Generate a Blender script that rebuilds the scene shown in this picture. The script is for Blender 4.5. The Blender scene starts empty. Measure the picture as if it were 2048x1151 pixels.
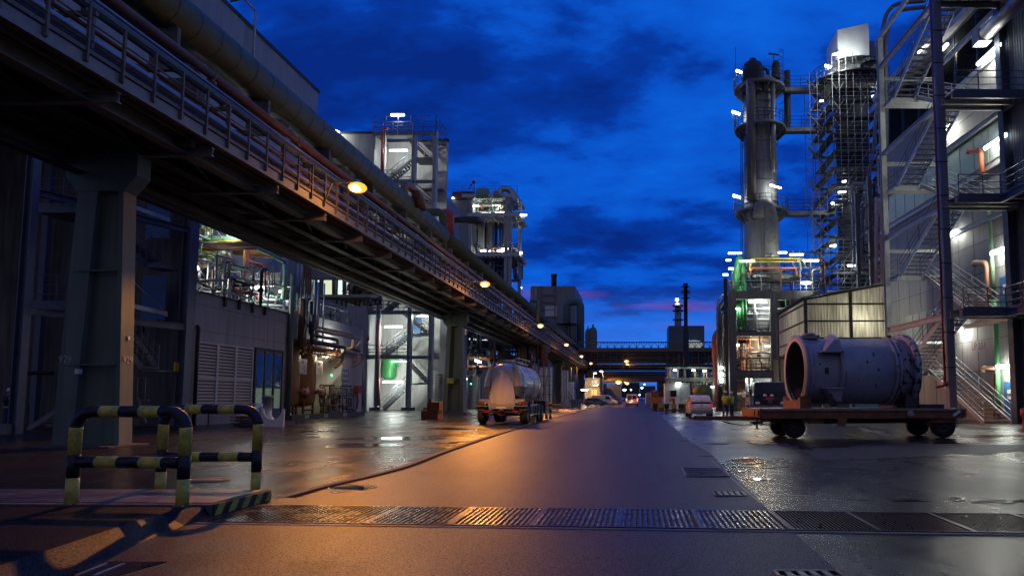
import bpy, math, random
from mathutils import Vector, Matrix
random.seed(7)
R = math.radians; PI = math.pi
SC = bpy.context.scene
COL = SC.collection
# ---------------------------------------------------------------- camera
F = 1400.0; PX = 1235.0; PY = 677.0; CH = 1.38; VX = 1275.0; HZ = 795.0
cam = bpy.data.cameras.new('camera'); cam_o = bpy.data.objects.new('camera', cam); COL.objects.link(cam_o)
cam.sensor_width = 36; cam.lens = F*36/2048
cam.shift_x = -(PX-1024)/2048; cam.shift_y = (PY-575.5)/2048
cam.clip_end = 5000; cam.clip_start = 0.05
cam_o.location = (0, 0, CH)
cam_o.rotation_euler = (R(90)+math.atan((HZ-PY)/F), 0, math.atan((VX-PX)/F))
SC.camera = cam_o
RM = cam_o.rotation_euler.to_matrix()
def ray(px, py): return RM @ Vector(((px-PX)/F, (PY-py)/F, -1))
def W(px, py, Y):                       # world point seen at a pixel, at depth Y
    d = ray(px, py); return Vector((0, 0, CH)) + d*(Y/d.y)
def G(px, py, z=0.0):                   # ground point seen at a pixel
    d = ray(px, py); return Vector((0, 0, CH)) + d*((z-CH)/d.z)
def XP(px, py, X):
    d = ray(px, py); return Vector((0, 0, CH)) + d*(X/d.x)
# ---------------------------------------------------------------- materials
MATS = {}
def mat(name, col, rough=0.6, metal=0.0, var=0.25, scale=1.5, bump=0.0, bscale=30, streak=0.0, spec=0.5, emit=None, es=0.0, coat=0.0, rvar=0.1):
    if name in MATS: return MATS[name]
    m = bpy.data.materials.new(name); m.use_nodes = True
    nt = m.node_tree; N = nt.nodes; L = nt.links
    b = N['Principled BSDF']
    b.inputs['Roughness'].default_value = rough; b.inputs['Metallic'].default_value = metal
    b.inputs['Specular IOR Level'].default_value = spec
    b.inputs['Coat Weight'].default_value = coat
    c = (col[0], col[1], col[2], 1)
    b.inputs['Base Color'].default_value = c
    if emit:
        b.inputs['Emission Color'].default_value = (*emit, 1); b.inputs['Emission Strength'].default_value = es
    if var > 0:
        tc = N.new('ShaderNodeTexCoord')
        n = N.new('ShaderNodeTexNoise'); n.inputs['Scale'].default_value = scale; n.inputs['Detail'].default_value = 6; n.inputs['Roughness'].default_value = .65
        mp = N.new('ShaderNodeMapping'); mp.inputs['Scale'].default_value = (1, 1, .35 if streak else 1)
        L.new(tc.outputs['Object'], mp.inputs[0]); L.new(mp.outputs[0], n.inputs['Vector'])
        mr = N.new('ShaderNodeMapRange'); mr.inputs[1].default_value = .3; mr.inputs[2].default_value = .72
        mr.inputs[3].default_value = 1-var; mr.inputs[4].default_value = 1+var*.6
        L.new(n.outputs[0], mr.inputs[0]); last = mr.outputs[0]
        if streak:
            n2 = N.new('ShaderNodeTexNoise'); n2.inputs['Scale'].default_value = 1; n2.inputs['Detail'].default_value = 4
            m2 = N.new('ShaderNodeMapping'); m2.inputs['Scale'].default_value = (5, 5, .3)
            L.new(tc.outputs['Object'], m2.inputs[0]); L.new(m2.outputs[0], n2.inputs['Vector'])
            r2 = N.new('ShaderNodeMapRange'); r2.inputs[1].default_value = .35; r2.inputs[2].default_value = .7
            r2.inputs[3].default_value = 1; r2.inputs[4].default_value = 1-streak
            L.new(n2.outputs[0], r2.inputs[0])
            mm = N.new('ShaderNodeMath'); mm.operation = 'MULTIPLY'; L.new(last, mm.inputs[0]); L.new(r2.outputs[0], mm.inputs[1]); last = mm.outputs[0]
        vm = N.new('ShaderNodeVectorMath'); vm.operation = 'SCALE'; vm.inputs[0].default_value = col
        L.new(last, vm.inputs['Scale']); L.new(vm.outputs[0], b.inputs['Base Color'])
        rr = N.new('ShaderNodeMapRange'); rr.inputs[1].default_value = .3; rr.inputs[2].default_value = .7
        rr.inputs[3].default_value = max(.04, rough-rvar); rr.inputs[4].default_value = min(1, rough+rvar)
        L.new(n.outputs[0], rr.inputs[0]); L.new(rr.outputs[0], b.inputs['Roughness'])
    if bump > 0:
        tc2 = N.new('ShaderNodeTexCoord')
        nb = N.new('ShaderNodeTexNoise'); nb.inputs['Scale'].default_value = bscale; nb.inputs['Detail'].default_value = 4
        bp = N.new('ShaderNodeBump'); bp.inputs['Strength'].default_value = bump; bp.inputs['Distance'].default_value = .02
        L.new(tc2.outputs['Object'], nb.inputs['Vector']); L.new(nb.outputs[0], bp.inputs['Height']); L.new(bp.outputs[0], b.inputs['Normal'])
    MATS[name] = m; return m
def emat(name, col, s):
    if name in MATS: return MATS[name]
    m = bpy.data.materials.new(name); m.use_nodes = True; nt = m.node_tree
    nt.nodes.clear(); e = nt.nodes.new('ShaderNodeEmission'); o = nt.nodes.new('ShaderNodeOutputMaterial')
    e.inputs[0].default_value = (*col, 1); e.inputs[1].default_value = s; nt.links.new(e.outputs[0], o.inputs[0])
    MATS[name] = m; return m
M = dict(
 concrete = mat('concrete', (.24,.235,.22), .8, var=.35, scale=1.2, streak=.35, bump=.3),
 darkcon = mat('dark_concrete', (.12,.115,.105), .85, var=.4, scale=1, streak=.4, bump=.3),
 facade = mat('facade_panel', (.33,.33,.325), .7, var=.2, scale=.5, streak=.2),
 greyfac = mat('grey_facade', (.46,.46,.47), .75, var=.22, scale=.7, streak=.25),
 whitefac = mat('white_facade', (.6,.6,.57), .7, var=.18, scale=.6, streak=.2),
 steel = mat('painted_steel', (.2,.21,.23), .5, .2, var=.25, scale=3),
 bluesteel = mat('blue_steel', (.10,.125,.18), .45, .1, var=.25, scale=3),
 galv = mat('galvanised_steel', (.42,.43,.44), .42, .7, var=.25, scale=4),
 paint = mat('pale_grey_steel', (.58,.60,.60), .45, .1, var=.15, scale=2, streak=.15),
 dark = mat('dark_steel', (.045,.045,.05), .55, .3, var=.3, scale=3),
 rackst = mat('rack_steel', (.19,.165,.14), .6, .2, var=.4, scale=2, streak=.3),
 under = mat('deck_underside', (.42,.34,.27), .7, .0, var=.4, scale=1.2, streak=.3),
 rackedge = mat('rack_edge_channel', (.30,.29,.26), .6, .1, var=.35, scale=2),
 tealcon = mat('green_grey_paint', (.15,.20,.165), .6, .0, var=.3, scale=1.5, streak=.25, bump=.2),
 bigpipe = mat('green_duct_paint', (.095,.105,.045), .6, .05, var=.22, scale=1, bump=.15, bscale=60),
 teal = mat('teal_pipe', (.16,.23,.22), .5, .1, var=.25),
 brown = mat('red_oxide_pipe', (.32,.17,.12), .5, .1, var=.3),
 purple = mat('primer_pipe', (.25,.15,.15), .5, .1, var=.3),
 insul = mat('aluminium_cladding', (.5,.5,.5), .38, .85, var=.2, scale=2),
 rust = mat('rusty_steel', (.24,.095,.035), .8, .1, var=.5, scale=4, bump=.3),
 orange = mat('orange_vessel', (.36,.17,.05), .5, 0, var=.3, scale=2, streak=.3),
 green = mat('green_pipe', (.04,.24,.07), .4, 0, var=.2),
 palegreen = mat('pale_green_pipe', (.22,.42,.28), .45, 0, var=.2),
 yellow = mat('yellow_paint', (.6,.47,.06), .5, 0, var=.35, scale=6),
 yellowg = mat('worn_yellow_paint', (.74,.62,.10), .5, 0, var=.55, scale=9, bump=.15),
 black = mat('black_paint', (.012,.012,.014), .45, 0, var=.3, scale=6),
 red = mat('red_paint', (.45,.05,.04), .45, 0, var=.2),
 redor = mat('orange_red_pipe', (.8,.22,.10), .45, 0, var=.2),
 peach = mat('peach_pipe', (.75,.42,.28), .45, 0, var=.2),
 salmon = mat('salmon_duct', (.5,.16,.11), .55, 0, var=.3),
 blue = mat('blue_paint', (.04,.16,.38), .45, 0, var=.2),
 white = mat('white_paint', (.75,.75,.73), .5, 0, var=.12),
 tank = mat('tanker_white', (.50,.49,.49), .30, .1, var=.12, scale=1.5, coat=.3, streak=.15),
 tankgrey = mat('tanker_grey', (.3,.28,.26), .35, .1, var=.2),
 tankp = mat('tanker_panel', (.72,.70,.68), .35, .05, var=.12, scale=1.5, coat=.2, streak=.15),
 tread = mat('grating_tread', (.10,.10,.105), .6, .2, var=.3),
 tyre = mat('tyre_rubber', (.018,.018,.018), .75, 0, var=.3, scale=10),
 glass = mat('dark_glass', (.01,.012,.015), .08, 0, var=0),
 barrel = mat('pale_blue_shell', (.28,.30,.42), .5, .05, var=.22, scale=1.2, streak=.1, bump=.1, bscale=12),
 tarp = mat('pale_tarpaulin', (.8,.8,.82), .5, 0, var=.3, scale=2, bump=.8, bscale=5),
 wood = mat('weathered_wood', (.25,.15,.08), .8, 0, var=.4, scale=5),
 skin = mat('skin', (.4,.24,.17), .6, 0, var=0),
 hivis = mat('hivis_cloth', (.5,.55,.08), .8, 0, var=.15, scale=10),
 navy = mat('navy_cloth', (.03,.05,.12), .85, 0, var=.2, scale=10),
 wall2 = mat('stained_wall', (.20,.18,.17), .9, 0, var=.6, scale=.6, streak=.5, bump=.3),
 mesh = mat('window_blind', (.3,.38,.36), .5, 0, var=.1),
 tubeon = emat('fluorescent_tube', (.93,1,.93), 14),
 sodium = emat('sodium_bulb', (1,.66,.22), 14),
 sodface = emat('sodium_glow', (1,.30,.02), 2.6),
 winlit = emat('lit_window', (.75,.95,.85), 1.1),
 winlit2 = emat('lit_window_warm', (.8,.9,.6), .9),
)
# ---------------------------------------------------------------- mesh builder
class MB:
    def __init__(s): s.v = []; s.f = []; s.s = []; s.m = []
    def add(s, vs, fs, smooth=False, mi=0):
        o = len(s.v); s.v += [Vector(v) for v in vs]
        for f in fs: s.f.append([i+o for i in f]); s.s.append(smooth); s.m.append(mi)
        return s
    def box(s, a, b, mi=0):
        x0,x1 = sorted((a[0],b[0])); y0,y1 = sorted((a[1],b[1])); z0,z1 = sorted((a[2],b[2]))
        return s.add([(x0,y0,z0),(x1,y0,z0),(x1,y1,z0),(x0,y1,z0),(x0,y0,z1),(x1,y0,z1),(x1,y1,z1),(x0,y1,z1)],
              [(0,3,2,1),(4,5,6,7),(0,1,5,4),(1,2,6,5),(2,3,7,6),(3,0,4,7)], mi=mi)
    def bar(s, p, q, w, h=None, up=(0,0,1), mi=0):     # rectangular bar p->q
        p = Vector(p); q = Vector(q); h = h or w
        d = (q-p).normalized(); u = Vector(up)
        if abs(d.dot(u)) > .99: u = Vector((0,1,0))
        a = d.cross(u).normalized(); c = a.cross(d).normalized(); a *= w/2; c *= h/2
        vs = [p-a-c, p+a-c, p+a+c, p-a+c, q-a-c, q+a-c, q+a+c, q-a+c]
        return s.add(vs, [(0,1,2,3),(7,6,5,4),(0,4,5,1),(1,5,6,2),(2,6,7,3),(3,7,4,0)], mi=mi)
    def ibeam(s, p, q, w, h, t=.03, up=(0,0,1), mi=0):
        p = Vector(p); q = Vector(q); d = (q-p).normalized(); u = Vector(up)
        if abs(d.dot(u)) > .99: u = Vector((0,1,0))
        a = d.cross(u).normalized(); c = a.cross(d).normalized()
        s.bar(p+c*(h/2-t/2), q+c*(h/2-t/2), w, t, up, mi); s.bar(p-c*(h/2-t/2), q-c*(h/2-t/2), w, t, up, mi)
        return s.bar(p, q, t, h-2*t, up, mi)
    def tube(s, pts, r, n=8, cap=True, mi=0, radii=None, closed=False):
        P = [Vector(p) for p in pts]; k = len(P); rings = []
        prev = None
        for i in range(k):
            if closed: d = (P[(i+1)%k]-P[i-1])
            else: d = (P[min(i+1,k-1)]-P[max(i-1,0)])
            if d.length < 1e-9: d = Vector((0,0,1))
            d.normalize()
            if prev is None:
                u = Vector((0,0,1)) if abs(d.z) < .95 else Vector((1,0,0))
                a = d.cross(u).normalized()
            else:
                a = prev - d*prev.dot(d)
                a = a.normalized() if a.length > 1e-6 else d.orthogonal().normalized()
            prev = a; c = d.cross(a)
            rr = radii[i] if radii else r
            if 0 < i < k-1 and not radii:
                d1 = (P[i]-P[i-1]).normalized(); d2 = (P[i+1]-P[i]).normalized()
                cs = max(.5, math.sqrt(max(0,(1+d1.dot(d2))/2)))
            rings.append([P[i]+(a*math.cos(2*PI*j/n)+c*math.sin(2*PI*j/n))*rr for j in range(n)])
        vs = [v for ring in rings for v in ring]; fs = []
        for i in range(k if closed else k-1):
            for j in range(n):
                i2 = (i+1)%k
                fs.append((i*n+j, i*n+(j+1)%n, i2*n+(j+1)%n, i2*n+j))
        s.add(vs, fs, True, mi)
        if cap and not closed:
            o = len(s.v)-len(vs)
            s.f.append([o+j for j in range(n)][::-1]); s.s.append(False); s.m.append(mi)
            s.f.append([o+(k-1)*n+j for j in range(n)]); s.s.append(False); s.m.append(mi)
        return s
    def pipe(s, pts, r, n=10, br=None, mi=0, cap=True):       # tube with rounded bends
        P = [Vector(p) for p in pts]; br = br or r*2.2; out = [P[0]]
        for i in range(1, len(P)-1):
            a = P[i-1]-P[i]; b = P[i+1]-P[i]; L = min(br, a.length*.48, b.length*.48)
            a.normalize(); b.normalize(); A = P[i]+a*L; B = P[i]+b*L
            for t in range(6):
                t = t/5; out.append(A*(1-t)**2 + P[i]*2*t*(1-t) + B*t*t)
        out.append(P[-1]); return s.tube(out, r, n, cap, mi)
    def cyl(s, p, q, r, n=12, mi=0, r2=None):
        return s.tube([p, q], r, n, True, mi, radii=[r, r if r2 is None else r2])
    def lathe(s, prof, c=(0,0,0), axis='Z', n=24, mi=0, smooth=True, a0=0, a1=2*PI):
        c = Vector(c); full = abs(a1-a0-2*PI) < 1e-6; m = n if full else n+1; vs = []
        for (r, h) in prof:
            for j in range(m):
                a = a0+(a1-a0)*j/n
                x, y = r*math.cos(a), r*math.sin(a)
                vs.append(c + (Vector((x,y,h)) if axis=='Z' else Vector((h,x,y)) if axis=='X' else Vector((x,h,y))))
        fs = []
        for i in range(len(prof)-1):
            for j in range(n):
                j2 = (j+1)%m
                fs.append((i*m+j, i*m+j2, (i+1)*m+j2, (i+1)*m+j))
        return s.add(vs, fs, smooth, mi)
    def sph(s, c, r, n=12, mi=0, sc=(1,1,1)):
        k = n//2; vs = []; c = Vector(c)
        for i in range(k+1):
            t = PI*i/k
            for j in range(n):
                a = 2*PI*j/n; vs.append(c+Vector((r*sc[0]*math.sin(t)*math.cos(a), r*sc[1]*math.sin(t)*math.sin(a), r*sc[2]*math.cos(t))))
        return s.add(vs, [(i*n+j, (i+1)*n+j, (i+1)*n+(j+1)%n, i*n+(j+1)%n) for i in range(k) for j in range(n)], True, mi)
    def prism(s, poly, ax, h0, h1, mi=0):      # poly in the two other axes, extruded along ax
        def mk(u, v, h): return {'X':(h,u,v), 'Y':(u,h,v), 'Z':(u,v,h)}[ax]
        n = len(poly); vs = [mk(u,v,h0) for u,v in poly]+[mk(u,v,h1) for u,v in poly]
        fs = [tuple(range(n))[::-1], tuple(range(n,2*n))]+[(i,(i+1)%n,n+(i+1)%n,n+i) for i in range(n)]
        return s.add(vs, fs, mi=mi)
    def loft(s, rings, mi=0, smooth=True, cap=True):
        n = len(rings[0]); vs = [v for r in rings for v in r]
        s.add(vs, [(i*n+j, i*n+(j+1)%n, (i+1)*n+(j+1)%n, (i+1)*n+j) for i in range(len(rings)-1) for j in range(n)], smooth, mi)
        if cap:
            o = len(s.v)-len(vs)
            s.f += [[o+j for j in range(n)][::-1], [o+len(vs)-n+j for j in range(n)]]; s.s += [False]*2; s.m += [mi]*2
        return s
    def wheel(s, r, w, c=(0,0,0)):   # flanged hand wheel placeholder disc ring, facing +X
        return s
def mesh_of(name, mb, mats, off=(0,0,0)):
    me = bpy.data.meshes.new(name); o = Vector(off)
    me.from_pydata([v-o for v in mb.v], [], mb.f)
    for m in (mats if isinstance(mats, (list, tuple)) else [mats]): me.materials.append(m)
    me.polygons.foreach_set('use_smooth', mb.s); me.polygons.foreach_set('material_index', mb.m)
    me.update(); 
    import bmesh as _b
    bm = _b.new(); bm.from_mesh(me); _b.ops.recalc_face_normals(bm, faces=bm.faces); bm.to_mesh(me); bm.free()
    return me
LABELS = {}
def thing(name, label, cat, loc=(0,0,0), rz=0, group=None):
    o = bpy.data.objects.new(name, None); COL.objects.link(o); o.location = loc; o.rotation_euler = (0,0,rz)
    o.empty_display_size = .3
    o['label'] = label; o['category'] = cat
    if group: o['group'] = group
    o['_w'] = 1
    return o
def part(name, mb, mats, parent, world=False, label=None):
    # world=True: the vertices are world coordinates (the parent thing is unrotated)
    off = (0,0,0)
    if world:
        p = parent
        off = Vector((0,0,0))
        while p is not None: off = off + Vector(p.location); p = p.parent
    if name == 'stair_flight' and not isinstance(mats, list): mats = [mats, M['tread']]
    o = bpy.data.objects.new(name, mesh_of(name, mb, mats, off)); COL.objects.link(o); o.parent = parent
    if label: o['label'] = label
    return o
def solo(name, mb, mats, label, cat, group=None, base=None):
    off = base if base is not None else (0,0,0)
    o = bpy.data.objects.new(name, mesh_of(name, mb, mats, off)); COL.objects.link(o); o.location = off
    o['label'] = label; o['category'] = cat
    if group: o['group'] = group
    return o
def struct(name, mb, mats):
    o = bpy.data.objects.new(name, mesh_of(name, mb, mats)); COL.objects.link(o); o['kind'] = 'structure'; return o
def copytree(o, parent=None):
    c = o.copy(); COL.objects.link(c); c.parent = parent
    for ch in list(o.children): copytree(ch, c)
    return c
ORD = ['first','second','third','fourth','fifth','sixth','seventh','eighth','ninth','tenth','eleventh','twelfth','thirteenth','fourteenth','fifteenth','sixteenth']
def lamp(name, loc, power, col=(.93,1,.93), r=.12, kind='POINT', rot=None, size=1.0, size_y=.1, spot=None, parent=None):
    l = bpy.data.lights.new(name, kind); l.energy = power; l.color = col
    if kind in ('POINT','SPOT'): l.shadow_soft_size = r
    if kind == 'AREA': l.shape = 'RECTANGLE'; l.size = size; l.size_y = size_y
    if kind == 'SPOT': l.spot_size = spot or R(150); l.spot_blend = .18
    o = bpy.data.objects.new(name, l); COL.objects.link(o); o.location = loc
    if rot: o.rotation_euler = rot
    if parent is not None:
        o.parent = parent; o.location = Vector(loc)-Vector(parent.location)
    return o
def textobj(name, txt, loc, size, rot, m, parent, align='CENTER', ext=.002, xs=1.0):
    c = bpy.data.curves.new(name, 'FONT'); c.body = txt; c.size = size; c.align_x = align; c.align_y = 'CENTER'; c.extrude = ext
    tmp = bpy.data.objects.new(name+'_tmp', c); COL.objects.link(tmp)
    me = bpy.data.meshes.new_from_object(tmp); bpy.data.objects.remove(tmp)
    me.materials.clear(); me.materials.append(m)
    o = bpy.data.objects.new(name, me); COL.objects.link(o); o.location = Vector(loc)
    o.rotation_euler = rot; o.scale = (xs,1,1); o.parent = parent
    return o
# railing along a polyline: rails in mb_r, posts in list
def railing(pts, h=1.1, sp=1.5, r=.022, n=5, rails=3, toe=True):
    mr = MB(); posts = []
    P = [Vector(p) for p in pts]
    for k in range(rails):
        z = h*(k+1)/rails
        for a, b in zip(P[:-1], P[1:]): mr.tube([a+Vector((0,0,z)), b+Vector((0,0,z))], r, n, False)
    for a, b in zip(P[:-1], P[1:]):
        L = (b-a).length; m = max(1, round(L/sp))
        for i in range(m+1):
            q = a+(b-a)*(i/m)
            posts.append((q, q+Vector((0,0,h))))
        if toe: mr.bar(a+Vector((0,0,.06)), b+Vector((0,0,.06)), .01, .1)
    return mr, posts
def add_rail(parent, pts, m, h=1.1, sp=1.5, r=.022, world=True, toe=True, rails=3, name='railing'):
    mr, posts = railing(pts, h, sp, r, toe=toe, rails=rails)
    for a, b in posts: mr.tube([a, b], r*1.15, 5, False)
    return part(name, mr, m, parent, world)
def flight(p0, p1, wv, n, st=.26, t=.05):    # stair flight p0 (bottom) to p1 (top); wv = width vector
    mb = MB(); p0 = Vector(p0); p1 = Vector(p1); wv = Vector(wv)
    for s in (0, 1):
        mb.bar(p0+wv*s, p1+wv*s, t, st)
    d = (p1-p0); run = Vector((d.x, d.y, 0))/n; tr = run.normalized()*.26
    for i in range(n):
        q = p0+d*((i+.5)/n)
        mb.add([q-tr/2, q+tr/2, q+tr/2+wv, q-tr/2+wv, q-tr/2-Vector((0,0,.04)), q+tr/2-Vector((0,0,.04)), q+tr/2+wv-Vector((0,0,.04)), q-tr/2+wv-Vector((0,0,.04))],
               [(0,1,2,3),(7,6,5,4),(0,4,5,1),(1,5,6,2),(2,6,7,3),(3,7,4,0)], mi=1)
    return mb
def tubelamp(p, L=1.3, axis=(1,0,0), power=80, label='', post=None, mount=None, col=(.93,1,.93), emit='tubeon', group=None, r=.06, drop=.16, noL=False):
    """fluorescent fitting: housing, tube, (post); own light just below"""
    p = Vector(p); a = Vector(axis).normalized()*L/2
    base = p if post is None else Vector(post)
    t = thing('tube_lamp', label, 'lamp', base, group=group)
    part('tube', MB().tube([p-a, p+a], r, 8), M[emit], t, True)
    h = MB().bar(p-a*1.06+Vector((0,0,r+.03)), p+a*1.06+Vector((0,0,r+.03)), .16, .05)
    part('housing', h, M['paint'], t, True)
    if post is not None:
        part('post', MB().pipe([post, (post[0],post[1],p.z+.25), (p.x,p.y,p.z+.25), (p.x,p.y,p.z+.06)], .03, 6), M['galv'], t, True)
    if not noL: lamp('tube_light', p-Vector((0,0,drop)), power, col, r=.15, parent=t)
    return t

def phit(px, py, P0, n):                # ray through a pixel against a plane
    d = ray(px, py); o = Vector((0,0,CH)); n = Vector(n); return o + d*((Vector(P0)-o).dot(n)/d.dot(n))
# ================================================================ world, render settings
def world():
    w = bpy.data.worlds.new("World"); SC.world = w; w.use_nodes = True; nt = w.node_tree; N = nt.nodes; L = nt.links
    N.clear(); out = N.new('ShaderNodeOutputWorld'); bg = N.new('ShaderNodeBackground'); L.new(bg.outputs[0], out.inputs[0])
    tc = N.new('ShaderNodeTexCoord'); sp = N.new('ShaderNodeSeparateXYZ'); L.new(tc.outputs['Generated'], sp.inputs[0])
    def math_(op, a, b=None, clamp=False):
        n = N.new('ShaderNodeMath'); n.operation = op; n.use_clamp = clamp
        for i, v in enumerate((a, b)):
            if v is None: continue
            if isinstance(v, (int, float)): n.inputs[i].default_value = v
            else: L.new(v, n.inputs[i])
        return n.outputs[0]
    z = math_('MAXIMUM', sp.outputs[2], 0.0)
    den = math_('ADD', z, .22)
    u = math_('DIVIDE', sp.outputs[0], den); v = math_('DIVIDE', sp.outputs[1], den)
    cv = N.new('ShaderNodeCombineXYZ'); L.new(u, cv.inputs[0]); L.new(v, cv.inputs[1])
    mp = N.new('ShaderNodeMapping'); L.new(cv.outputs[0], mp.inputs[0]); mp.inputs['Location'].default_value = (1.7, .35, 0); mp.inputs['Scale'].default_value = (.85, 1.15, 1)
    n1 = N.new('ShaderNodeTexNoise'); n1.inputs['Scale'].default_value = 1.9; n1.inputs['Detail'].default_value = 7; n1.inputs['Roughness'].default_value = .56; n1.inputs['Distortion'].default_value = .25
    L.new(mp.outputs[0], n1.inputs['Vector'])
    # a second, finer cloud layer and a slow rise and fall with height
    nf = N.new('ShaderNodeTexNoise'); nf.inputs['Scale'].default_value = 6.5; nf.inputs['Detail'].default_value = 5; nf.inputs['Roughness'].default_value = .6; L.new(mp.outputs[0], nf.inputs['Vector'])
    bz = N.new('ShaderNodeValToRGB'); L.new(z, bz.inputs[0]); q = bz.color_ramp.elements
    q[0].position = 0; q[0].color = (.62,)*3+(1,); q[1].position = .60; q[1].color = (.68,)*3+(1,)
    for ps, vl in ((.10,.60),(.15,.50),(.20,.44),(.25,.52),(.29,.42),(.36,.44),(.43,.54),(.50,.64)): q.new(ps).color = (vl,)*3+(1,)
    k1 = math_('MULTIPLY', math_('SUBTRACT', nf.outputs[0], .5), .40); k2 = math_('MULTIPLY', math_('SUBTRACT', bz.outputs[0], .5), .42)
    nsum = math_('ADD', math_('ADD', n1.outputs[0], k1), k2)
    cr = N.new('ShaderNodeValToRGB'); L.new(nsum, cr.inputs[0])
    e = cr.color_ramp.elements
    e[0].position = .34; e[0].color = (.002,.023,.215,1)
    e[1].position = .70; e[1].color = (.004,.125,.72,1)
    e.new(.45).color = (.002,.040,.345,1); e.new(.53).color = (.003,.083,.57,1)
    # brighter, paler band close to the horizon
    hz = N.new('ShaderNodeValToRGB'); L.new(z, hz.inputs[0]); h = hz.color_ramp.elements
    h[0].position = 0; h[0].color = (.035,.075,.14,1); h[1].position = .16; h[1].color = (0,0,0,1)
    h.new(.06).color = (.03,.08,.17,1)
    ad = N.new('ShaderNodeMix'); ad.data_type = 'RGBA'; ad.blend_type = 'ADD'; ad.inputs[0].default_value = 1
    L.new(cr.outputs[0], ad.inputs[6]); L.new(hz.outputs[0], ad.inputs[7])
    # thin pink streaks low in the sky straight ahead
    m2 = N.new('ShaderNodeMapping'); L.new(tc.outputs['Generated'], m2.inputs[0]); m2.inputs['Scale'].default_value = (2.2, 2.2, 30)
    n2 = N.new('ShaderNodeTexNoise'); n2.inputs['Scale'].default_value = 1.35; n2.inputs['Detail'].default_value = 4; L.new(m2.outputs[0], n2.inputs['Vector'])
    r2 = N.new('ShaderNodeMapRange'); r2.inputs[1].default_value = .53; r2.inputs[2].default_value = .68; L.new(n2.outputs[0], r2.inputs[0])
    bnd = N.new('ShaderNodeValToRGB'); L.new(z, bnd.inputs[0]); b = bnd.color_ramp.elements
    b[0].position = .085; b[0].color = (0,0,0,1); b[1].position = .17; b[1].color = (0,0,0,1); b.new(.12).color = (1,1,1,1); b.new(.145).color = (.8,.8,.8,1)
    fwd = N.new('ShaderNodeMapRange'); fwd.inputs[1].default_value = .75; fwd.inputs[2].default_value = .97; L.new(sp.outputs[1], fwd.inputs[0])
    k = math_('MULTIPLY', r2.outputs[0], bnd.outputs[0]); k = math_('MULTIPLY', k, fwd.outputs[0]); k = math_('MULTIPLY', k, .9)
    pk = N.new('ShaderNodeMix'); pk.data_type = 'RGBA'; L.new(k, pk.inputs[0]); L.new(ad.outputs[2], pk.inputs[6]); pk.inputs[7].default_value = (.16,.06,.36,1)
    # the western sky behind the photographer is paler and less blue
    bk = N.new('ShaderNodeMapRange'); bk.inputs[1].default_value = .15; bk.inputs[2].default_value = -.6; L.new(sp.outputs[1], bk.inputs[0])
    wb = N.new('ShaderNodeMix'); wb.data_type = 'RGBA'; L.new(bk.outputs[0], wb.inputs[0]); L.new(pk.outputs[2], wb.inputs[6]); wb.inputs[7].default_value = (.105,.11,.185,1)
    pk = wb
    L.new(pk.outputs[2], bg.inputs[0]); bg.inputs[1].default_value = 1.0
world()
SC.view_settings.view_transform = 'Standard'; SC.view_settings.look = 'None'; SC.view_settings.exposure = 0; SC.view_settings.gamma = 1
cy = SC.cycles
cy.use_denoising = True
try: cy.denoiser = 'OPENIMAGEDENOISE'
except Exception: pass
cy.max_bounces = 5; cy.diffuse_bounces = 2; cy.glossy_bounces = 3; cy.transmission_bounces = 3; cy.transparent_max_bounces = 6
cy.sample_clamp_indirect = 4; cy.sample_clamp_direct = 30; cy.caustics_reflective = False; cy.caustics_refractive = False; cy.blur_glossy = .5
cy.use_light_tree = True

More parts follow.
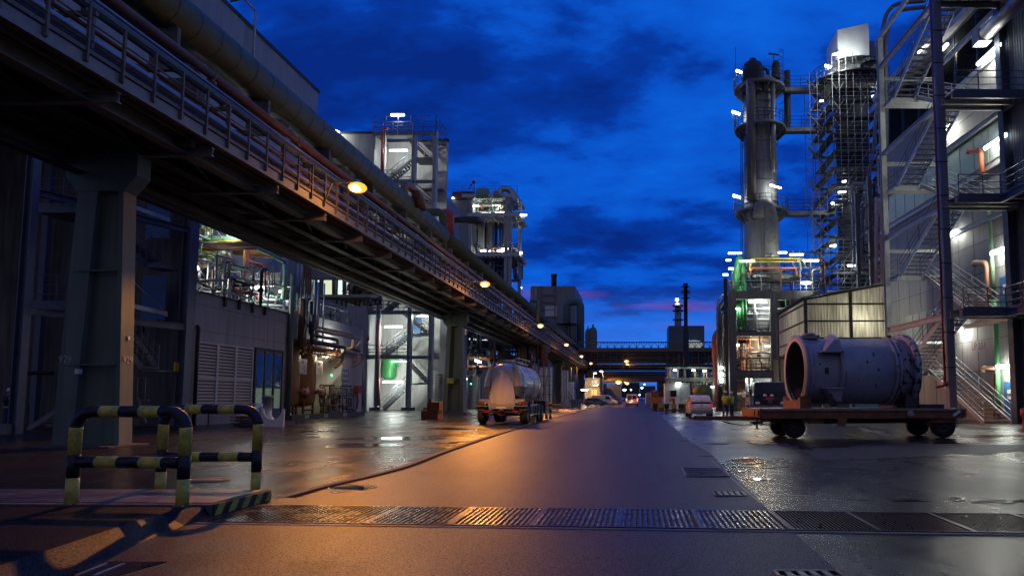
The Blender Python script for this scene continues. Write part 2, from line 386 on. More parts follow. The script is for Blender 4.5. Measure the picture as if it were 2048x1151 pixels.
# ================================================================ wet asphalt
def wetmat(name, base, r0, r1, seed, bumpd=.012, sp0=.27, pools=False, bs=.16):
    m = bpy.data.materials.new(name); m.use_nodes = True; nt = m.node_tree; N = nt.nodes; L = nt.links; b = N['Principled BSDF']
    tc = N.new('ShaderNodeTexCoord'); P = tc.outputs['Object']
    def noise(sc, det, rough, stretch=(1,1,1)):
        mp = N.new('ShaderNodeMapping'); mp.inputs['Scale'].default_value = stretch; mp.inputs['Location'].default_value = (seed, seed*.7, 0)
        n = N.new('ShaderNodeTexNoise'); n.inputs['Scale'].default_value = sc; n.inputs['Detail'].default_value = det; n.inputs['Roughness'].default_value = rough
        L.new(P, mp.inputs[0]); L.new(mp.outputs[0], n.inputs['Vector']); return n.outputs[0]
    def rng(x, a, c, d, e):
        r = N.new('ShaderNodeMapRange'); r.inputs[1].default_value = a; r.inputs[2].default_value = c; r.inputs[3].default_value = d; r.inputs[4].default_value = e; L.new(x, r.inputs[0]); return r.outputs[0]
    def mul(x, y):
        q = N.new('ShaderNodeMath'); q.operation = 'MULTIPLY'; L.new(x, q.inputs[0]); L.new(y, q.inputs[1]); return q.outputs[0]
    big = noise(.22, 5, .6, (1,.45,1)); fine = noise(55, 3, .7); grit = noise(260, 2, .6); mid = noise(1.3, 5, .65)
    wet = rng(big, .40, .62, 1, 0)                      # 1 = damp film, 0 = drier
    wet2 = mul(wet, rng(mid, .35, .6, .55, 1))
    pool = rng(noise(.55, 4, .6, (1,.5,1)), .33, .37, .0, 1) if pools else None
    rough = rng(wet2, 0, 1, r1, r0)
    if pools: rough = mul(rough, rng(pool, 0, 1, .35, 1)); L.new(rough, b.inputs['Roughness'])
    vm = N.new('ShaderNodeVectorMath'); vm.operation = 'SCALE'; vm.inputs[0].default_value = base
    trk = noise(1.1, 3, .6, (1.4,.05,1))
    tone = mul(mul(mul(rng(fine, .34, .66, .2, 2.2), rng(mid, .3, .7, .55, 1.35)), rng(grit, .3, .75, .6, 1.6)), rng(trk, .35, .65, .7, 1.3))
    L.new(tone, vm.inputs['Scale']); L.new(vm.outputs[0], b.inputs['Base Color'])
    L.new(mul(rng(fine, .37, .63, sp0*.1, sp0*2.1), rng(trk, .35, .65, 1.25, .75)), b.inputs['Specular IOR Level'])
    bp = N.new('ShaderNodeBump'); bp.inputs['Distance'].default_value = bumpd
    st = rng(wet2, 0, 1, bs*1.6, bs); L.new(st, bp.inputs['Strength'])
    ad = N.new('ShaderNodeMath'); ad.operation = 'ADD'; L.new(fine, ad.inputs[0]); L.new(grit, ad.inputs[1])
    L.new(ad.outputs[0], bp.inputs['Height']); L.new(bp.outputs[0], b.inputs['Normal'])
    return m
yardm = wetmat('wet_yard_asphalt', (.014,.0138,.0145), .17, .36, 3.1, pools=True, bs=.11)
roadm = wetmat('wet_road_asphalt', (.013,.0128,.0135), .17, .34, 9.7, .008, sp0=.30, bs=.12)
patchm = wetmat('patched_asphalt', (.016,.016,.017), .2, .4, 5.2)
M['water'] = mat('water_film', (.01,.011,.012), .06, 0, var=0)
M['damp'] = mat('damp_asphalt', (.008,.008,.0085), .2, var=.4, scale=3, rvar=.1, bump=.15, bscale=60)
M['seam'] = mat('bitumen_seam', (.01,.01,.011), .35, 0, var=.3, scale=6)
M['kerbm'] = mat('kerb_concrete', (.10,.098,.09), .7, 0, var=.35, scale=3, bump=.3)
M['line'] = mat('worn_road_line', (.30,.30,.28), .55, 0, var=.5, scale=8)

struct('ground', MB().add([(-1500,-60,0),(1500,-60,0),(1500,3000,0),(-1500,3000,0)], [(0,1,2,3)]), yardm)
# road surface: between the left joint and the seam on the right (both traced on the ground)
LE = [Vector((-4.6,-6,0)), Vector((-4.9,8.4,0))] + [G(*p) for p in [(560,995),(640,973),(740,950),(810,931),(900,898),(1019,860),(1100,837),(1169,819),(1213,806)]] + [Vector((-6.5,200,0)), Vector((-6.5,700,0))]
RE = [Vector((1.6,-6,0)), Vector((1.6,8.4,0))] + [G(*p) for p in [(1505,985),(1450,935),(1420,905),(1385,885),(1365,872),(1345,850),(1330,838),(1312,822),(1300,812)]] + [Vector((3.5,200,0)), Vector((3.5,700,0))]
def strip_mesh(a, b, z):
    mb = MB()
    a = [Vector((p.x,p.y,z)) for p in a]; b = [Vector((p.x,p.y,z)) for p in b]
    return a, b
poly = [Vector((p.x,p.y,.004)) for p in LE] + [Vector((p.x,p.y,.004)) for p in RE[::-1]]
mb = MB(); n = min(len(LE), len(RE))
mb.add(poly, [list(range(len(poly)))])
struct('road', mb, roadm)
def ribbon(pts, w, z):
    mb = MB(); P = [Vector((p[0],p[1],z)) for p in pts]; vs = []
    for i, p in enumerate(P):
        d = (P[min(i+1,len(P)-1)]-P[max(i-1,0)]).normalized(); nrm = Vector((-d.y,d.x,0))*w/2
        vs += [p-nrm, p+nrm]
    return mb.add(vs, [(2*i,2*i+1,2*i+3,2*i+2) for i in range(len(P)-1)])
def smooth(pts, k=5):
    P = [Vector((p[0],p[1],0)) for p in pts]; out = []
    for i in range(len(P)-1):
        p0 = P[max(i-1,0)]; p1 = P[i]; p2 = P[i+1]; p3 = P[min(i+2,len(P)-1)]
        for j in range(k):
            t = j/k; out.append(.5*((2*p1)+(p2-p0)*t+(2*p0-5*p1+4*p2-p3)*t*t+(3*p1-p0-3*p2+p3)*t**3))
    out.append(P[-1]); return out
struct('road_kerb', ribbon(smooth(LE[2:]), .14, .010), M['kerbm'])
struct('road_gutter', ribbon([p+Vector((.15,0,0)) for p in smooth(LE[2:])], .15, .009), MATS['pit_dark'] if 'pit_dark' in MATS else mat('pit_dark', (.004,.004,.005), .95, var=0, spec=.05))
seam = smooth([G(*p) for p in [(1300,812),(1312,822),(1330,838),(1352,858),(1385,881),(1440,899),(1550,911),(1700,925),(1860,938),(2048,949),(2300,966)]])
struct('road_seam', ribbon(seam, .05, .012), M['seam'])
struct('road_seam', ribbon([G(*p) for p in [(1800,890),(1900,908),(2048,915),(2200,925)]], .03, .008), M['seam'])
struct('road_seam', ribbon([G(*p) for p in [(1425,922),(1450,945),(1485,975),(1520,1005)]], .03, .0085), M['seam'])
struct('road_marking', ribbon([G(*p) for p in [(1720,855),(1780,872)]], .10, .008), M['line'])
struct('road_marking', ribbon([G(*p) for p in [(1690,866),(1730,875)]], .08, .008), M['line'])
def blob(cx, cy, rx, ry, seed, z=.009):          # irregular puddle outline in pixels on the ground
    rnd = random.Random(seed); k = 30; ph = [rnd.uniform(0,6.28) for _ in range(4)]
    vs = []
    for i in range(k):
        a = 2*PI*i/k; q = 1+.22*math.sin(2*a+ph[0])+.16*math.sin(3*a+ph[1])+.12*math.sin(5*a+ph[2])+.07*math.sin(9*a+ph[3])
        p = G(cx+rx*q*math.cos(a), cy+ry*q*math.sin(a)); vs.append((p.x,p.y,z))
    return MB().add(vs, [list(range(k))])
for i,(a,b,c,d) in enumerate([(800,876,62,2.6),(735,890,50,3.2),(1492,921,34,3.6),(1515,932,40,1.6),(1470,942,18,1.6),(2010,1001,40,2.4),(1915,997,13,2.0),(1640,846,22,1.5),(1760,836,60,2.0),(1980,872,50,2.2),
        (700,976,30,4.5),(1600,1110,0.1,0.1),(900,857,40,1.3),(640,862,40,1.3),(1900,885,45,1.3),(1820,1000,22,1.2),(1520,958,26,1.2)]):
    if c < 1: continue
    struct('damp_patch', blob(a,b,c*1.5,d*1.7,i+40,.0085-.0001*i), M['damp'])
    struct('puddle_water', blob(a,b,c,d,i+3), M['water'])
# darker repair patches
struct('road_patch', blob(1830,900,230,14,50,.005), patchm)


# ================================================================ drainage channel across the road
def gpt(x, t):     # x metres right, t 0..1 across the channel (near->far); channel leans slightly
    return Vector((x, (7.55 if t == 0 else 8.75)-.048*x, 0))
struct('drain_pit', MB().add([gpt(-4.87,0)+Vector((0,0,.006)), gpt(8.5,0)+Vector((0,0,.006)), gpt(8.5,1)+Vector((0,0,.006)), gpt(-4.87,1)+Vector((0,0,.006))], [(0,1,2,3)]), mat('pit_dark', (.004,.004,.005), .95, var=0, spec=.05))
M['bars'] = mat('wet_grating_bars', (.045,.045,.05), .34, .5, var=.4, scale=5, rvar=.12)
M['plate'] = mat('wet_ribbed_plate', (.07,.07,.075), .26, .6, var=.4, scale=3, rvar=.12)
bounds = [-4.85,-3.0,-2.05,-1.15,-.2,.67,1.6,2.5,3.45,4.4,5.4,6.5,8]
desc = ['leftmost worn ribbed drain panel beside the striped kerb','worn ribbed drain panel second from the left kerb','ribbed drain panel catching the orange lamp glow','ribbed drain panel with orange and dark halves mid road',
 'narrow blue-reflecting drain panel mid road','bright wet drain panel where white light reflects','open-bar drain grating just right of the bright panel','second open-bar drain grating right of the bright panel','third open-bar drain grating right of the bright panel',
 'fourth open-bar drain grating right of the bright panel','fifth open-bar drain grating right of the bright panel','last open-bar drain grating at the right edge']
for i in range(len(bounds)-1):
    a, b = bounds[i]+.012, bounds[i+1]-.012; plate = i < 6
    base = (gpt(a,0)+gpt(b,1))/2
    t = thing('drain_grate', desc[i], 'drain grate', base, group='drain panels across the road')
    fr = MB(); z = .02
    for p, q in ((gpt(a,0),gpt(b,0)), (gpt(a,1),gpt(b,1)), (gpt(a,0),gpt(a,1)), (gpt(b,0),gpt(b,1))):
        fr.bar(p+Vector((0,0,.012)), q+Vector((0,0,.012)), .022, .022)
    part('frame', fr, M['bars'], t, True)
    bars = MB(); x = a+.03; rnd = random.Random(i)
    if plate:
        part('pan', MB().add([gpt(a,0)+Vector((0,.02,.013)), gpt(b,0)+Vector((0,.02,.013)), gpt(b,1)+Vector((0,-.02,.013)), gpt(a,1)+Vector((0,-.02,.013))], [(0,1,2,3)]), mat('silt_film', (.006,.0055,.005), .85, var=.5, scale=2.5, rvar=.3), t, True)
    while x < b-.02:
        w = .026 if plate else .009; zz = .023 if plate else .019
        p = gpt(x,0); q = gpt(x,1); cc = rnd.uniform(-.002,.002) if plate else 0
        segs = 3 if plate and rnd.random() < .25 else 1
        for s_ in range(segs):
            A = p+(q-p)*(s_/segs+.02); B = p+(q-p)*((s_+1)/segs-.02)
            bars.bar(A+Vector((0,0,zz-.004+cc)), B+Vector((0,0,zz-.004+cc)), w, .008)
        x += .062 if plate else .042
    part('bars' if not plate else 'ribs', bars, M['plate'] if plate else M['bars'], t, True)
for s_, yy in ((0,-.06),(1,.06)):
    fr = MB().bar(gpt(-4.88,s_)+Vector((0,yy,.006)), gpt(8.5,s_)+Vector((0,yy,.006)), .045, .014)
    solo('drain_edge_rail', fr, M['steel'], 'steel rail along the %s edge of the drainage channel' % ('near','far')[s_], 'edge rail', base=gpt(-4.88,s_))
# gully grates and manholes
def gully(x0,x1,y0,y1,label,kind=0):
    a,b,c,d = G(x0[0],y0),G(x0[1],y0),G(x1[1],y1),G(x1[0],y1)
    base = (a+c)/2; t = thing('gully_grate', label, 'drain grate', base)
    fr = MB()
    for p,q in ((a,b),(b,c),(c,d),(d,a)): fr.bar(p+Vector((0,0,.012)), q+Vector((0,0,.012)), .03, .018)
    part('frame', fr, M['bars'], t, True)
    part('pit', MB().add([p+Vector((0,0,.0075)) for p in (a,b,c,d)], [(0,1,2,3)]), MATS['pit_dark'], t, True)
    g = MB(); n = 26 if kind == 0 else 5
    for i in range(1,n):
        f = i/n; g.bar(a+(b-a)*f+Vector((0,0,.012)), d+(c-d)*f+Vector((0,0,.012)), .009 if kind==0 else .05, .012)
    if kind == 0:
        for f in (.25,.5,.75): g.bar(a+(d-a)*f+Vector((0,0,.011)), b+(c-b)*f+Vector((0,0,.011)), .01, .01)
    part('bars', g, M['bars'], t, True)
gully((1364,1447),(1372,1460),936.5,953.5,'wide fine-barred gully grate in the road right of centre')
gully((1424,1484),(1432,1493),984,992,'small gully with broad wet bars nearer than the fine grate',1)
gully((1548,1672),(1560,1690),1144,1156,'gully with broad bars cut by the bottom edge of the view',1)
def manhole(px, py, r, label):
    c = G(px,py); t = thing('manhole_cover', label, 'manhole', c)
    part('rim', MB().lathe([(r*1.28,0.005),(r*1.28,.014),(r*1.02,.014),(r*1.02,.006)], c, n=28), M['seam'], t, True)
    part('lid', MB().lathe([(0.001,.013),(r*.97,.013),(r*.97,.006)], c, n=28), M['kerbm'], t, True)
manhole(413,960,.27,'round manhole lid behind the striped barriers')
manhole(1435,887,.30,'round manhole lid on the right side of the yard')
manhole(1366,881,.14,'small round valve lid on the road seam')
manhole(1410,911,.17,'small lid in the road beyond the fine gully grate')

# ================================================================ raised slab with plate and striped barriers, bottom left
def slab():
    z = .15
    t = thing('ramp_slab', 'low concrete slab with pale chequer plate on top and striped kerb face', 'slab', (-7,8.7,0))
    part('body', MB().box((-30,8.08,0),(-4.93,9.42,z)), M['darkcon'], t, True)
    m = mat('chequer_plate', (.13,.135,.15), .38, .55, var=.25, scale=2, bump=.5, bscale=45)
    part('plate', MB().box((-30,8.2,z),(-4.99,9.36,z+.008)), m, t, True)
    st = MB(); L = 1.26; n = 9
    for i in range(-1,n):
        y0 = 8.12+L*i/n; y1 = y0+L/n
        q = [(y0,.02),(y1,.02),(y1+.10,z-.005),(y0+.10,z-.005)]
        q = [(min(max(y,8.12),8.12+L),zz) for y,zz in q]
        st.add([(-4.925,q[0][0],q[0][1]),(-4.925,q[1][0],q[1][1]),(-4.925,q[2][0],q[2][1]),(-4.925,q[3][0],q[3][1]),
                (-4.91,q[0][0],q[0][1]),(-4.91,q[1][0],q[1][1]),(-4.91,q[2][0],q[2][1]),(-4.91,q[3][0],q[3][1])],
               [(4,5,6,7),(0,3,2,1),(0,1,5,4),(1,2,6,5),(2,3,7,6),(3,0,4,7)], mi=(i+1)%2)
    part('striped_edge_board', st, [M['black'], M['yellow']], t, True)
slab()
pl = MB(); pts = [(-30,-6),(-5.95,-6)]
isl = [G(150,1160,0),G(250,1095),G(385,1030)]
poly = [(-30,-6),(-6.2,-6),(isl[0].x,isl[0].y),(isl[1].x,isl[1].y),(-6.05,9.2),(-5.75,9.449),(-30,9.449)]
poly = [(-30,-6),(-4.2,-6),(-4.35,4.5),(-4.7,6.5),(-4.92,7.6),(-4.92,8.079),(-30,8.079)]
inner = [(-30,-6),(-4.5,-6),(-4.65,4.5),(-5.0,6.5),(-5.2,7.6),(-5.0,8.079),(-30,8.079)]
vs = [(x,y,.0045) for x,y in poly]+[(x,y,.13) for x,y in inner]
nn = len(poly)
struct('pavement', MB().add(vs, [tuple(range(nn,2*nn))]+[(i,(i+1)%nn,nn+(i+1)%nn,nn+i) for i in range(nn)]), wetmat('pavement_asphalt', (.010,.0095,.010), .55, .75, 7.7, sp0=.1))
struct('pavement_seam', ribbon([(-8.6,6.2),(-7.1,6.6),(-6.4,7.3),(-6.0,8.0)], .03, .134), M['seam'])
struct('pavement_seam', ribbon([(-11,7.9),(-8.0,7.2),(-6.4,6.2),(-5.2,5.6)], .03, .135), M['seam'])
t = thing('gully_grate','long gully grating with two bright bars in the near left corner','drain grate',G(190,1140))
g = MB()
for k in range(14):
    a = G(110+k*9,1151,.135); b = G(215+k*9,1122,.135); g.bar(a,b,.014,.01)
part('bars', g, M['bars'], t, True)
g = MB()
for k in (3,7):
    a = G(125+k*9,1150,.15); b = G(185+k*9,1126,.15); g.bar(a,b,.018,.012)
part('bright_bar', g, M['galv'], t, True)

def barrier(x0, x1, yf, zb, h, label, r=.068, dx=0, dy=0):
    t = thing('safety_barrier', label, 'barrier', (x0, yf, zb), group='black and yellow tube barriers')
    # colour-banded tube: sample the path and switch material every so often
    def banded(path, start, lens):
        mb = MB(); P = [Vector(p) for p in path]; acc = 0; idx = start; lim = lens[0]; li = 0; cur = [P[0]]
        for a, b in zip(P[:-1], P[1:]):
            L = (b-a).length; pos = 0
            while acc+(L-pos) > lim-1e-9:
                q = a+(b-a)*((pos+lim-acc)/L); cur.append(q); mb.tube(cur, r, 14, True, mi=idx%2); cur = [q]
                pos += lim-acc; acc = 0; idx += 1; li += 1; lim = lens[min(li,len(lens)-1)]
                if pos > L-1e-6: break
            if pos < L-1e-6: acc += L-pos; cur.append(b)
        if len(cur) > 1: mb.tube(cur, r, 14, True, mi=idx%2)
        return mb
    R_ = .22; y = yf; w = x1-x0
    d = Vector((1, (dy)/w, 0)); A = Vector((x0,y,zb)); B = A+d*w
    path = [A, A+Vector((0,0,h-R_))]
    for k in range(1,9):
        a = PI/2*k/8; path.append(A+Vector((0,0,h-R_))+d*(R_*(1-math.cos(a)))+Vector((0,0,R_*math.sin(a))))
    for k in range(0,9):
        a = PI/2*(1-k/8); path.append(B+Vector((0,0,h-R_))-d*(R_*(1-math.cos(a)))+Vector((0,0,R_*math.sin(a))))
    path.append(B)
    arc = R_*PI/2; top = w-2*R_
    l0 = .36*h; bandL = top/3.1
    lens = [.28*h-.01, .33*h*.8, .33*h, arc+.12, bandL, bandL, bandL, arc+.03, .33*h, .33*h*.8, 2]
    lens = [.29*h, .25*h, h*.29, (h-R_)-h*.83+arc+.10, (top-.2)/3, (top-.2)/3, (top-.2)/3, (h-R_)-h*.83+arc+.10, h*.29, .25*h, 3]
    part('hoop', banded(path, 1, lens), [M['black'], M['yellowg']], t, True)
    c0 = A+Vector((0,0,h*.46))+d*r*.8; c1 = B+Vector((0,0,h*.46))-d*r*.8; mb = banded([c0, c1], 0, [(w)/5.6, w/5.0, w/5.0, w/5.0, 2])
    part('crossbar', mb, [M['black'], M['yellowg']], t, True)
    for Q in (A, B):
        for kb in range(4): part('anchor_bolt', MB().cyl(Q+Vector((.088*math.cos(kb*PI/2+.6),.088*math.sin(kb*PI/2+.6),.01)), Q+Vector((.088*math.cos(kb*PI/2+.6),.088*math.sin(kb*PI/2+.6),.03)), .011, 6), M['galv'], t, True)
        part('foot_plate', MB().lathe([(.001,.012),(r*1.5,.012),(r*1.5,0)], Q, n=14), M['dark'], t, True)
barrier(-6.63,-5.24,8.14,.13,1.09,'nearer black and yellow hooped tube barrier on the pavement', dy=-.1)
barrier(-6.66,-5.31,9.72,.0,1.22,'farther black and yellow hooped tube barrier behind the plate', dy=0)

# expansion joints, cracks and stains of the yard
rj=random.Random(12)
for (a,b) in (((1500,905),(1900,873)),((1620,960),(2048,975)),((1760,1000),(1480,985)),((640,900),(820,880)),((330,870),(700,856)),((560,868),(500,905)),((700,880),(560,930)),((1560,870),(1720,905)),((1880,935),(2048,890))):
    p=G(*a); q=G(*b); pts=[p.lerp(q,k/12)+Vector((rj.uniform(-.03,.03),rj.uniform(-.04,.04),0)) for k in range(13)]
    struct('yard_joint', ribbon(pts,.022,.0095+rj.uniform(0,.0008)), M['seam'])
for i in range(9):
    x=rj.uniform(-1.5,1.2); y=rj.uniform(4,24); pts=[Vector((x,y,0))]
    for k in range(9): pts.append(pts[-1]+Vector((rj.uniform(-.16,.16),rj.uniform(.05,.45),0)))
    if i in (2,5): struct('road_crack', ribbon(pts,.006,.0068), M['seam'])

for k,(x0,x1,y0,y1) in enumerate(((.35,1.15,11.5,46),(-3.9,-1.6,12.4,13.5),(-2.6,-1.9,14.5,33),(-.6,.5,4.6,6.3),(-3.6,-2.2,2.5,6.0))):
    vs=[(x0+rj.uniform(-.03,.03),y0,.0055+.0001*k),(x1,y0+rj.uniform(-.05,.05),.0055+.0001*k),(x1+rj.uniform(-.04,.04),y1,.0055+.0001*k),(x0,y1,.0055+.0001*k)]
    struct('road_patch', MB().add(vs,[(0,1,2,3)]), wetmat('patch_asphalt_%d'%k,(.010,.0098,.0102),.22,.38,20+k,sp0=.30,bs=.14))
# ================================================================ pipe bridge on the left
XR = -12.3; XL = -16.9; ZD = 8.9
br = thing('pipe_bridge', 'long steel pipe bridge on tapered green-grey piers beside the road', 'pipe bridge', (-14.6, 20, 0))
Y0 = -12; Y1 = 215
part('edge_channel', MB().box((XR-.12,Y0,ZD-.16),(XR,Y1,ZD+.14)), M['rackedge'], br, True)
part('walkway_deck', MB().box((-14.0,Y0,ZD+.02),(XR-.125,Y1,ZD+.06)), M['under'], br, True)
part('main_girder', MB().ibeam((-13.3,Y0,ZD-.22),(-13.3,Y1,ZD-.22),.35,.40), M['rackedge'], br, True)
part('main_girder', MB().ibeam((-14.6,Y0,ZD-.15),(-14.6,Y1,ZD-.15),.12,.22), M['rackst'], br, True)
part('main_girder', MB().ibeam((-16.5,Y0,ZD-.4),(-16.5,Y1,ZD-.4),.4,.65), M['rackst'], br, True)
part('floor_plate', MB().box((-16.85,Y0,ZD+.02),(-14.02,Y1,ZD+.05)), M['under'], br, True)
y = 1.0; i = 0
cb = []
while y < Y1:
    m_ = MB().ibeam((XL,y,ZD-.35),(XR-.13,y,ZD-.35),.16,.26)
    if i < 40: part('cross_beam', m_, M['rackedge'], br, True)
    else: cb.append(m_)
    y += 3.73; i += 1
mm = MB()
for q in cb: mm.add(q.v, q.f)
if cb: part('cross_beams', mm, M['rackst'], br, True)['kind'] = 'stuff'
y = 1.0+3.73/2; lt = MB()
while y < 120:
    lt.bar((XL+.2,y-1.8,ZD-.3),(-14.6,y+1.8,ZD-.3),.07,.07); lt.bar((-14.6,y+1.8,ZD-.31),(-13.3,y-1.8,ZD-.31),.06,.06); y += 3.73
lb = part('wind_brace', lt, M['rackst'], br, True); lb['kind'] = 'stuff'
for x in (-12.9,-14.0,-15.6): part('stringer', MB().box((x-.04,Y0,ZD-.10),(x+.04,Y1,ZD+.01)), M['rackedge'], br, True)
# railing on the road side: one part per rail run, posts as sub-parts
mr = MB()
for h in (.38,.76,1.15): mr.tube([(XR+.05,Y0,ZD+.1+h),(XR+.05,Y1,ZD+.1+h)], .024, 6, False)
mr.box((XR+.03,Y0,ZD+.17),(XR+.045,Y1,ZD+.27))
rl = part('railing', mr, M['rackst'], br, True)
ys = []; y = -8.0
while y < Y1: ys.append(y); y += 1.08
far = MB()
for i, y in enumerate(ys):
    tgt = MB() if 8 <= i < 88 else far
    tgt.box((XR+.02,y-.03,ZD-.05),(XR+.08,y+.03,ZD+1.27))
    tgt.box((XR,y-.06,ZD-.06),(XR+.03,y+.06,ZD+.12))
    if tgt is not far: part('railing_post', tgt, M['rackst'], rl, True)
fo = part('railing_post', far, M['rackst'], rl, True); fo['kind'] = 'stuff'
# left side low cable troughs hanging under the deck
und = MB()
rnd = random.Random(4)
for x, z, w, h in ((-14.4,ZD-.42,.35,.06),(-15.7,ZD-.45,.5,.08),(-16.2,ZD-1.0,.3,.08)):
    und.box((x-w/2,Y0,z-h/2),(x+w/2,Y1,z+h/2))
part('cable_trough', und, M['dark'], br, True)
# upper portal frames carrying the duct
y = -6.6; i = 0
while y < Y1:
    fm = MB()
    fm.bar((-15.9,y,ZD),(-15.9,y,12.0),.16,.16).bar((-14.2,y,ZD),(-14.2,y,12.2),.14,.14)
    fm.bar((-16.4,y,12.0),(-13.9,y,12.0),.18,.2).bar((-15.3,y,12.0),(-15.3,y,13.34),.9,.16,(0,1,0)).bar((-14.2,y,10.6),(-13.0,y,10.6),.1,.12).bar((-13.1,y,ZD+.1),(-13.1,y,10.6),.08,.08)
    fm.bar((-14.2,y,11.45),(-13.55,y,11.45),.1,.1)
    fm.add([(-15.0,y-.12,12.65),(-14.2,y-.12,12.5),(-14.5,y-.12,12.1),(-15.0,y+.5,12.65),(-14.2,y+.5,12.5),(-14.5,y+.5,12.1)], [(0,1,2),(3,5,4),(0,3,4,1),(1,4,5,2),(2,5,3,0)])
    if i < 45: part('portal_frame', fm, M['rackst'], br, True)
    y += 5.6; i += 1
# the pipes on it
def runpipe(name, label, x, z, r, m, y0=Y0, y1=Y1, fl=None, clamp=5.6, flm=None):
    t = thing(name, label, 'pipe', (x, 0, z))
    part('pipe_run', MB().tube([(x,y0,z),(x,(y0+y1)/2,z),(x,y1,z)], r, 14, True), m, t, True)
    if fl:
        jb = MB(); y = y0+2
        while y < min(y1, 150):
            jb.lathe([(r*.999,-.010),(r*1.010,-.010),(r*1.010,.010),(r*.999,.010)], (x,y,z), 'Y', 20); y += fl
        part('seam', jb, flm or m, t, True)
    if clamp:
        y = -6.6
        while y < min(y1,100):
            cbm = MB(); cbm.box((x-r*.5,y-.06,z-r-.14),(x+r*.5,y+.06,z-r*.9)); cbm.lathe([(r,-.04),(r*1.12,-.04),(r*1.12,.04),(r,.04)], (x,y,z), 'Y', 12); part('clamp', cbm, M['rackst'], t, True); y += clamp
    return t
runpipe('large_duct','huge olive green duct riding on top of the pipe bridge', -15.3, 14.0, .70, M['bigpipe'], Y0, 53.5, 1.15, None, M['dark'])
runpipe('large_duct','slimmer olive green duct continuing along the bridge past the bend', -15.25, 13.95, .65, M['bigpipe'], 53.7, Y1, 1.6, None, M['dark'])
runpipe('pipe','pale grey pipe lowest behind the bridge railing', -13.2, 9.98, .12, M['galv'])
runpipe('pipe','thinner dull grey pipe just inside the lowest pale one', -13.2, 9.66, .09, M['steel'])
runpipe('pipe','teal pipe above the grey pipes on the bridge', -13.3, 10.87, .14, M['teal'])
runpipe('pipe','red-brown pipe above the teal one on the bridge', -13.7, 11.72, .14, M['brown'])
runpipe('pipe','thin cable-like conduit along the foot of the bridge railing', -12.5, 9.22, .03, M['dark'], clamp=None)
runpipe('pipe','thin upper conduit along the foot of the bridge railing', -12.54, 9.36, .03, M['dark'], clamp=None)
runpipe('pipe','dark pipe deep inside the bridge behind the red-brown one', -14.9, 10.8, .2, M['rackst'], clamp=None)
runpipe('pipe','dull pipe lying deep in the bridge at deck level', -14.7, 9.5, .18, M['rackst'], clamp=None)
y = -6.0; k = 0      # short primer-coloured trough covers under the duct, one per bay
while y < 150 and k < 30:
    o = solo('trough_cover', MB().prism([(-14.3,11.8),(-13.85,11.8),(-13.9,12.0),(-14.2,12.0)],'Y',y,y+4.3), M['purple'],
      'dull purple trough cover segment below the big duct' , 'trough cover', group='trough covers between the duct brackets', base=(-14,y,12.78)); y += 5.6; k += 1
runpipe('pipe','dark brown insulated pipe filling the middle of the bridge', -15.5, 10.1, .3, M['brown'], clamp=None)
runpipe('pipe','grey insulated pipe low in the rear of the bridge', -16.1, 9.6, .28, M['steel'], clamp=None)
runpipe('pipe','narrow rusty pipe between the pale grey and teal pipes', -13.45, 10.42, .055, M['rust'], clamp=None)
runpipe('pipe','narrow grey pipe just above the teal pipe', -13.5, 11.25, .05, M['galv'], clamp=None)
runpipe('cable_tray_backing','dark backing run along the rear side of the bridge', -16.45, 11.2, .42, M['rackst'], clamp=None)  # two dark runs added as backing to darken the gaps behind the railing
runpipe('cable_tray_backing','upper dark backing run along the rear side of the bridge', -16.45, 10.3, .40, M['dark'], clamp=None)
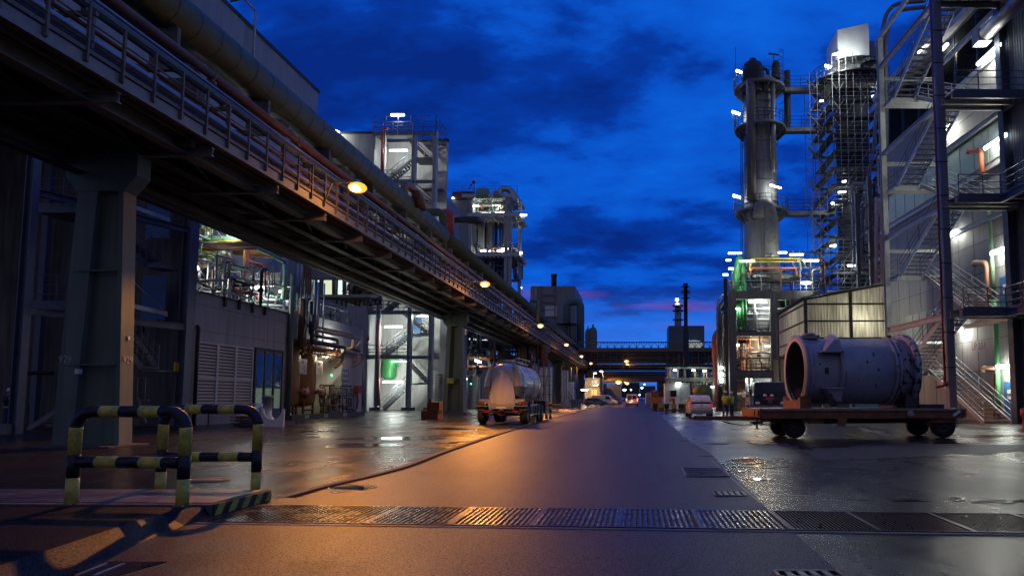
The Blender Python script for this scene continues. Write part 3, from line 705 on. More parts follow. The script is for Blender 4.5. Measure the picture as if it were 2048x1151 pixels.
# piers
def pier(Y, yaw, label, near=False, xc=-15.85, wb=1.9, wt=1.45, dep=1.0, ztop=7.35):
    t = thing('bridge_pier', label, 'pier', (xc, Y, 0), group='piers of the pipe bridge')
    def X(s, z): # s -1..1 across width at height z
        return xc + s*(wb+(wt-wb)*z/ztop)/2
    tb = .30
    def flange(s, m, nm):
        mb = MB(); a0 = X(s,0); a1 = X(s,ztop); k = -s*tb*((1.95 if near else 1.2) if s<0 else (.45 if near else .9))
        mb.add([(a0,Y-dep/2,0),(a0+k,Y-dep/2,0),(a0+k,Y+dep/2,0),(a0,Y+dep/2,0),(a1,Y-dep/2,ztop),(a1+k,Y-dep/2,ztop),(a1+k,Y+dep/2,ztop),(a1,Y+dep/2,ztop)],
               [(0,3,2,1),(4,5,6,7),(0,1,5,4),(1,2,6,5),(2,3,7,6),(3,0,4,7)])
        part(nm, mb, m, t, True)
    flange(-1, M['tealcon'], 'leg'); flange(1, M['tealcon'], 'leg')
    part('web', MB().add([(X(-.9,0),Y-.02,0),(X(.9,0),Y-.02,0),(X(.9,ztop),Y-.02,ztop),(X(-.9,ztop),Y-.02,ztop),(X(-.9,0),Y+.12,0),(X(.9,0),Y+.12,0),(X(.9,ztop),Y+.12,ztop),(X(-.9,ztop),Y+.12,ztop)],
        [(0,1,2,3),(7,6,5,4),(0,4,5,1),(1,5,6,2),(2,6,7,3),(3,7,4,0)]), M['tealcon'], t, True)
    for z in (2.3,5.0): part('stiffener', MB().box((X(-.85,z),Y-.3,z),(X(.85,z),Y-.12,z+.04)), M['tealcon'], t, True)
    h = .38; cp = [(X(-1,ztop)-.02,ztop),(X(1,ztop)+.02,ztop),(X(1,ztop)+h,ztop+.45),(X(1,ztop)+h,ZD-.32),(X(-1,ztop)-h,ZD-.32),(X(-1,ztop)-h,ztop+.45)]
    part('cap', MB().prism(cp,'Y',Y-dep/2-.02,Y+dep/2+.02), M['tealcon'], t, True)
    part('bearing', MB().box((xc-1.0,Y-.5,ZD-.32),(XR-.5,Y-.3,ZD-.03)).box((xc-1.0,Y+.3,ZD-.32),(XR-.5,Y+.5,ZD-.03)), M['rackst'], t, True)
    part('plinth', MB().add([(xc-wb/2-.5,Y-dep/2-.5,0.002),(xc+wb/2+.5,Y-dep/2-.5,0.002),(xc+wb/2+.5,Y+dep/2+.5,0.002),(xc-wb/2-.5,Y+dep/2+.5,0.002),
        (xc-wb/2-.1,Y-dep/2-.1,.24),(xc+wb/2+.1,Y-dep/2-.1,.24),(xc+wb/2+.1,Y+dep/2+.1,.24),(xc-wb/2-.1,Y+dep/2+.1,.24)],
        [(0,3,2,1),(4,5,6,7),(0,1,5,4),(1,2,6,5),(2,3,7,6),(3,0,4,7)]) if not near else MB().box((xc-1.2,Y-.8,.003),(xc+1.1,Y+.8,.05)), M['darkcon'], t, True)
    return t
p1 = pier(19.7, 0, 'nearest bridge pier with the number 929 painted on two faces', True, xc=-15.55, wb=1.95, wt=1.35, dep=.52)
paintw = mat('number_paint', (.5,.5,.48), .6, var=.2)
q = W(130,719,19.42); textobj('lettering', '929', Vector((q.x, 19.425, q.z))-Vector(p1.location), .30, (R(90),0,0), paintw, p1, xs=.85)
xs_ = -15.55+(1.95-.6*2.4/7.35)/2
textobj('lettering', '929', Vector((xs_+.015, 19.72, q.z))-Vector(p1.location), .30, (R(90),-R(2.3),R(90)), paintw, p1, xs=.85)
part('tag_plate', MB().box((xs_-.02,19.68,3.05),(xs_+.01,19.76,3.15)), M['white'], p1, True)
q = W(153,742,19.2); part('junction_box', MB().box((q.x-.06,19.2,q.z-.07),(q.x+.06,19.33,q.z+.07)), M['white'], p1, True)
# pier 2 and farther ones
names = ['second bridge pier with a small yellow plate, behind the dumped rusty block','third bridge pier standing beyond the tanker trailer','fourth bridge pier by the pale tarpaulins','fifth bridge pier near the lit yellow building','sixth bridge pier counted from the camera']
for k, nm in enumerate(names):
    p = pier([58.5,97,135,162,190][k], 0, nm, xc=-15.35, wb=1.75, wt=1.3, dep=.8)
    if k == 0:
        q = W(901,761,58.05); part('sign_plate', MB().box((q.x-.28,58.0,q.z-.22),(q.x+.28,58.05,q.z+.22)), M['yellow'], p, True)
        textobj('lettering','TV 8260',Vector((q.x,57.99,q.z+.08))-Vector(p.location),.12,(R(90),0,0),M['black'],p)
# riser pipe beside the duct step and the short branch ducts
t = thing('riser_pipe','upright grey pipe elbowing over the duct where it steps down','pipe',(-13.4,53,9))
a = W(846,424,53); b = W(886,424,53); c = W(886,560,53)
part('pipe_run', MB().pipe([a,b,c],.30,14,br=.5), M['bigpipe'], t, True)
t = thing('riser_pipe','dull red elbow pipe just right of the grey riser above the duct','pipe',(-13.4,54,12))
a = W(886,426,57); b = W(900,426,57); c = W(900,470,57)
part('pipe_run', MB().pipe([a,b,c],.36,14,br=.5), M['red'], t, True)
t = thing('branch_duct','dark horizontal duct stub with rounded end crossing behind the red elbow','duct',W(925,440,62))
a = W(902,440,62); b = W(950,440,62)
part('duct_run', MB().tube([a,b,b+Vector((.2,.2,0)),b+Vector((.32,.5,0)),b+Vector((.3,1.5,0))],.36,16), M['dark'], t, True)
t = thing('pipe_elbow','rusty twin elbow pipe rising over the duct before the stair tower','pipe',W(815,380,44))
part('pipe_run', MB().pipe([W(811,420,44),W(808,364,44),W(842,392,46),W(846,420,46)],.26,12,br=.5), M['brown'], t, True)
part('pipe_run', MB().pipe([W(826,410,45),W(834,380,45),W(838,415,45)],.2,12,br=.3), M['rust'], t, True)
# sodium lamps on arms
LY = [26.6, 48.8, 76.8, 105, 133, 160, 186, 212]
LPX = [(715,375),(970,568),(1081,651),(1133,689),(1163,712),(1182,726),(1195,736),(1205,743)]
def sodium(p, base, label, power, grp='orange lamps along the pipe bridge', bulb=.12):
    t = thing('sodium_lamp', label, 'lamp', base, group=grp)
    part('arm', MB().pipe([base, (base[0]+.3,base[1],p.z+.18), (p.x-.05,base[1],p.z+.2)], .035, 8), M['rackst'], t, True)
    hd = MB().lathe([(.04,.32),(.10,.30),(.19,.14),(.24,.06),(.23,.05)], (p.x,p.y,p.z), n=16)
    part('head', hd, M['galv'], t, True)
    part('halo_bowl', MB().sph((p.x,p.y,p.z+.0), bulb*2.2, 14, sc=(1.35,1.35,.75)), M['sodface'], t, True)  # glowing bowl sized up to stand in for the lamp's orange halo
    part('bulb', MB().sph((p.x,p.y-bulb*1.2,p.z-.06), bulb*1.55, 12, sc=(1.3,1.3,.8)), M['sodium'], t, True)
    lamp('sodium_light', (p.x,p.y,p.z-.36), power, (1,.36,.05), r=.16, kind='SPOT', spot=R(132), rot=Vector((.38,-.20,-.90)).to_track_quat('-Z','Y').to_euler(), parent=t)
    lamp('sodium_pool', (p.x,p.y,p.z-.33), power*.02, (1,.36,.05), r=.16, kind='SPOT', spot=R(110), rot=Vector((.3,.3,-1)).to_track_quat('-Z','Y').to_euler(), parent=t)
    lamp('sodium_spill', (p.x,p.y,p.z-.30), power*.03, (1,.36,.05), r=.16, parent=t)
for i,(q,Y) in enumerate(zip(LPX,LY)):
    p = W(q[0],q[1],Y); sodium(p, Vector((-12.25,Y-.1,8.95)), 'glowing orange street lamp on the bridge, %s from the camera' % ORD[i], [5200,5600,4200,3200,3000,2600,2400,2400][i], bulb=.12)
sodium(Vector((-10.6,4.2,9.36)), Vector((-12.25,4.1,8.95)), 'orange street lamp on the bridge overhead beside the camera', 18)
# ================================================================ left side buildings
XA = -22.3; ZA = 6.72
def yA(px): return 22.3*1400/(1275-px)
# --- long grey hall wall
t = thing('grey_hall', 'low grey hall with louvre panels and blue doors behind the bridge piers', 'building', (XA,45,0))
hall = t
w = MB(); y0 = yA(366); y1 = yA(562)
w.box((XA-.35,y0,0),(XA,y1,ZA))
part('wall', w, M['greyfac'], t, True)
sm = MB()
for z in (1.6,3.2,4.8,6.1): sm.box((XA+.001,y0,z),(XA+.006,y1,z+.02))
for k in (3,): yy=y0+(y1-y0)*k/4; sm.box((XA+.001,yy,4.2),(XA+.006,yy+.02,ZA))
part('wall_joint', sm, M['darkcon'], t, True)
part('coping', MB().box((XA-.42,y0,ZA),(XA+.06,y1,ZA+.07)), M['dark'], t, True)
for k in range(4):
    yy = yA(425)+k*1.35; part('coping_bracket', MB().box((XA+.06,yy,ZA-.45),(XA+.16,yy+.16,ZA+.1)), M['dark'], t, True)
z0=.95; z1=4.25; a=yA(376); b=yA(491); n=3
for k in range(n):
    q0=a+(b-a)*k/n; q1=a+(b-a)*(k+1)/n
    fr=MB().box((XA+.0,q0,z0),(XA+.09,q0+.09,z1)).box((XA+.0,q1-.09,z0),(XA+.09,q1,z1)).box((XA,q0+.09,z1-.09),(XA+.085,q1-.09,z1)).box((XA,q0+.09,z0),(XA+.085,q1-.09,z0+.09)).box((XA,q0+.09,2.35),(XA+.088,q1-.09,2.43))
    lv=part('louvre_panel', fr, M['paint'], t, True)
    part('backing',MB().box((XA+.002,q0+.09,z0+.09),(XA+.012,q1-.09,z1-.09)),M['black'],lv,True)  # black sheet puts the dark of the gaps between slats into colour
    sl=MB(); z=z0+.14
    while z<z1-.12:
        sl.add([(XA+.015,q0+.1,z+.10),(XA+.08,q0+.1,z),(XA+.08,q1-.1,z),(XA+.015,q1-.1,z+.09),(XA+.015,q0+.1,z+.075),(XA+.08,q0+.1,z-.015),(XA+.08,q1-.1,z-.015),(XA+.015,q1-.1,z+.075)],[(0,1,2,3),(7,6,5,4),(0,4,5,1),(1,5,6,2),(2,6,7,3),(3,7,4,0)]); z+=.17
    part('slats', sl, mat('beige_slat',(.62,.55,.46),.6,var=.15), lv, True)
bb=MB(); y=a-.3; k=0
bb.box((XA+.9,a-.4,.62),(XA+1.0,b+.5,.72))
y=a-.4
while y<b+.4: bb.box((XA+.895,y,.615),(XA+1.005,y+.22,.725),mi=1); y+=.5
for yy in (a-.3,(a+b)/2,b+.35): bb.box((XA+.92,yy,0),(XA+.98,yy+.06,.62))
tt=thing('guard_rail','low striped guard rail in front of the louvre panels','guard rail',(XA+.95,(a+b)/2,0)); part('rail',bb,[M['dark'],M['galv']],tt,True)
a=yA(497); b=yA(553)
fr=MB()
for k in range(4): yy=a+(b-a)*k/3; fr.box((XA,yy-.05,0),(XA+.08,yy+.05,4.2))
fr.box((XA,a-.05,4.2),(XA+.08,b+.05,4.32))
d_=part('door_frame',fr,M['dark'],t,True)
for k in range(3):
    q0=a+(b-a)*k/3+.06; q1=a+(b-a)*(k+1)/3-.06
    dr=part('door',MB().box((XA+.005,q0,.02),(XA+.05,q1,4.18)),M['bluesteel'],t,True)
    part('pane',MB().box((XA+.05,q0+.12,.75),(XA+.058,q1-.12,1.95)),mat('green_pane',(.2,.3,.2),.3,var=.2,emit=(.6,.9,.5),es=.10),dr,True)
    part('pane',MB().box((XA+.05,q0+.12,2.1),(XA+.058,q1-.12,4.0)),M['glass'],dr,True)
t2=thing('downpipe','black upright pipe with rounded top beside the louvre panels','pipe',(XA+.15,yA(371),0)); part('pipe_run',MB().tube([(XA+.16,yA(371),0),(XA+.16,yA(371),4.9),(XA+.08,yA(371),5.0)],.09,10),M['black'],t2,True)
t2=thing('notice_plate','small pale notice plate on the hall corner left of the black pipe','sign',(XA+.05,yA(353),3.2)); p=phit(354,733,(XA+.05,0,0),(1,0,0)); part('plate',MB().box((XA+.02,p.y-.2,p.z-.22),(XA+.04,p.y+.2,p.z+.22)),M['yellowg'],t2,True)
t2=thing('rain_pipe','thick grey-green rainwater pipe at the end of the hall wall','pipe',(XA+.2,yA(565),0)); part('pipe_run',MB().tube([(XA+.2,yA(563),0),(XA+.2,yA(563),9.3)],.16,12).cyl((XA+.2,yA(563),3.4),(XA+.2,yA(563),3.5),.2),M['tealcon'],t2,True)
# --- recess with the two orange vessels
yb0=yA(562); yb1=yA(714); XB=XA-3.0
t=thing('vessel_bay','open bay with pale rear wall and grey parapet housing two orange vessels','building',(XA-1.5,50,0)); bay=t
part('rear_wall',MB().box((XB-.2,yb0,0),(XB,yb1,5.2)),M['whitefac'],t,True)
part('end_wall',MB().box((XA-3.2,yb1,0),(XA,yb1+.5,6.9)),M['whitefac'],t,True)
part('end_wall',MB().box((XA-2.9,yb1-3.4,0),(XA,yb1-.001,4.9)),M['whitefac'],t,True)
part('parapet',MB().box((XA-3.2,yb0,5.2),(XA,yb1-.001,7.0)),M['greyfac'],t,True)
part('base_kerb',MB().box((XA-.1,yb0,0),(XA+.5,yb1,.28)),M['kerbm'],t,True)
st=MB()
for k in range(3):
    yy=yA(590+k*40)
    for j in range(3): st.box((XA+.502,yy+j*.22,.02),(XA+.51,yy+j*.22+.1,.26))
[part('marking',MB().box((XA+.502,yA(590+k*40)+j*.22,.02),(XA+.51,yA(590+k*40)+j*.22+.1,.26)),M['white'],t,True) for k in range(3) for j in range(3)]
def vessel(yc,label,sgn):
    t=thing('orange_vessel',label,'tank',(XA-1.1,yc,0),group='orange vessels in the bay')
    c=(XA-1.1,yc,0)
    part('shell',MB().lathe([(.3,.75),(.8,.85),(1.05,1.15),(1.1,1.5),(1.1,5.0),(1.0,5.4)],c,n=24),M['orange'],t,True)
    fr=MB()
    for dx in (-.7,.7):
        for dy in (-.7,.7): part('leg',MB().bar((c[0]+dx,yc+dy,.2),(c[0]+dx,yc+dy,1.1),.12),M['rust'],t,True)
    part('cross_bar',MB().bar((c[0]+.7,yc-.64,.55),(c[0]+.7,yc+.64,.55),.1),M['rust'],t,True)
    part('manway',MB().lathe([(.001,.12),(.42,.12),(.42,.04),(.36,.04),(.36,-.1)],(XA+.05,yc+1.05,1.75),'X',20),M['rust'],t,True)
    part('nozzle',MB().lathe([(.001,.3),(.22,.3),(.22,.22),(.14,.22),(.14,-.2)],(XA+.05,yc+.2,1.8),'X',14).lathe([(.001,.5),(.22,.5),(.22,.42),(.1,.42),(.1,.3)],(XA+.05,yc+.2,1.8),'X',14),M['peach'],t,True)
    sg=part('sign',MB().box((XA+.06,yc+.0,2.95),(XA+.08,yc+1.0,3.95)),M['white'],t,True)
    rel=Vector((XA+.083,yc+.52,3.74))-Vector(t.location)
    textobj('lettering','AB 1',rel,.34,(R(90),0,R(90)),M['black'],sg)
    textobj('lettering','Tank 2',rel-Vector((0,-.1,.28)),.16,(R(90),0,R(90)),M['black'],sg)
    textobj('lettering','Thermo',rel-Vector((0,-.1,.46)),.15,(R(90),0,R(90)),M['black'],sg)
    textobj('lettering','RS1',rel-Vector((0,-.2,.64)),.15,(R(90),0,R(90)),M['black'],sg)
    return t
vessel(yA(588),'nearer orange vessel with white AB sign in the bay',1)
vessel(yA(622),'farther orange vessel with white AB sign in the bay',1)
rnd=random.Random(11)
def clutter(parent,x0,x1,ya,yb,z0,z1,n,mats,rr=(.02,.06),name='pipe',seed=1,lim=None):
    """orthogonal process pipework in a box, each pipe a part"""
    rnd=random.Random(seed)
    for i in range(n):
        r=rnd.uniform(*rr); P=[Vector((rnd.uniform(x0,x1),rnd.uniform(ya,yb),rnd.choice([z0,rnd.uniform(z0,z1)])))]
        ax=rnd.choice([2,1,2,0]) 
        for k in range(rnd.randint(1,4)):
            q=P[-1].copy(); lo,hi=[(x0,x1),(ya,yb),(z0,z1)][ax]; v=rnd.uniform(lo,hi)
            if abs(v-q[ax])<r*5: v=hi if hi-q[ax]>q[ax]-lo else lo
            q[ax]=v; P.append(q); ax=(ax+rnd.choice([1,2]))%3
        mb=MB().pipe(P,r,8,br=r*3)
        if rnd.random()<.6:   # valve / flange
            a,b=P[0],P[1]; m=a.lerp(b,.5); d=(b-a).normalized(); mb.cyl(m-d*r*1.6,m+d*r*1.6,r*2.1,8); 
            u=d.orthogonal().normalized(); mb.cyl(m,m+u*r*5,r*.4,5); mb.cyl(m+u*r*5,m+u*(r*5+.02),r*2.4,8)
        part(name,mb,M[rnd.choice(mats)],parent,True)
t=thing('valve_skid','tangle of small valves and thin pipes on the pale wall beside the vessels','pipework',(XA-.8,yA(670),0))
clutter(t,XA-.6,XA+.3,yA(648),yA(700),.3,2.3,60,['dark','galv','steel','rust','black'],(.02,.05),seed=3)
part('sign_board',MB().box((XA+.02,yA(676),2.6),(XA+.05,yA(690),3.5)),mat('pictogram_blue',(.12,.16,.3),.5,var=.1),t,True)
for i in range(3):
    for j in range(2): part('pictogram',MB().box((XA+.05,yA(676)+.1+i*.37,2.7+j*.4),(XA+.056,yA(676)+.33+i*.37,3.0+j*.4)),M['white'],t,True)
part('green_indicator',MB().box((XA-.3,yA(663),2.95),(XA-.25,yA(663)+.18,3.12)),emat('green_led',(.1,1,.4),3),t,True)
t=thing('pipe_manifold','brown manifold of bent pipes running over the orange vessels','pipework',(XA,yA(620),5))
rnd=random.Random(5)
for k in range(9):
    r=rnd.uniform(.05,.13); x=XA+.25+rnd.uniform(0,.9); z=rnd.uniform(4.5,6.2); ya_=yA(575+rnd.uniform(0,15)); yb_=yA(640+rnd.uniform(0,65))
    part('pipe',MB().pipe([(x,ya_,z+rnd.uniform(1.5,3.5)),(x,ya_,z),(x,yb_,z),(x,yb_,z-rnd.uniform(.3,1.0)),(XA-.1,yb_,z-1.0)],r,8),M[rnd.choice(['rust','brown','dark','steel','galv'])],t,True)
for k in range(8):
    r=rnd.uniform(.035,.09); x=XA+.2+rnd.uniform(0,.8); yy=yA(572+k*6+rnd.uniform(0,4))
    part('riser',MB().tube([(x,yy,5.0),(x,yy,9.2)],r,8),M[rnd.choice(['rust','brown','galv','steel'])],t,True)
clutter(t,XA-.2,XA+.9,yA(575),yA(655),4.3,5.2,16,['rust','brown','dark','orange'],(.03,.07),seed=8)
t=thing('roof_valves','small silvery valves and rails standing on the bay parapet','pipework',(XA-.5,yA(660),7))
clutter(t,XA-1.2,XA+.1,yA(612),yA(705),7.05,8.3,18,['galv','steel','dark'],(.02,.05),seed=9)
textobj('lettering','SG',phit(700,647,(XA+.01,0,0),(1,0,0))-Vector(bay.location)+Vector((.005,0,0)),.55,(R(90),0,R(90)),M['dark'],bay)
# fire post and tubes right of the bay
t=thing('fire_cabinet','small dark red fire cabinet on the pale corner beside the bay','cabinet',(XA+.2,yA(711),1.9)); p=phit(712,779,(XA+.1,0,0),(1,0,0))
part('box',MB().box((XA+.02,p.y-.25,p.z-.3),(XA+.4,p.y+.35,p.z+.35)),M['red'],t,True); part('hose',MB().tube([(XA+.2,p.y,p.z-.3),(XA+.25,p.y+.1,p.z-.9),(XA+.2,p.y-.05,p.z-1.5)],.08,8),M['red'],t,True)
# saddle support and scrap in front
p=G(545,853); t=thing('pipe_saddle','worn white steel saddle with a dull metal pot lying before the blue doors','saddle',(p.x,p.y,0))
pts=[(-.5,0),(.5,0),(.5,.8)]+[(.38*math.cos(a),.8-.0-.38*math.sin(a)) for a in [PI*k/12 for k in range(1,12)]]+[(-.5,.8)]
pts=[(-.55,0),(.55,0),(.55,.85)]+[(.45*math.cos(PI*k/12),.85-.5*math.sin(PI*k/12)) for k in range(0,13)]+[(-.55,.85)]
part('saddle_plate',MB().prism([(p.x+u,v) for u,v in pts],'Y',p.y-.06,p.y+.06),M['white'],t,True)
part('base_frame',MB().box((p.x-1.6,p.y+.1,.02),(p.x+.5,p.y+1.2,.25)),M['dark'],t,True)
part('pot',MB().lathe([(.001,1.5),(.26,1.5),(.26,1.4),(.2,1.38),(.22,.5),(.35,.35),(.35,.25)],(p.x-.55,p.y+.5,0),n=18),M['insul'],t,True)
part('half_shell',MB().lathe([(.6,-.5),(.62,0),(.6,.5)],(p.x-1.3,p.y+.7,.5),'Y',14,a0=0,a1=PI),M['insul'],t,True)
p=G(490,850); tt=thing('pallet','rusty wooden pallet stack left of the white saddle','pallet',(p.x,p.y+.5,0)); mb=MB()
for k in range(4): mb.box((p.x-.8,p.y,.08+k*.16),(p.x+.6,p.y+1.2,.12+k*.16)).box((p.x-.7+.3*k%2,p.y+.1,.02+k*.16),(p.x-.55,p.y+1.1,.08+k*.16)).box((p.x+.3,p.y+.1,.02+k*.16),(p.x+.45,p.y+1.1,.08+k*.16))
part('boards',mb,M['wood'],tt,True)

# --- dark blue stair frame at the far left
t=thing('stair_frame','dark blue steel stair frame left behind the nearest pier','stair tower',(-25,29,0)); fr=t
XF=XA
for (px,Y,w) in ((349,33.4,.42),(361,34.2,.25)):
    x=(px-1275)/1400*Y; part('column',MB().ibeam((x,Y,0),(x,Y,16),w,w,.04,(1,0,0)),M['bluesteel'],t,True)
q=G(14,900); xL=(8-1275)/1400*26.5; part('column',MB().ibeam((xL,26.5,0),(xL,26.5,16),.34,.34,.04,(1,0,0)),M['bluesteel'],t,True)
xR=(347-1275)/1400*33.2
part('column',MB().box((-29.8,33.6,0),(-29.5,33.9,16)),M['bluesteel'],t,True)
for z in (4.95,9.7,13.5):
    part('floor_beam',MB().ibeam((xL,26.6,z-.15),(xR,33.2,z-.15),.2,.3),M['bluesteel'],t,True)
for (z,zt) in ((4.95,4.95),(9.7,9.7)):
    # landing at left between x px 0..125
    a=W(20,590,27.5); Yl=27.6
    x0=(22-1275)/1400*Yl; x1=(128-1275)/1400*Yl; zz={4.95:5.2,9.7:9.25}[z]
    ld=part('landing',MB().box((x0,Yl,zz-.28),(x1,Yl+1.6,zz)),M['bluesteel'],t,True)
    add_rail(ld,[(x0,Yl,zz),(x1,Yl,zz),(x1,Yl+1.5,zz)],M['bluesteel'],1.15,1.2)
    part('door',MB().box((x0+.3,33.5,zz),(x0+1.5,33.56,zz+2.2)),M['blue'],t,True)
# stair flights seen right of the pier
def fl(pa,pb,Ya,Yb,wv,n,par,m='bluesteel',h=1.05,name='stair_flight',side=(0,1)):
    a=W(pa[0],pa[1],Ya); b=W(pb[0],pb[1],Yb)
    if a.z>b.z: a,b=b,a
    o=part(name,flight(a,b,wv,n,.24,.05),M[m],par,True)
    up=Vector((0,0,h)); mr=MB(); wv=Vector(wv)
    for s in side:
        for k in (.5,1): mr.tube([a+wv*s+up*k,b+wv*s+up*k],.02,5,False)
        for k in range(5): q=a.lerp(b,k/4)+wv*s; mr.tube([q,q+up],.022,5,False)
    part('handrail',mr,M[m],o,True)
    return o
fl((236,672),(284,737),31.0,32.0,(0,1.1,0),9,t,'steel')
fl((240,478),(292,530),31.0,32.0,(0,1.1,0),9,t)
ld=part('landing',MB().box((W(284,737,32).x,32,W(284,737,32).z-.12),(W(318,742,32).x,33.1,W(318,742,32).z+.05)),M['steel'],t,True)
add_rail(ld,[W(284,737,32),W(316,737,32)],M['steel'],1.1,.6)
ld=part('landing',MB().box((W(292,530,32).x,32,W(292,530,32).z-.12),(W(325,530,32).x,33.1,W(292,530,32).z+.05)),M['bluesteel'],t,True)
add_rail(ld,[W(292,530,32),W(325,530,32)],M['bluesteel'],1.1,.6)
for pa,pb in (((240,516),(333,448)),((243,540),(325,618))):
    part('brace_rod',MB().cyl(W(*pa,33),W(*pb,33),.022,6),M['galv'],t,True)
part('beam',MB().bar(W(240,405,30),W(338,440,33.2),.12,.2),M['paint'],t,True)
part('beam',MB().bar(W(240,606,30),W(333,628,33.2),.12,.22),M['paint'],t,True)
# low stair at the person
p=G(55,858); o=part('stair_flight',flight((p.x,p.y,0),(p.x+1.6,p.y+.4,1.25),(0,1.0,0),7,.2,.04),M['steel'],t,True)
add_rail(o,[(p.x,p.y,0),(p.x,p.y,0.01)],M['steel'],1.1,1)
tt=thing('loading_rack','empty upright tube rack by the blue column','rack',(W(250,800,31).x,31,0)); mr=MB()
for px in (243,260,276,292): a=W(px,755,31); mr.tube([(a.x,31,.9),(a.x,31,a.z)],.02,5)
a=W(243,755,31); b=W(292,755,31); mr.tube([a,b],.02,5); mr.tube([(a.x,31,.9),(b.x,31,.9)],.02,5)
for k in range(4): q=W(276+k*4,800+k*9,31); mr.bar(q,q+Vector((.5,0,0)),.1,.04)
mr.bar((W(276,795,31)),(W(292,845,31)),.04,.08)
part('rack_frame',mr,M['steel'],tt,True)
t=thing('rear_building','dark stained wall behind the blue stair frame','building',(-32,34,0))
part('wall',MB().box((-60,34.6,0),(XA-.4,35,18)),M['wall2'],t,True)
part('pipe',MB().pipe([W(37,802,33.6),W(37,745,33.6),W(105,745,33.6)],.09,8),M['black'],t,True)
part('window',MB().box((W(267,652,34.5).x,34.5,W(267,665,34.5).z),(W(286,652,34.5).x,34.59,W(286,652,34.5).z)),M['black'],t,True)

# --- tall far left hall whose top shows above the duct
t=thing('tall_grey_building','tall plain grey building rising above the duct at upper left','building',(-30,40,0))
e=27*1400/667
part('wall',MB().box((-60,24,15),(-27,e,27.1)),M['facade'],t,True)
part('roof_edge',MB().box((-60,24,27.1),(-26.9,e+.1,27.35)),M['dark'],t,True)
part('lower_wall',MB().box((-60,35.1,0),(-29,e-.1,15)),M['greyfac'],t,True)
p=phit(503,75,(-26.8,0,0),(1,0,0)); part('vent_pipe',MB().pipe([(-27.5,p.y-1.5,28.1),(-26.6,p.y-1.5,28.3),(-26.6,p.y,28.3),(-26.6,p.y,21)],.09,8),M['galv'],t,True)
# --- roofless process bay above the hall wall
t=thing('process_bay','open process deck crowded with green, brown and yellow pipes above the grey hall wall','process plant',(-25,42,6.7)); pb=t
part('deck',MB().box((-28.9,35.1,6.3),(XA-.45,56,6.6)),M['darkcon'],t,True)
def P2(name,pts,r,m,par=t,Y=None,br=None,n=10): part(name,MB().pipe([W(a,b,c) for a,b,c in pts],r,n,br=br),M[m],par,True)
P2('pipe',[(330,450,42),(405,450,42)],.17,'palegreen'); P2('pipe',[(330,478,43),(487,477,43)],.2,'palegreen')
P2('pipe',[(360,484,42.5),(490,481,42.5)],.05,'yellow'); P2('pipe',[(362,492,41),(512,488,41)],.16,'brown'); P2('pipe',[(385,500,41.5),(512,496,41.5)],.10,'brown')
P2('pipe',[(364,520,39),(368,497,39),(378,490,39)],.10,'red'); P2('pipe',[(368,528,38.6),(372,500,38.6)],.06,'red')
P2('pipe',[(444,500,42),(444,550,42)],.17,'palegreen'); P2('pipe',[(446,507,41),(450,530,41),(449,583,41)],.16,'peach'); P2('pipe',[(455,507,41),(460,530,41),(457,583,41)],.16,'peach')
P2('pipe',[(470,500,44),(560,508,44)],.32,'rust'); P2('pipe',[(489,495,42),(487,600,42)],.05,'yellow')
P2('pipe',[(510,488,42),(512,496,42),(540,508,43),(570,524,44)],.13,'palegreen'); P2('pipe',[(570,524,44),(569,600,44)],.13,'palegreen')
P2('pipe',[(497,498,43),(497,521,43),(528,530,43),(538,545,43),(538,590,43)],.05,'red'); P2('pipe',[(530,545,43),(531,590,43)],.05,'red')
P2('pipe',[(492,498,43),(492,560,43)],.04,'red')
for k in range(7): P2('pipe',[(366,525+k*4,40.5),(430,556+k*3,44)],.05,['brown','galv','red','rust','steel','brown','galv'][k],n=6)
for k in range(8): part('yellow_grating',MB().box(W(372+k*7,454,41),W(378+k*7,458,41.6)),M['yellow'],t,True) if k%2==0 else P2('pipe',[(375+k*7,456,41.2),(374+k*7,476,41.2)],.04,'palegreen',n=6)
part('grating',MB().box(W(370,456,41.6),W(432,458,42)),M['yellow'],t,True)
for a,b in (((382,502,38),(425,583,38)),((490,560,44),(555,520,46)),((505,560,44),(548,520,46)),((560,560,45),(566,520,46)),((395,515,41),(408,502,41)),((430,457,42),(446,480,42))):
    part('brace',MB().cyl(W(*a),W(*b),.035,6),M['steel' if a[0]<560 else 'galv'],t,True)
for px in (382,404,545,549): part('post',MB().cyl(W(px,515,40),W(px,575,40),.03,6),M['galv'],t,True)
add_rail(t,[W(382,572,38.5),W(425,585,40)],M['galv'],1.0,1.0); add_rail(t,[W(470,560,44),W(560,560,44)],M['galv'],.4,1.0)
part('vessel',MB().sph(W(432,556,42),.33,14,sc=(1,1,.8)),M['insul'],t,True); part('vessel',MB().sph(W(376,560,37.5),.5,14,sc=(1.2,1,.7)),M['steel'],t,True)
part('motor',MB().cyl(W(400,550,39),W(412,550,39),.42,14),M['dark'],t,True)
ladder=MB()
for px in (500,508): ladder.cyl(W(px,515,45),W(px,558,45),.025,5)
for k in range(9): ladder.cyl(W(500,518+k*4.8,45),W(508,518+k*4.8,45),.018,5)
part('ladder',ladder,M['dark'],t,True)
clutter(t,-25.5,-22.9,38,43,6.6,9.5,34,['rust','dark','galv','brown','steel','palegreen','insul'],(.03,.09),seed=21)
clutter(t,-26.5,-22.9,43,50,6.6,9.0,34,['rust','dark','galv','red','steel','insul','palegreen'],(.03,.09),seed=22)
clutter(t,-27.5,-25.8,38,43,9.5,13.2,18,['palegreen','brown','rust','galv','yellow'],(.04,.1),seed=23)
part('back_wall',MB().box((-29.1,36,6.6),(-28.9,55,15.2)),M['facade'],t,True)
part('lamp_screen',MB().box(W(520,545,50),W(560,592,50.2)),M['facade'],t,True)
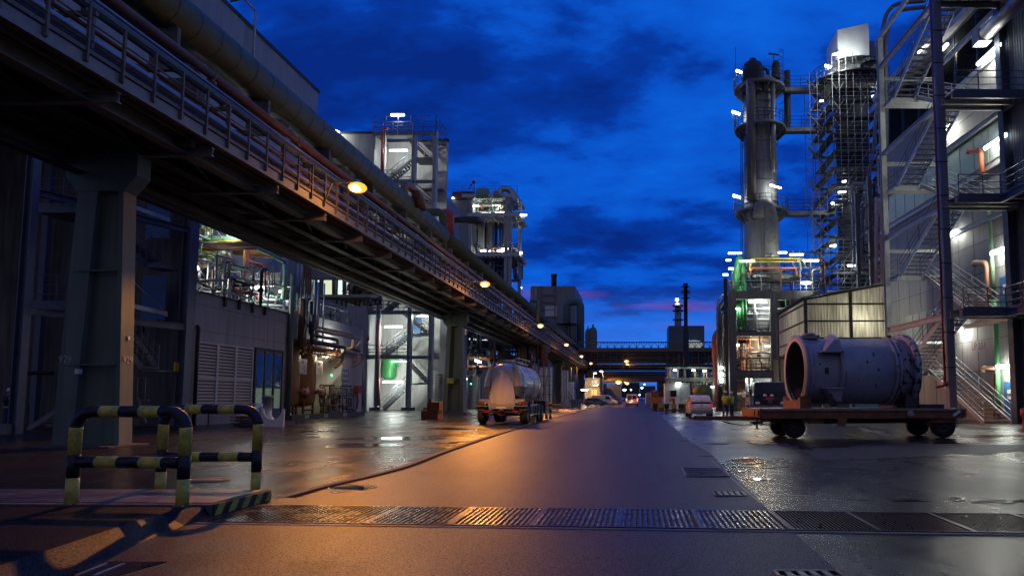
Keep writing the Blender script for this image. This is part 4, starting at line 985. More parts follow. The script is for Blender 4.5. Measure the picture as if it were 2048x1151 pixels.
tubelamp(W(380,535,38.2),.9,(1,.1,0),260,'bright lamp among pipes just right of the blue column',group='white lamps in the left process deck',r=.13)
tubelamp(W(515,574,43.5),.7,(1,.2,0),260,'brightest lamp low in the process deck above the blue doors',group='white lamps in the left process deck',r=.13)
tubelamp(W(535,570,46),.9,(1,.2,0),120,'lamp just right of the brightest one in the process deck',group='white lamps in the left process deck',r=.06)
tubelamp(W(563,583,46),.3,(1,.2,0),50,'tiny lamp at the right end of the process deck',group='white lamps in the left process deck',r=.07)
tubelamp(W(470,452,42),.6,(1,0,0),160,'hidden-edge lamp up under the bridge lighting green pipes',group='white lamps in the left process deck')
tubelamp(W(668,722,49.5)+Vector((0,0,1.2)),.8,(0,1,0),650,'lamp over the valve skid inside the vessel bay',r=.05)
lamp('bay_light',Vector((XA+.2,yA(640),4.2)),110,(1,.8,.5),r=.2,parent=bay)

# --- pale hall behind with the lit windows, and pipe gantry under the bridge
YB=76.0
t=thing('pale_hall','large pale hall facing the camera with lit windows under the bridge','building',(-36,YB,0))
xq=W(735,700,YB).x; x_l=-70
part('wall',MB().box((x_l,YB,0),(xq,YB+10,W(700,268,YB).z)),M['greyfac'],t,True)
part('parapet',MB().box((x_l,YB-.08,W(700,268,YB).z),(xq+.1,YB+10,W(700,268,YB).z+.25)),M['dark'],t,True)
for (a,b,m) in ((622,639,'winlit'),(647,667,'winlit2'),(676,686,'winlit'),(692,698,'winlit')):
    p0=W(a,589,YB-.02); p1=W(b,560,YB-.02)
    f_=part('window',MB().box((p0.x-.15,YB-.06,p0.z-.15),(p1.x+.15,YB-.001,p1.z+.15)),M['dark'],t,True)
    part('pane',MB().box((p0.x,YB-.08,p0.z),(p1.x,YB-.061,p1.z)),M[m],f_,True)
for px,c in ((597,'galv'),(604,'galv'),(668,'tealcon'),(689,'tealcon')):
    part('pipe',MB().cyl(W(px,520,YB-.6),W(px,600,YB-.6),.22,10),M[c],t,True)
for k in range(9): part('pipe',MB().cyl(W(607+k*2.0,520,YB-1),W(607+k*2.0,596,YB-1),.05,6),M['rust' if k%2 else 'brown'],t,True)
t=thing('pipe_gantry','horizontal pipe gantry passing under the bridge in front of the lit windows','gantry',W(700,595,62))
a=W(530,592,52); b=W(752,600,66)
part('beam',MB().box(W(530,589,60),W(758,595,60.4)),M['rackedge'],t,True)
part('lower_beam',MB().box(W(600,594.5,60.1),W(745,600,60.6)),M['dark'],t,True)
for k in range(8): px=672+k*9; part('hanger',MB().box(W(px,598,60.2),W(px+4,608+(k%3)*3,60.5)),M['dark'],t,True)
q0=W(680,600,60); q1=W(745,566,61)
clutter(t,q0.x,q1.x,60.5,63,q0.z,q1.z,36,['dark','rust','rackst','brown','black'],(.05,.14),seed=31)
# --- bright stair tower
YS=76.0
t=thing('white_stair_tower','brightly lit white stair tower with grey steel frame behind the second pier','stair tower',(W(800,820,YS).x,YS,0)); stw=t
xl=W(733,700,YS).x; xr=W(862,700,YS).x; ztop=W(800,265,YS).z
part('back_wall',MB().box((xl,YS+4.2,0),(xr+.2,YS+4.5,ztop+.5)),M['whitefac'],t,True)
part('side_wall',MB().box((xl-.25,YS+.02,0),(xl,YS+4.2,ztop)),M['whitefac'],t,True)
part('rear_block',MB().box((xr-8,YS+4.6,0),(xr+.25,YS+10,W(867,396,YS+4.6).z)),M['facade'],t,True)
pxs=[(741,.0),(757,.0),(819,0),(862,0)]
for px in (756,819,862):
    x=W(px,700,YS).x; part('column',MB().ibeam((x,YS,0),(x,YS,ztop),.55,.45,.05,(1,0,0)),M['paint'],t,True)
    part('foot',MB().box((x-.6,YS-.5,0),(x+.6,YS+.5,.35)),M['concrete'],t,True)
lv=[W(780,y,YS).z for y in (711,622)]
L_=[0]+lv; st=lv[1]-lv[0]
while L_[-1]+st<ztop-1: L_.append(L_[-1]+st)
xc=W(819,700,YS).x
for i,z in enumerate(L_[1:]+[ztop]):
    ld=part('landing',MB().box((xl,YS-.1,z-.35),(xr,YS+.1,z)).box((xl,YS+.1,z-.12),(xc-.3,YS+1.6,z)).box((xc,YS+2.9,z-.12),(xr,YS+4.1,z)),M['steel'],t,True)
    add_rail(ld,[(xl,YS-.1,z),(xc-.2,YS-.1,z)],M['steel'],1.15,1.2,.045)
for i in range(len(L_)):
    z=L_[i]; z2=L_[i+1] if i+1<len(L_) else ztop; zm=(z+z2)/2
    # lower flight: from front middle rising right to a half landing, upper flight back left
    x0=xc-3.2; 
    o=part('stair_flight',flight((x0,YS+.4 ,z),(xc-.2,YS+.5,zm),(0,1.1,0),12,.34,.08),M['steel'],t,True); mr=MB()
    for s in (0,1.1):
        for h in (.5,1.05): mr.tube([(x0,YS+.4+s,z+h),(xc-.2,YS+.5+s,zm+h)],.04,5,False)
        for k in range(6): q=Vector((x0,YS+.4+s,z)).lerp(Vector((xc-.2,YS+.5+s,zm)),k/5); mr.tube([q,q+Vector((0,0,1.05))],.035,5,False)
    part('handrail',mr,M['steel'],o,True)
    ld=part('half_landing',MB().box((xc-.2,YS+.4,zm-.1),(xr-.5,YS+2.8,zm)),M['steel'],t,True); add_rail(ld,[(xc+1.0,YS+.4,zm),(xr-.5,YS+.4,zm)],M['galv'],1.1,.8,.025)
    o=part('stair_flight',flight((xc+1.6,YS+1.7,zm),(xc-1.4,YS+1.75,z2),(0,1.05,0),12,.34,.08),M['dark'],t,True); mr=MB()
    for s in (0,1.05):
        for h in (.5,1.05): mr.tube([(xc+1.6,YS+1.7+s,zm+h),(xc-1.4,YS+1.75+s,z2+h)],.025,5,False)
    part('handrail',mr,M['dark'],o,True)
part('door',MB().box(W(741,694,YS+4.15),W(750,659,YS+4.19)),M['blue'],t,True); part('door',MB().box(W(824,674,YS+4.15),W(844,634,YS+4.19)),M['blue'],t,True)
part('alarm_box',MB().box(W(733,681,YS-.1),W(739,674,YS)),M['red'],t,True)
part('red_pipe',MB().cyl(W(757,811,YS-.5),W(757,640,YS-.5),.17,10),mat('faded_red_pipe',(.5,.22,.2),.5,var=.2),t,True)
part('green_vessel',MB().lathe([(.001,5.7),(.75,5.6),(.8,5.4),(.8,3.2),(.5,2.9)],(W(776,800,YS+3).x,YS+3.1,.6),n=20),M['green'],t,True)
for k in range(3): part('green_pipe',MB().pipe([W(788+k*5,730,YS+2.8),W(788+k*5,716+k*2,YS+2.8),W(794+k*3,712,YS+3.6)],.14,8),M['green'],t,True)
part('roof_parapet',MB().box((xl-.1,YS+4.1,ztop+.5),(xr+.3,YS+4.6,ztop+.8)),M['dark'],t,True)
add_rail(t,[(xl,YS,ztop),(xr,YS,ztop),(xr,YS+4,ztop)],M['bluesteel'],1.9,1.4,.035)
part('red_riser',MB().pipe([W(765,410,YS-.4),W(765,258,YS-.4),W(776,258,YS-.4)],.12,8),M['red'],t,True)
part('drain_pipe',MB().pipe([W(722,705,YS-.3),W(722,712,YS-.3),W(726,720,YS-.3),W(726,812,YS-.3)],.12,8),M['galv'],t,True)
g='fluorescent lamps on the white stair tower'
tubelamp(W(797,301,YS+.3),2.0,(1,0,0),420,'lamp under the roof platform of the white stair tower',group=g,r=.1)
tubelamp(W(787,653,YS+.2),1.9,(1,0,0),480,'lamp at the third level of the white stair tower beside the blue door',group=g,r=.1)
tubelamp(W(786,763,YS+.2),2.2,(1,0,0),500,'lowest lamp of the white stair tower above the green steps',group=g,r=.1)
tubelamp(W(800,717,YS+1.4)-Vector((0,0,.3)),1.8,(1,0,0),200,'lamp under the first landing of the white stair tower',group=g,r=.05)
tubelamp(W(800,440,YS+.3),1.9,(1,0,0),300,'lamp peeping over the duct beside the rusty elbows',group=g,r=.1)
tubelamp(W(845,632,YS+2),1.2,(1,0,0),180,'lamp above the right blue door of the stair tower',group=g,r=.05)
tubelamp(W(795,230,YS-.2),1.5,(1,0,0),120,'mast lamp standing above the roof of the white stair tower',group=g,r=.12,post=W(795,270,YS-.2))
tubelamp(W(672,262,YS-1.0),.8,(1,0,-.5),160,'small floodlight glowing just above the duct left of the stair tower',group=g,r=.12)
# --- grey louvred annex right of the tower and pipework further back
t=thing('grey_annex','grey annex with louvre strip between the stair tower and the second pier','building',(-25,82,0))
part('side_wall',MB().box((xr+1.5,YS+2.5,0),(xr+1.8,YS+9,9)),M['greyfac'],t,True)
part('end_wall',MB().box((xr+.3,YS+2.3,0),(xr+1.8,YS+2.5,W(875,690,YS+2).z+4)),M['greyfac'],t,True)
sl=MB(); p0=W(869,812,YS+2.2); p1=W(884,748,YS+2.2)
z=p1.z
while z>1: sl.box((p0.x,YS+2.2,z),(p1.x,YS+2.3,z-.1)); z-=.22
part('louvre',sl,M['dark'],t,True)
# rusty block before pier 2
p=G(860,838); t=thing('rusty_block','rusty notched steel block lying left of the second pier','scrap block',(p.x,p.y,0))
part('block_body',MB().box((p.x-.6,p.y,0),(p.x+.5,p.y+1.2,.55)).box((p.x-.25,p.y+.1,.55),(p.x+.55,p.y+1.0,1.1)).box((p.x-.2,p.y+.2,1.1),(p.x+.0,p.y+.5,1.3)),M['rust'],t,True)
# ================================================================ stair tower and hall on the right
AY = math.atan(63/1400)              # this building is turned a little off the road line
C0 = W(1905,845,38.6); C0.z = 0      # foot of the nearest tower column
ca, sa = math.cos(AY), math.sin(AY)
def Lw(x, y, z=0): return Vector((C0.x+x*ca-y*sa, C0.y+x*sa+y*ca, z))
def hit(px, py, xl):                 # pixel -> local coordinates on the plane local x = xl
    p = phit(px, py, Lw(xl,0), (ca,sa,0)); d = p-C0
    return Vector((d.x*ca+d.y*sa, -d.x*sa+d.y*ca, p.z))
LV = [6.07,12.2,18.0,24.1]; FX = 4.35; FL = 8.1
hl = thing('panelled_hall','tall panelled grey hall on the right with window strip and louvres','building',C0,AY)
def PH(name,mb,m,par=None,label=None): return part(name,mb,m,par or hl,False,label)
yN = -14; yF = 19.5; ZR = 26.5
def slab_with(name, x0,x1,y0,y1,z0,z1,m): PH(name,MB().box((x0,y0,z0),(x1,y1,z1)),m)
yr = .75     # ribbed cladding nearer than this
yd = hit(1998,700,FX).y
PH('wall',MB().box((FX,yr,0),(FX+.4,yF,ZR)),M['facade'])
PH('far_end_wall',MB().box((FX+.4,yF-.3,0),(FX+14,yF,ZR)),M['facade'])
PH('near_wall',MB().box((FX-.05,yN,0),(FX+.4,yr-.3,ZR+3)),M['greyfac'])
rib=MB(); y=yN
while y<yr-.45: rib.prism([(FX-.05,y),(FX-.05,y+.16),(FX-.13,y+.13),(FX-.13,y+.03)],'Z',0.1,ZR+3); y+=.24
o=PH('ribbed_cladding',rib,mat('ribbed_sheet',(.22,.24,.29),.55,.1,var=.15,scale=1))
PH('corner_column',MB().ibeam((FX-.35,yr-.15,0),(FX-.35,yr-.15,ZR+2),.5,.5,.05,(1,0,0)),M['bluesteel'])
PH('roof_edge',MB().box((FX-.35,yr,ZR),(FX+.4,yF+.2,ZR+.5)),M['paint'])
PH('gutter_ledge',MB().box((FX-.5,yr,ZR-.9),(FX-.001,yF,ZR-.6)),M['paint'])
# seams between the panels
sm=MB()
for z in (3.0,4.9,9.0,10.9,14.6,19.2): sm.box((FX-.012,yr,z),(FX-.001,yF,z+.03))
for k in range(9): sm.box((FX-.011,yr+1.9*k+.6,0),(FX-.001,yr+1.9*k+.63,15))
PH('panel_joint',sm,M['darkcon'])
for (z0,z1) in ((15.0,15.2),(17.85,18.0),(21.4,21.7)): PH('ledge',MB().box((FX-.16,yr,z0),(FX-.013,yF,z1)),M['paint'])
# translucent window strip
for k in range(10):
    a=yr+.5+k*1.7
    if a+1.5>yF: break
    f_=PH('window',MB().box((FX-.06,a,15.5),(FX-.014,a+1.55,17.6)),mat('pale_glazing',(.25,.32,.30),.35,var=.15,emit=(.6,.9,.8),es=.05))
for k in range(7):
    a=hit(1785,600,FX).y-3.6-k*1.2
    if k<5: PH('slat_window',MB().box((FX-.06,a,5.4),(FX-.014,a+1.1,7.6)),M['greyfac'])
# louvre band
lv=MB(); lf=MB()
y=yr+.2
while y<yF-.4:
    b=min(y+2.6,yF-.2); z=22.0
    lf.box((FX-.07,y,21.8),(FX-.014,y+.08,25.4))
    while z<25.3:
        lv.add([(FX-.03,y+.1,z+.14),(FX-.16,y+.1,z),(FX-.16,b,z),(FX-.03,b,z+.14)],[(0,1,2,3)]); z+=.2
    y=b+.15
PH('louvre_band',MB().box((FX-.02,yr+.2,21.8),(FX-.013,yF-.2,25.4)),M['black']); PH('louvre_slats',lv,M['bluesteel']); PH('louvre_frames',lf,M['bluesteel'])
# doors
def door(px,yb,z,label=None):
    a=hit(px,yb,FX); w=.55
    d_=PH('door',MB().box((FX-.07,a.y-w,z+.02),(FX-.014,a.y+w,z+2.3)),M['blue'])
    PH('door_sign',MB().box((FX-.08,a.y-.22,z+1.3),(FX-.071,a.y+.22,z+1.85)),M['white'],d_)
    for k in range(3): PH('pictogram',MB().box((FX-.086,a.y-.17+k*.13,z+1.5),(FX-.0805,a.y-.07+k*.13,z+1.62)),M['navy'],d_)
    PH('handle',MB().box((FX-.12,a.y+.35,z+1.0),(FX-.071,a.y+.47,z+1.05)),M['galv'],d_)
    return d_
door(2022,800,0); door(2012,560,LV[0]); door(2010,320,LV[1])
# downpipes
def vp(name,label,px,pts,r,m,xo=-.25,cat='pipe'):
    t=thing(name,label,cat,Lw(FX+xo,hit(px,700,FX+xo).y,0))
    P=[phit(a,b,Lw(FX+xo,0),(ca,sa,0)) for a,b in pts]; part('pipe_run',MB().pipe([p-Vector(t.location) for p in P],r,12),m,t); return t
gt=mat('bright_green_pipe',(.12,.42,.17),.45,var=.2)
vp('green_pipe','bright green rainwater pipe down to the ground by the blue ground-floor door',2000,[(1999,836),(1996,760),(1991,640),(1988,600)],.14,gt)
vp('green_pipe','green rainwater pipe at the upper storey left of the blue door',1985,[(1989,596),(1984,520),(1979,440),(1976,405)],.12,mat('dull_green_pipe',(.25,.42,.25),.5,var=.2))
vp('vent_pipe','salmon gooseneck pipe beside the green pipe at the ground floor',1965,[(1966,744),(1966,735),(1990,735)],.12,M['peach'],-.35)
vp('vent_pipe','peach gooseneck pipe rising behind the first upper railing',1977,[(1948,533),(1948,525),(1974,525),(1977,598)],.16,M['peach'],-.35)
vp('vent_pipe','bright orange-red gooseneck pipe behind the second upper railing',1960,[(1937,308),(1937,301),(1962,301),(1964,346)],.15,M['redor'],-.35)
vp('fire_pipe','thin dark red pipe with valve beside the green ground-floor pipe',1990,[(1989,836),(1988,790),(1989,745)],.05,M['red'],-.2)
t=vp('silver_duct','thick silver insulated pipe with lit box at its end high on the ribbed wall',1990,[(1963,76),(2060,-20)],.42,M['insul'],-1.1)
b=phit(1967,68,Lw(FX-1.1,0),(ca,sa,0)); part('light_box',MB().box((b.x-.45,b.y-.3,b.z-.55),(b.x+.35,b.y+.5,b.z+.2)),M['paint'],t,True)
part('lit_lens',MB().box((b.x-.38,b.y-.2,b.z-.57),(b.x+.28,b.y+.4,b.z-.551)),M['tubeon'],t,True); lamp('box_light',b-Vector((0,0,.9)),25,parent=t)
sgn=hit(1958,692,FX)
PH('lettering_plate',MB().box((FX-.0135,sgn.y-1.0,sgn.z-.35),(FX-.013,sgn.y+.8,sgn.z+.35)),M['facade'])
pt=mat('faded_red_lettering',(.16,.04,.045),.6,var=.2)
textobj('lettering','LP 251',(FX-.02,sgn.y,sgn.z),.62,(R(90),0,-R(90)),pt,hl)
# --- the tower
t=thing('steel_stair_tower','tall white and blue steel stair tower standing before the panelled hall','stair tower',C0,AY); tw=t
def PT(name,mb,m,par=None): return part(name,mb,m,par or t,False)
PT('column',MB().box((-.2,-.2,0),(.2,.2,29)),mat('column_blue_grey',(.20,.22,.30),.45,.1,var=.2,scale=2))
PT('column',MB().ibeam((0,FL,0),(0,FL,26),.34,.36,.04,(0,1,0)),mat('cream_steel',(.6,.62,.58),.45,.1,var=.2,scale=2))
PT('column',MB().ibeam((FX-.5,FL,0),(FX-.5,FL,24),.25,.25,.03,(0,1,0)),M['paint'])
PT('column_shoe',MB().box((-.35,-.35,0),(.35,.35,.05)),M['dark'])
PT('red_riser',MB().tube([(-.34,-.05,2.2),(-.34,-.05,29)],.06,10).cyl((-.34,-.05,2.0),(-.34,-.05,2.25),.12).pipe([(-.3,-.12,2.1),(-.55,-.12,2.0),(-.9,-.12,1.95)],.07,8),mat('dark_red_riser',(.28,.04,.05),.4,var=.2))
for z in [k*1.9+3 for k in range(14)]: PT('pipe_clip',MB().box((-.42,-.23,z),(.24,-.201,z+.05)),M['dark'])
for i,z in enumerate(LV):
    PT('edge_beam',MB().ibeam((0,-.3,z-.22),(0,FL+.2,z-.22),.2,.34),M['paint'])
    PT('edge_beam',MB().ibeam((FX-.4,-.3,z-.22),(FX-.4,FL,z-.22),.2,.3),M['paint'])
    xe = 9.0 if i in (0,) else 6.5 if i==1 else FX-.2 if i==2 else 2.2
    ye = -.5 if i!=1 else -1.2
    ld=PT('landing',MB().box((.1,-1.2,z-.05),(FX-.2,.9,z)),M['dark'])
    for yy in (-1.1,-.3,.5): PT('cross_beam',MB().ibeam((.1,yy,z-.2),(FX-.3,yy,z-.2),.12,.26),M['paint'])
    PT('fascia',MB().box((.12,-1.32,z-.38),(xe,-1.2,z+.02)),M['bluesteel'])
    if xe>FX: 
        PT('walkway',MB().box((FX-.2,-1.19,z-.05),(xe,-.2,z)),M['dark']) if False else None
    add_rail(t,[(.2,-1.3,z),(FX-.2,-1.3,z)],M['bluesteel'],1.15,1.35,.028,world=False)
    # far end mid landing
    z0=0 if i==0 else LV[i-1]; zm=(z0+z)/2+.1
    PT('mid_landing',MB().box((.15,FL-1.4,zm-.14),(FX-.5,FL,zm)),M['paint'])
    PT('cross_beam',MB().ibeam((.1,FL-1.4,zm-.2),(FX-.5,FL-1.4,zm-.2),.14,.24),M['paint'])
    PT('cross_beam',MB().ibeam((.1,FL,zm+1.9),(FX-.5,FL,zm+1.9),.2,.24),M['paint'])
    add_rail(t,[(.15,FL-1.4,zm),(.15,FL,zm),(FX-.5,FL,zm)],M['bluesteel'],1.1,1.0,.022,world=False)
    def both(p0,p1,wv,m,mh):
        o=PT('stair_flight',flight(p0,p1,wv,15,.26,.06),m); mr=MB(); wv=Vector(wv)
        for s in (0,1):
            for h in (.37,.72,1.08): mr.tube([Vector(p0)+wv*s+Vector((0,0,h)),Vector(p1)+wv*s+Vector((0,0,h))],.022,5,False)
            for k in range(5): q=Vector(p0).lerp(Vector(p1),k/4)+wv*s; mr.tube([q,q+Vector((0,0,1.08))],.026,5,False)
        PT('handrail',mr,mh,o)
    # inner flight: near to far landing (rising away), outer flight: far landing up to the next level (rising towards us)
    both((1.9,.9 if i else .3,z0),(1.9,FL-1.4,zm),(1.5,0,0),M['paint'],M['galv'])
    both((.3,FL-1.4,zm),(.3,.9,z),(1.35,0,0),M['paint'],M['bluesteel'])
# wider walkways in front of the ribbed wall at levels 1 and 2
for i,(z,y0,y1) in enumerate(((LV[0],-7.0,-1.33),(LV[1],-7.0,-1.33))):
    PT('gallery',MB().box((FX-1.9,y0,z-.05),(FX-.2,y1,z)),M['dark'])
    PT('gallery_beam',MB().ibeam((FX-1.9,y0,z-.22),(FX-1.9,y1,z-.22),.16,.36),M['bluesteel'])
    for k in range(4): PT('bracket',MB().bar((FX-1.9,y0+k*1.5+.6,z-.25),(FX-.2,y0+k*1.5+.6,z-.25),.12,.2),M['paint'])
    add_rail(t,[(FX-1.9,y1,z),(FX-1.9,y0,z)],M['bluesteel'],1.15,1.35,.03,world=False)
# slanting braces and pipes at the far side of the tower top
PT('hoist_beam',MB().bar((0,FL,26),(0,-2.0,26.3),.2,.3),M['paint'])
t2=thing('conduit_loop','dark twin pipes arching over beside the top of the stair tower','pipe',W(1765,100,52))
for k,dx in enumerate((0,9)):
    part('pipe_run',MB().pipe([W(1765+dx,420,52),W(1762+dx,80,52),W(1775+dx,8+k*14,52),W(1850,2+k*12,50)],.16,10,br=1.6),M['steel'],t2,True)
# lamps on the hall
g='tube lamps along the panelled hall'
fd=Vector((-sa,ca,0))
def hl_lamp(px,py,L,pw,label,r=.1,xo=-.45):
    p=phit(px,py,Lw(FX+xo,0),(ca,sa,0)); return tubelamp(p,L,fd,pw,label,group=g,r=r,col=(1,.98,.86))
hl_lamp(1977,110,2.4,234,'long tube lamp beside the ribbed wall above the third landing')
hl_lamp(1990,284,2.2,212,'long tube lamp above the blue door on the second landing')
hl_lamp(1997,502,1.4,234,'tube lamp above the blue door at the first landing',.13)
hl_lamp(2006,732,1.1,234,'tube lamp above the blue ground-floor door',.12)
hl_lamp(1903,468,1.6,280,'glaring lamp behind the blue column at the first storey',.16)
hl_lamp(1917,659,.8,196,'lamp right of the blue column at ground storey',.12)
hl_lamp(1892,258,1.4,196,'lamp partly hidden by the blue column at the second storey',.1)
hl_lamp(1886,98,1.2,140,'lamp partly hidden by the blue column near the roof',.1)
hl_lamp(1842,101,.8,32,'small far lamp behind the top stair treads',.06)
t=thing('lower_shed','dark low shed with yellow equipment glowing under the translucent shelter','shed',(17,58,0))
part('rear_wall',MB().box((12.8,66,0),(30,66.3,5)),M['darkcon'],t,True)
clutter(t,13.5,17,60,65,.2,2.6,22,['yellow','dark','steel','rust','galv'],(.04,.1),seed=41)
tubelamp(W(1590,745,63),1.2,(1,0,0),120,'yellowish lamp low behind the barrel',col=(1,.8,.5),r=.05)
p=W(1728,808,57); t=thing('blue_tarp_bundle','blue tarpaulin bundle seen beneath the barrel','bundle',(p.x,57,0)); part('tarp',MB().box((p.x-1.0,56.5,.25),(p.x+1.0,57.5,.9)).box((p.x-.9,56.6,.9),(p.x+.9,57.4,1.05)),M['blue'],t,True); part('pallet_base',MB().box((p.x-1.1,56.4,0),(p.x+1.1,57.6,.25)),M['dark'],t,True)
t=thing('red_object','dark red hydrant cut by the right edge of the view','hydrant',G(2050,862)); q=G(2051,862); part('body',MB().lathe([(.16,0),(.16,.1),(.1,.12),(.1,.6),(.16,.65),(.16,.9),(.001,1.0)],q,n=14),M['red'],t,True)

# ================================================================ translucent shelter
cm=bpy.data.materials.new('translucent_sheet'); cm.use_nodes=True; nt=cm.node_tree; bs=nt.nodes['Principled BSDF']; bs.inputs['Base Color'].default_value=(.62,.6,.5,1); bs.inputs['Roughness'].default_value=.6
tl=nt.nodes.new('ShaderNodeBsdfTranslucent'); tl.inputs[0].default_value=(.75,.72,.58,1); mx=nt.nodes.new('ShaderNodeMixShader'); mx.inputs[0].default_value=.5
nt.links.new(bs.outputs[0],mx.inputs[1]); nt.links.new(tl.outputs[0],mx.inputs[2]); nt.links.new(mx.outputs[0],nt.nodes['Material Output'].inputs[0])
tcx=nt.nodes.new('ShaderNodeTexCoord'); nz=nt.nodes.new('ShaderNodeTexNoise'); mpp=nt.nodes.new('ShaderNodeMapping'); mpp.inputs['Scale'].default_value=(3,3,.3); nz.inputs['Scale'].default_value=1.5
rp=nt.nodes.new('ShaderNodeValToRGB'); rp.color_ramp.elements[0].position=.35; rp.color_ramp.elements[0].color=(.4,.38,.3,1); rp.color_ramp.elements[1].position=.65; rp.color_ramp.elements[1].color=(.75,.72,.6,1)
nt.links.new(tcx.outputs['Object'],mpp.inputs[0]); nt.links.new(mpp.outputs[0],nz.inputs['Vector']); nt.links.new(nz.outputs[0],rp.inputs[0]); nt.links.new(rp.outputs[0],bs.inputs['Base Color']); nt.links.new(rp.outputs[0],tl.inputs[0])
YC=52.0; xa=W(1610,600,YC).x; xb=W(1776,600,YC).x; zc=W(1610,598,YC).z; zd=W(1776,568,YC).z; zb=W(1610,690,YC).z-.2; Yb=xa*1400/(1275-1557)*-1
t=thing('translucent_shelter','corrugated translucent shelter glowing from inside behind the barrel','shelter',(xa,YC,0)); sh=t
def corr(p,q,zl,zh0,zh1,name):
    mb=MB(); p=Vector(p); q=Vector(q); L=(q-p).length; n=int(L/.11); nr=Vector((-(q-p).y,(q-p).x,0)).normalized()*.02
    vs=[];
    for i in range(n+1):
        c=p.lerp(q,i/n)+nr*(1 if i%2 else -1); h=zh0+(zh1-zh0)*i/n; vs+=[(c.x,c.y,zl),(c.x,c.y,h)]
    mb.add(vs,[(2*i,2*i+2,2*i+3,2*i+1) for i in range(n)]); part(name,mb,cm,t,True)
zr=[zb,W(1610,660,YC).z,W(1610,640,YC).z]
corr((xa,YC,0),(xb,YC,0),zb,zc,zd,'front_sheet'); corr((xa,YC,0),(xa,Yb,0),zb,zc,zc,'side_sheet')
fm=MB()
for px in (1610,1700,1776): x=W(px,600,YC).x; fm.bar((x,YC-.08,0),(x,YC-.08,zc+(zd-zc)*(px-1610)/166),.22,.16,(0,1,0))
for yp in (608,642,676): z=W(1610,yp,YC).z; fm.bar((xa,YC-.09,z),(xb,YC-.09,z),.12,.12); fm.bar((xa-.08,YC,z),(xa-.08,Yb,z),.1,.12)
fm.bar((xa,YC-.06,zc),(xb,YC-.06,zd),.14,.16); fm.bar((xa-.08,YC,zc),(xa-.08,Yb,zc),.14,.16); fm.bar((xa,(YC+Yb)/2,0),(xa,(YC+Yb)/2,zb),.2); fm.bar((xa,Yb,0),(xa,Yb,zc),.2)
part('frame',fm,M['dark'],t,True)
part('roof_sheet',MB().add([(xa-.3,YC-.3,zc+.12),(xb,YC-.3,zd+.12),(xb,Yb,zd+.12),(xa-.3,Yb,zc+.12),(xa-.3,YC-.3,zc+.06),(xb,YC-.3,zd+.06),(xb,Yb,zd+.06),(xa-.3,Yb,zc+.06)],[(0,1,2,3),(7,6,5,4),(0,4,5,1),(1,5,6,2),(2,6,7,3),(3,7,4,0)]),M['steel'],t,True)
lamp('shelter_light',W(1713,645,YC+1.3),190,(1,.95,.75),r=.25,parent=t)
lamp('shelter_light',W(1650,640,YC+5),170,(1,.95,.75),r=.4,parent=t)

# ================================================================ process frame with column behind the truck
YP=75.0
t=thing('process_unit','open concrete process frame full of lit pipework right of the road','process plant',(W(1465,800,YP).x,YP,0)); pf=t
def wx(px,Y=YP): return W(px,700,Y).x
def wz(py,Y=YP): return W(1500,py,Y).z
floors=[(742,756),(664,672),(584,598)]
xl_=wx(1459); xr_=wx(1640)
for a,b in floors:
    part('floor_beam',MB().box((xl_,YP-.3,wz(b)),(xr_,YP+.4,wz(a))),M['concrete'],t,True)
    part('floor_slab',MB().box((xl_,YP+.4,wz(b)+.2),(xr_,YP+12,wz(a)-.02)),M['darkcon'],t,True)
for px in (1465,1548,1632):
    part('column',MB().box((wx(px)-.38,YP-.42,0),(wx(px)+.38,YP+.38,wz(584)+.01)),M['concrete'],t,True)
part('back_wall',MB().box((xl_,YP+12,0),(xr_,YP+12.3,wz(598))),M['whitefac'],t,True)
zf=[0]+[wz(f[0]) for f in floors]
for k,z in enumerate(zf[1:]): add_rail(t,[(xl_,YP-.3,z),(xr_,YP-.3,z)],M['dark' if k<2 else 'steel'],1.15,1.4,.03)
def lights(px,py,L,pw,label,Y=YP,**k): return tubelamp(W(px,py,Y),L,(1,0,0),pw*.55,label,group='tube lamps in the process frame',r=k.get('r',.09),post=k.get('post'),col=k.get('col',(.93,1,.93)),noL=k.get('noL',False))
part('cream_box',MB().box((wx(1498),YP+4,zf[1]+.2),(wx(1560),YP+6,zf[1]+3.3)),M['peach'],t,True)
lamp('box_glow',Vector((wx(1515),YP+1.5,zf[1]+3)),260,(1,.72,.4),r=.3,parent=t)
clutter(t,xl_+.6,xr_-.3,YP+.2,YP+4,zf[1]+.1,zf[2]-.3,40,['dark','rust','rackst','galv','brown','steel'],(.04,.12),seed=51)
clutter(t,xl_+.6,xr_-.3,YP+.8,YP+5,.1,zf[1]-.5,26,['palegreen','galv','rust','white','peach','steel'],(.04,.14),seed=52)
clutter(t,xl_+.8,xr_-.3,YP+.8,YP+5,zf[2]+.1,zf[3]-.3,20,['green','galv','white','steel'],(.05,.16),seed=53)
clutter(t,xl_+.3,xr_+3,YP+.2,YP+4,zf[3]+.1,zf[3]+5.0,44,['dark','steel','galv','rackst','rust','insul'],(.04,.14),seed=54)
for px in (1480,1487,1496): part('green_pipe',MB().pipe([(wx(px),YP+1.2,zf[2]),(wx(px),YP+1.2,zf[3]+.5+(px-1480)*.05)],.28 if px==1487 else .14,10),M['green'],t,True)
part('green_hood',MB().pipe([(wx(1478),YP+1.5,zf[3]),(wx(1479),YP+1.5,zf[3]+2.3),(wx(1487),YP+1.8,zf[3]+4.2),(wx(1492),YP+2,zf[3]+3.2),(wx(1493),YP+2,zf[3])],.42,12),M['green'],t,True)
part('silver_drum',MB().cyl((wx(1502),YP+2.5,zf[3]+2.1),(wx(1610),YP+2.5,zf[3]+2.1),.42,16).sph((wx(1610),YP+2.5,zf[3]+2.1),.42,12),M['insul'],t,True)
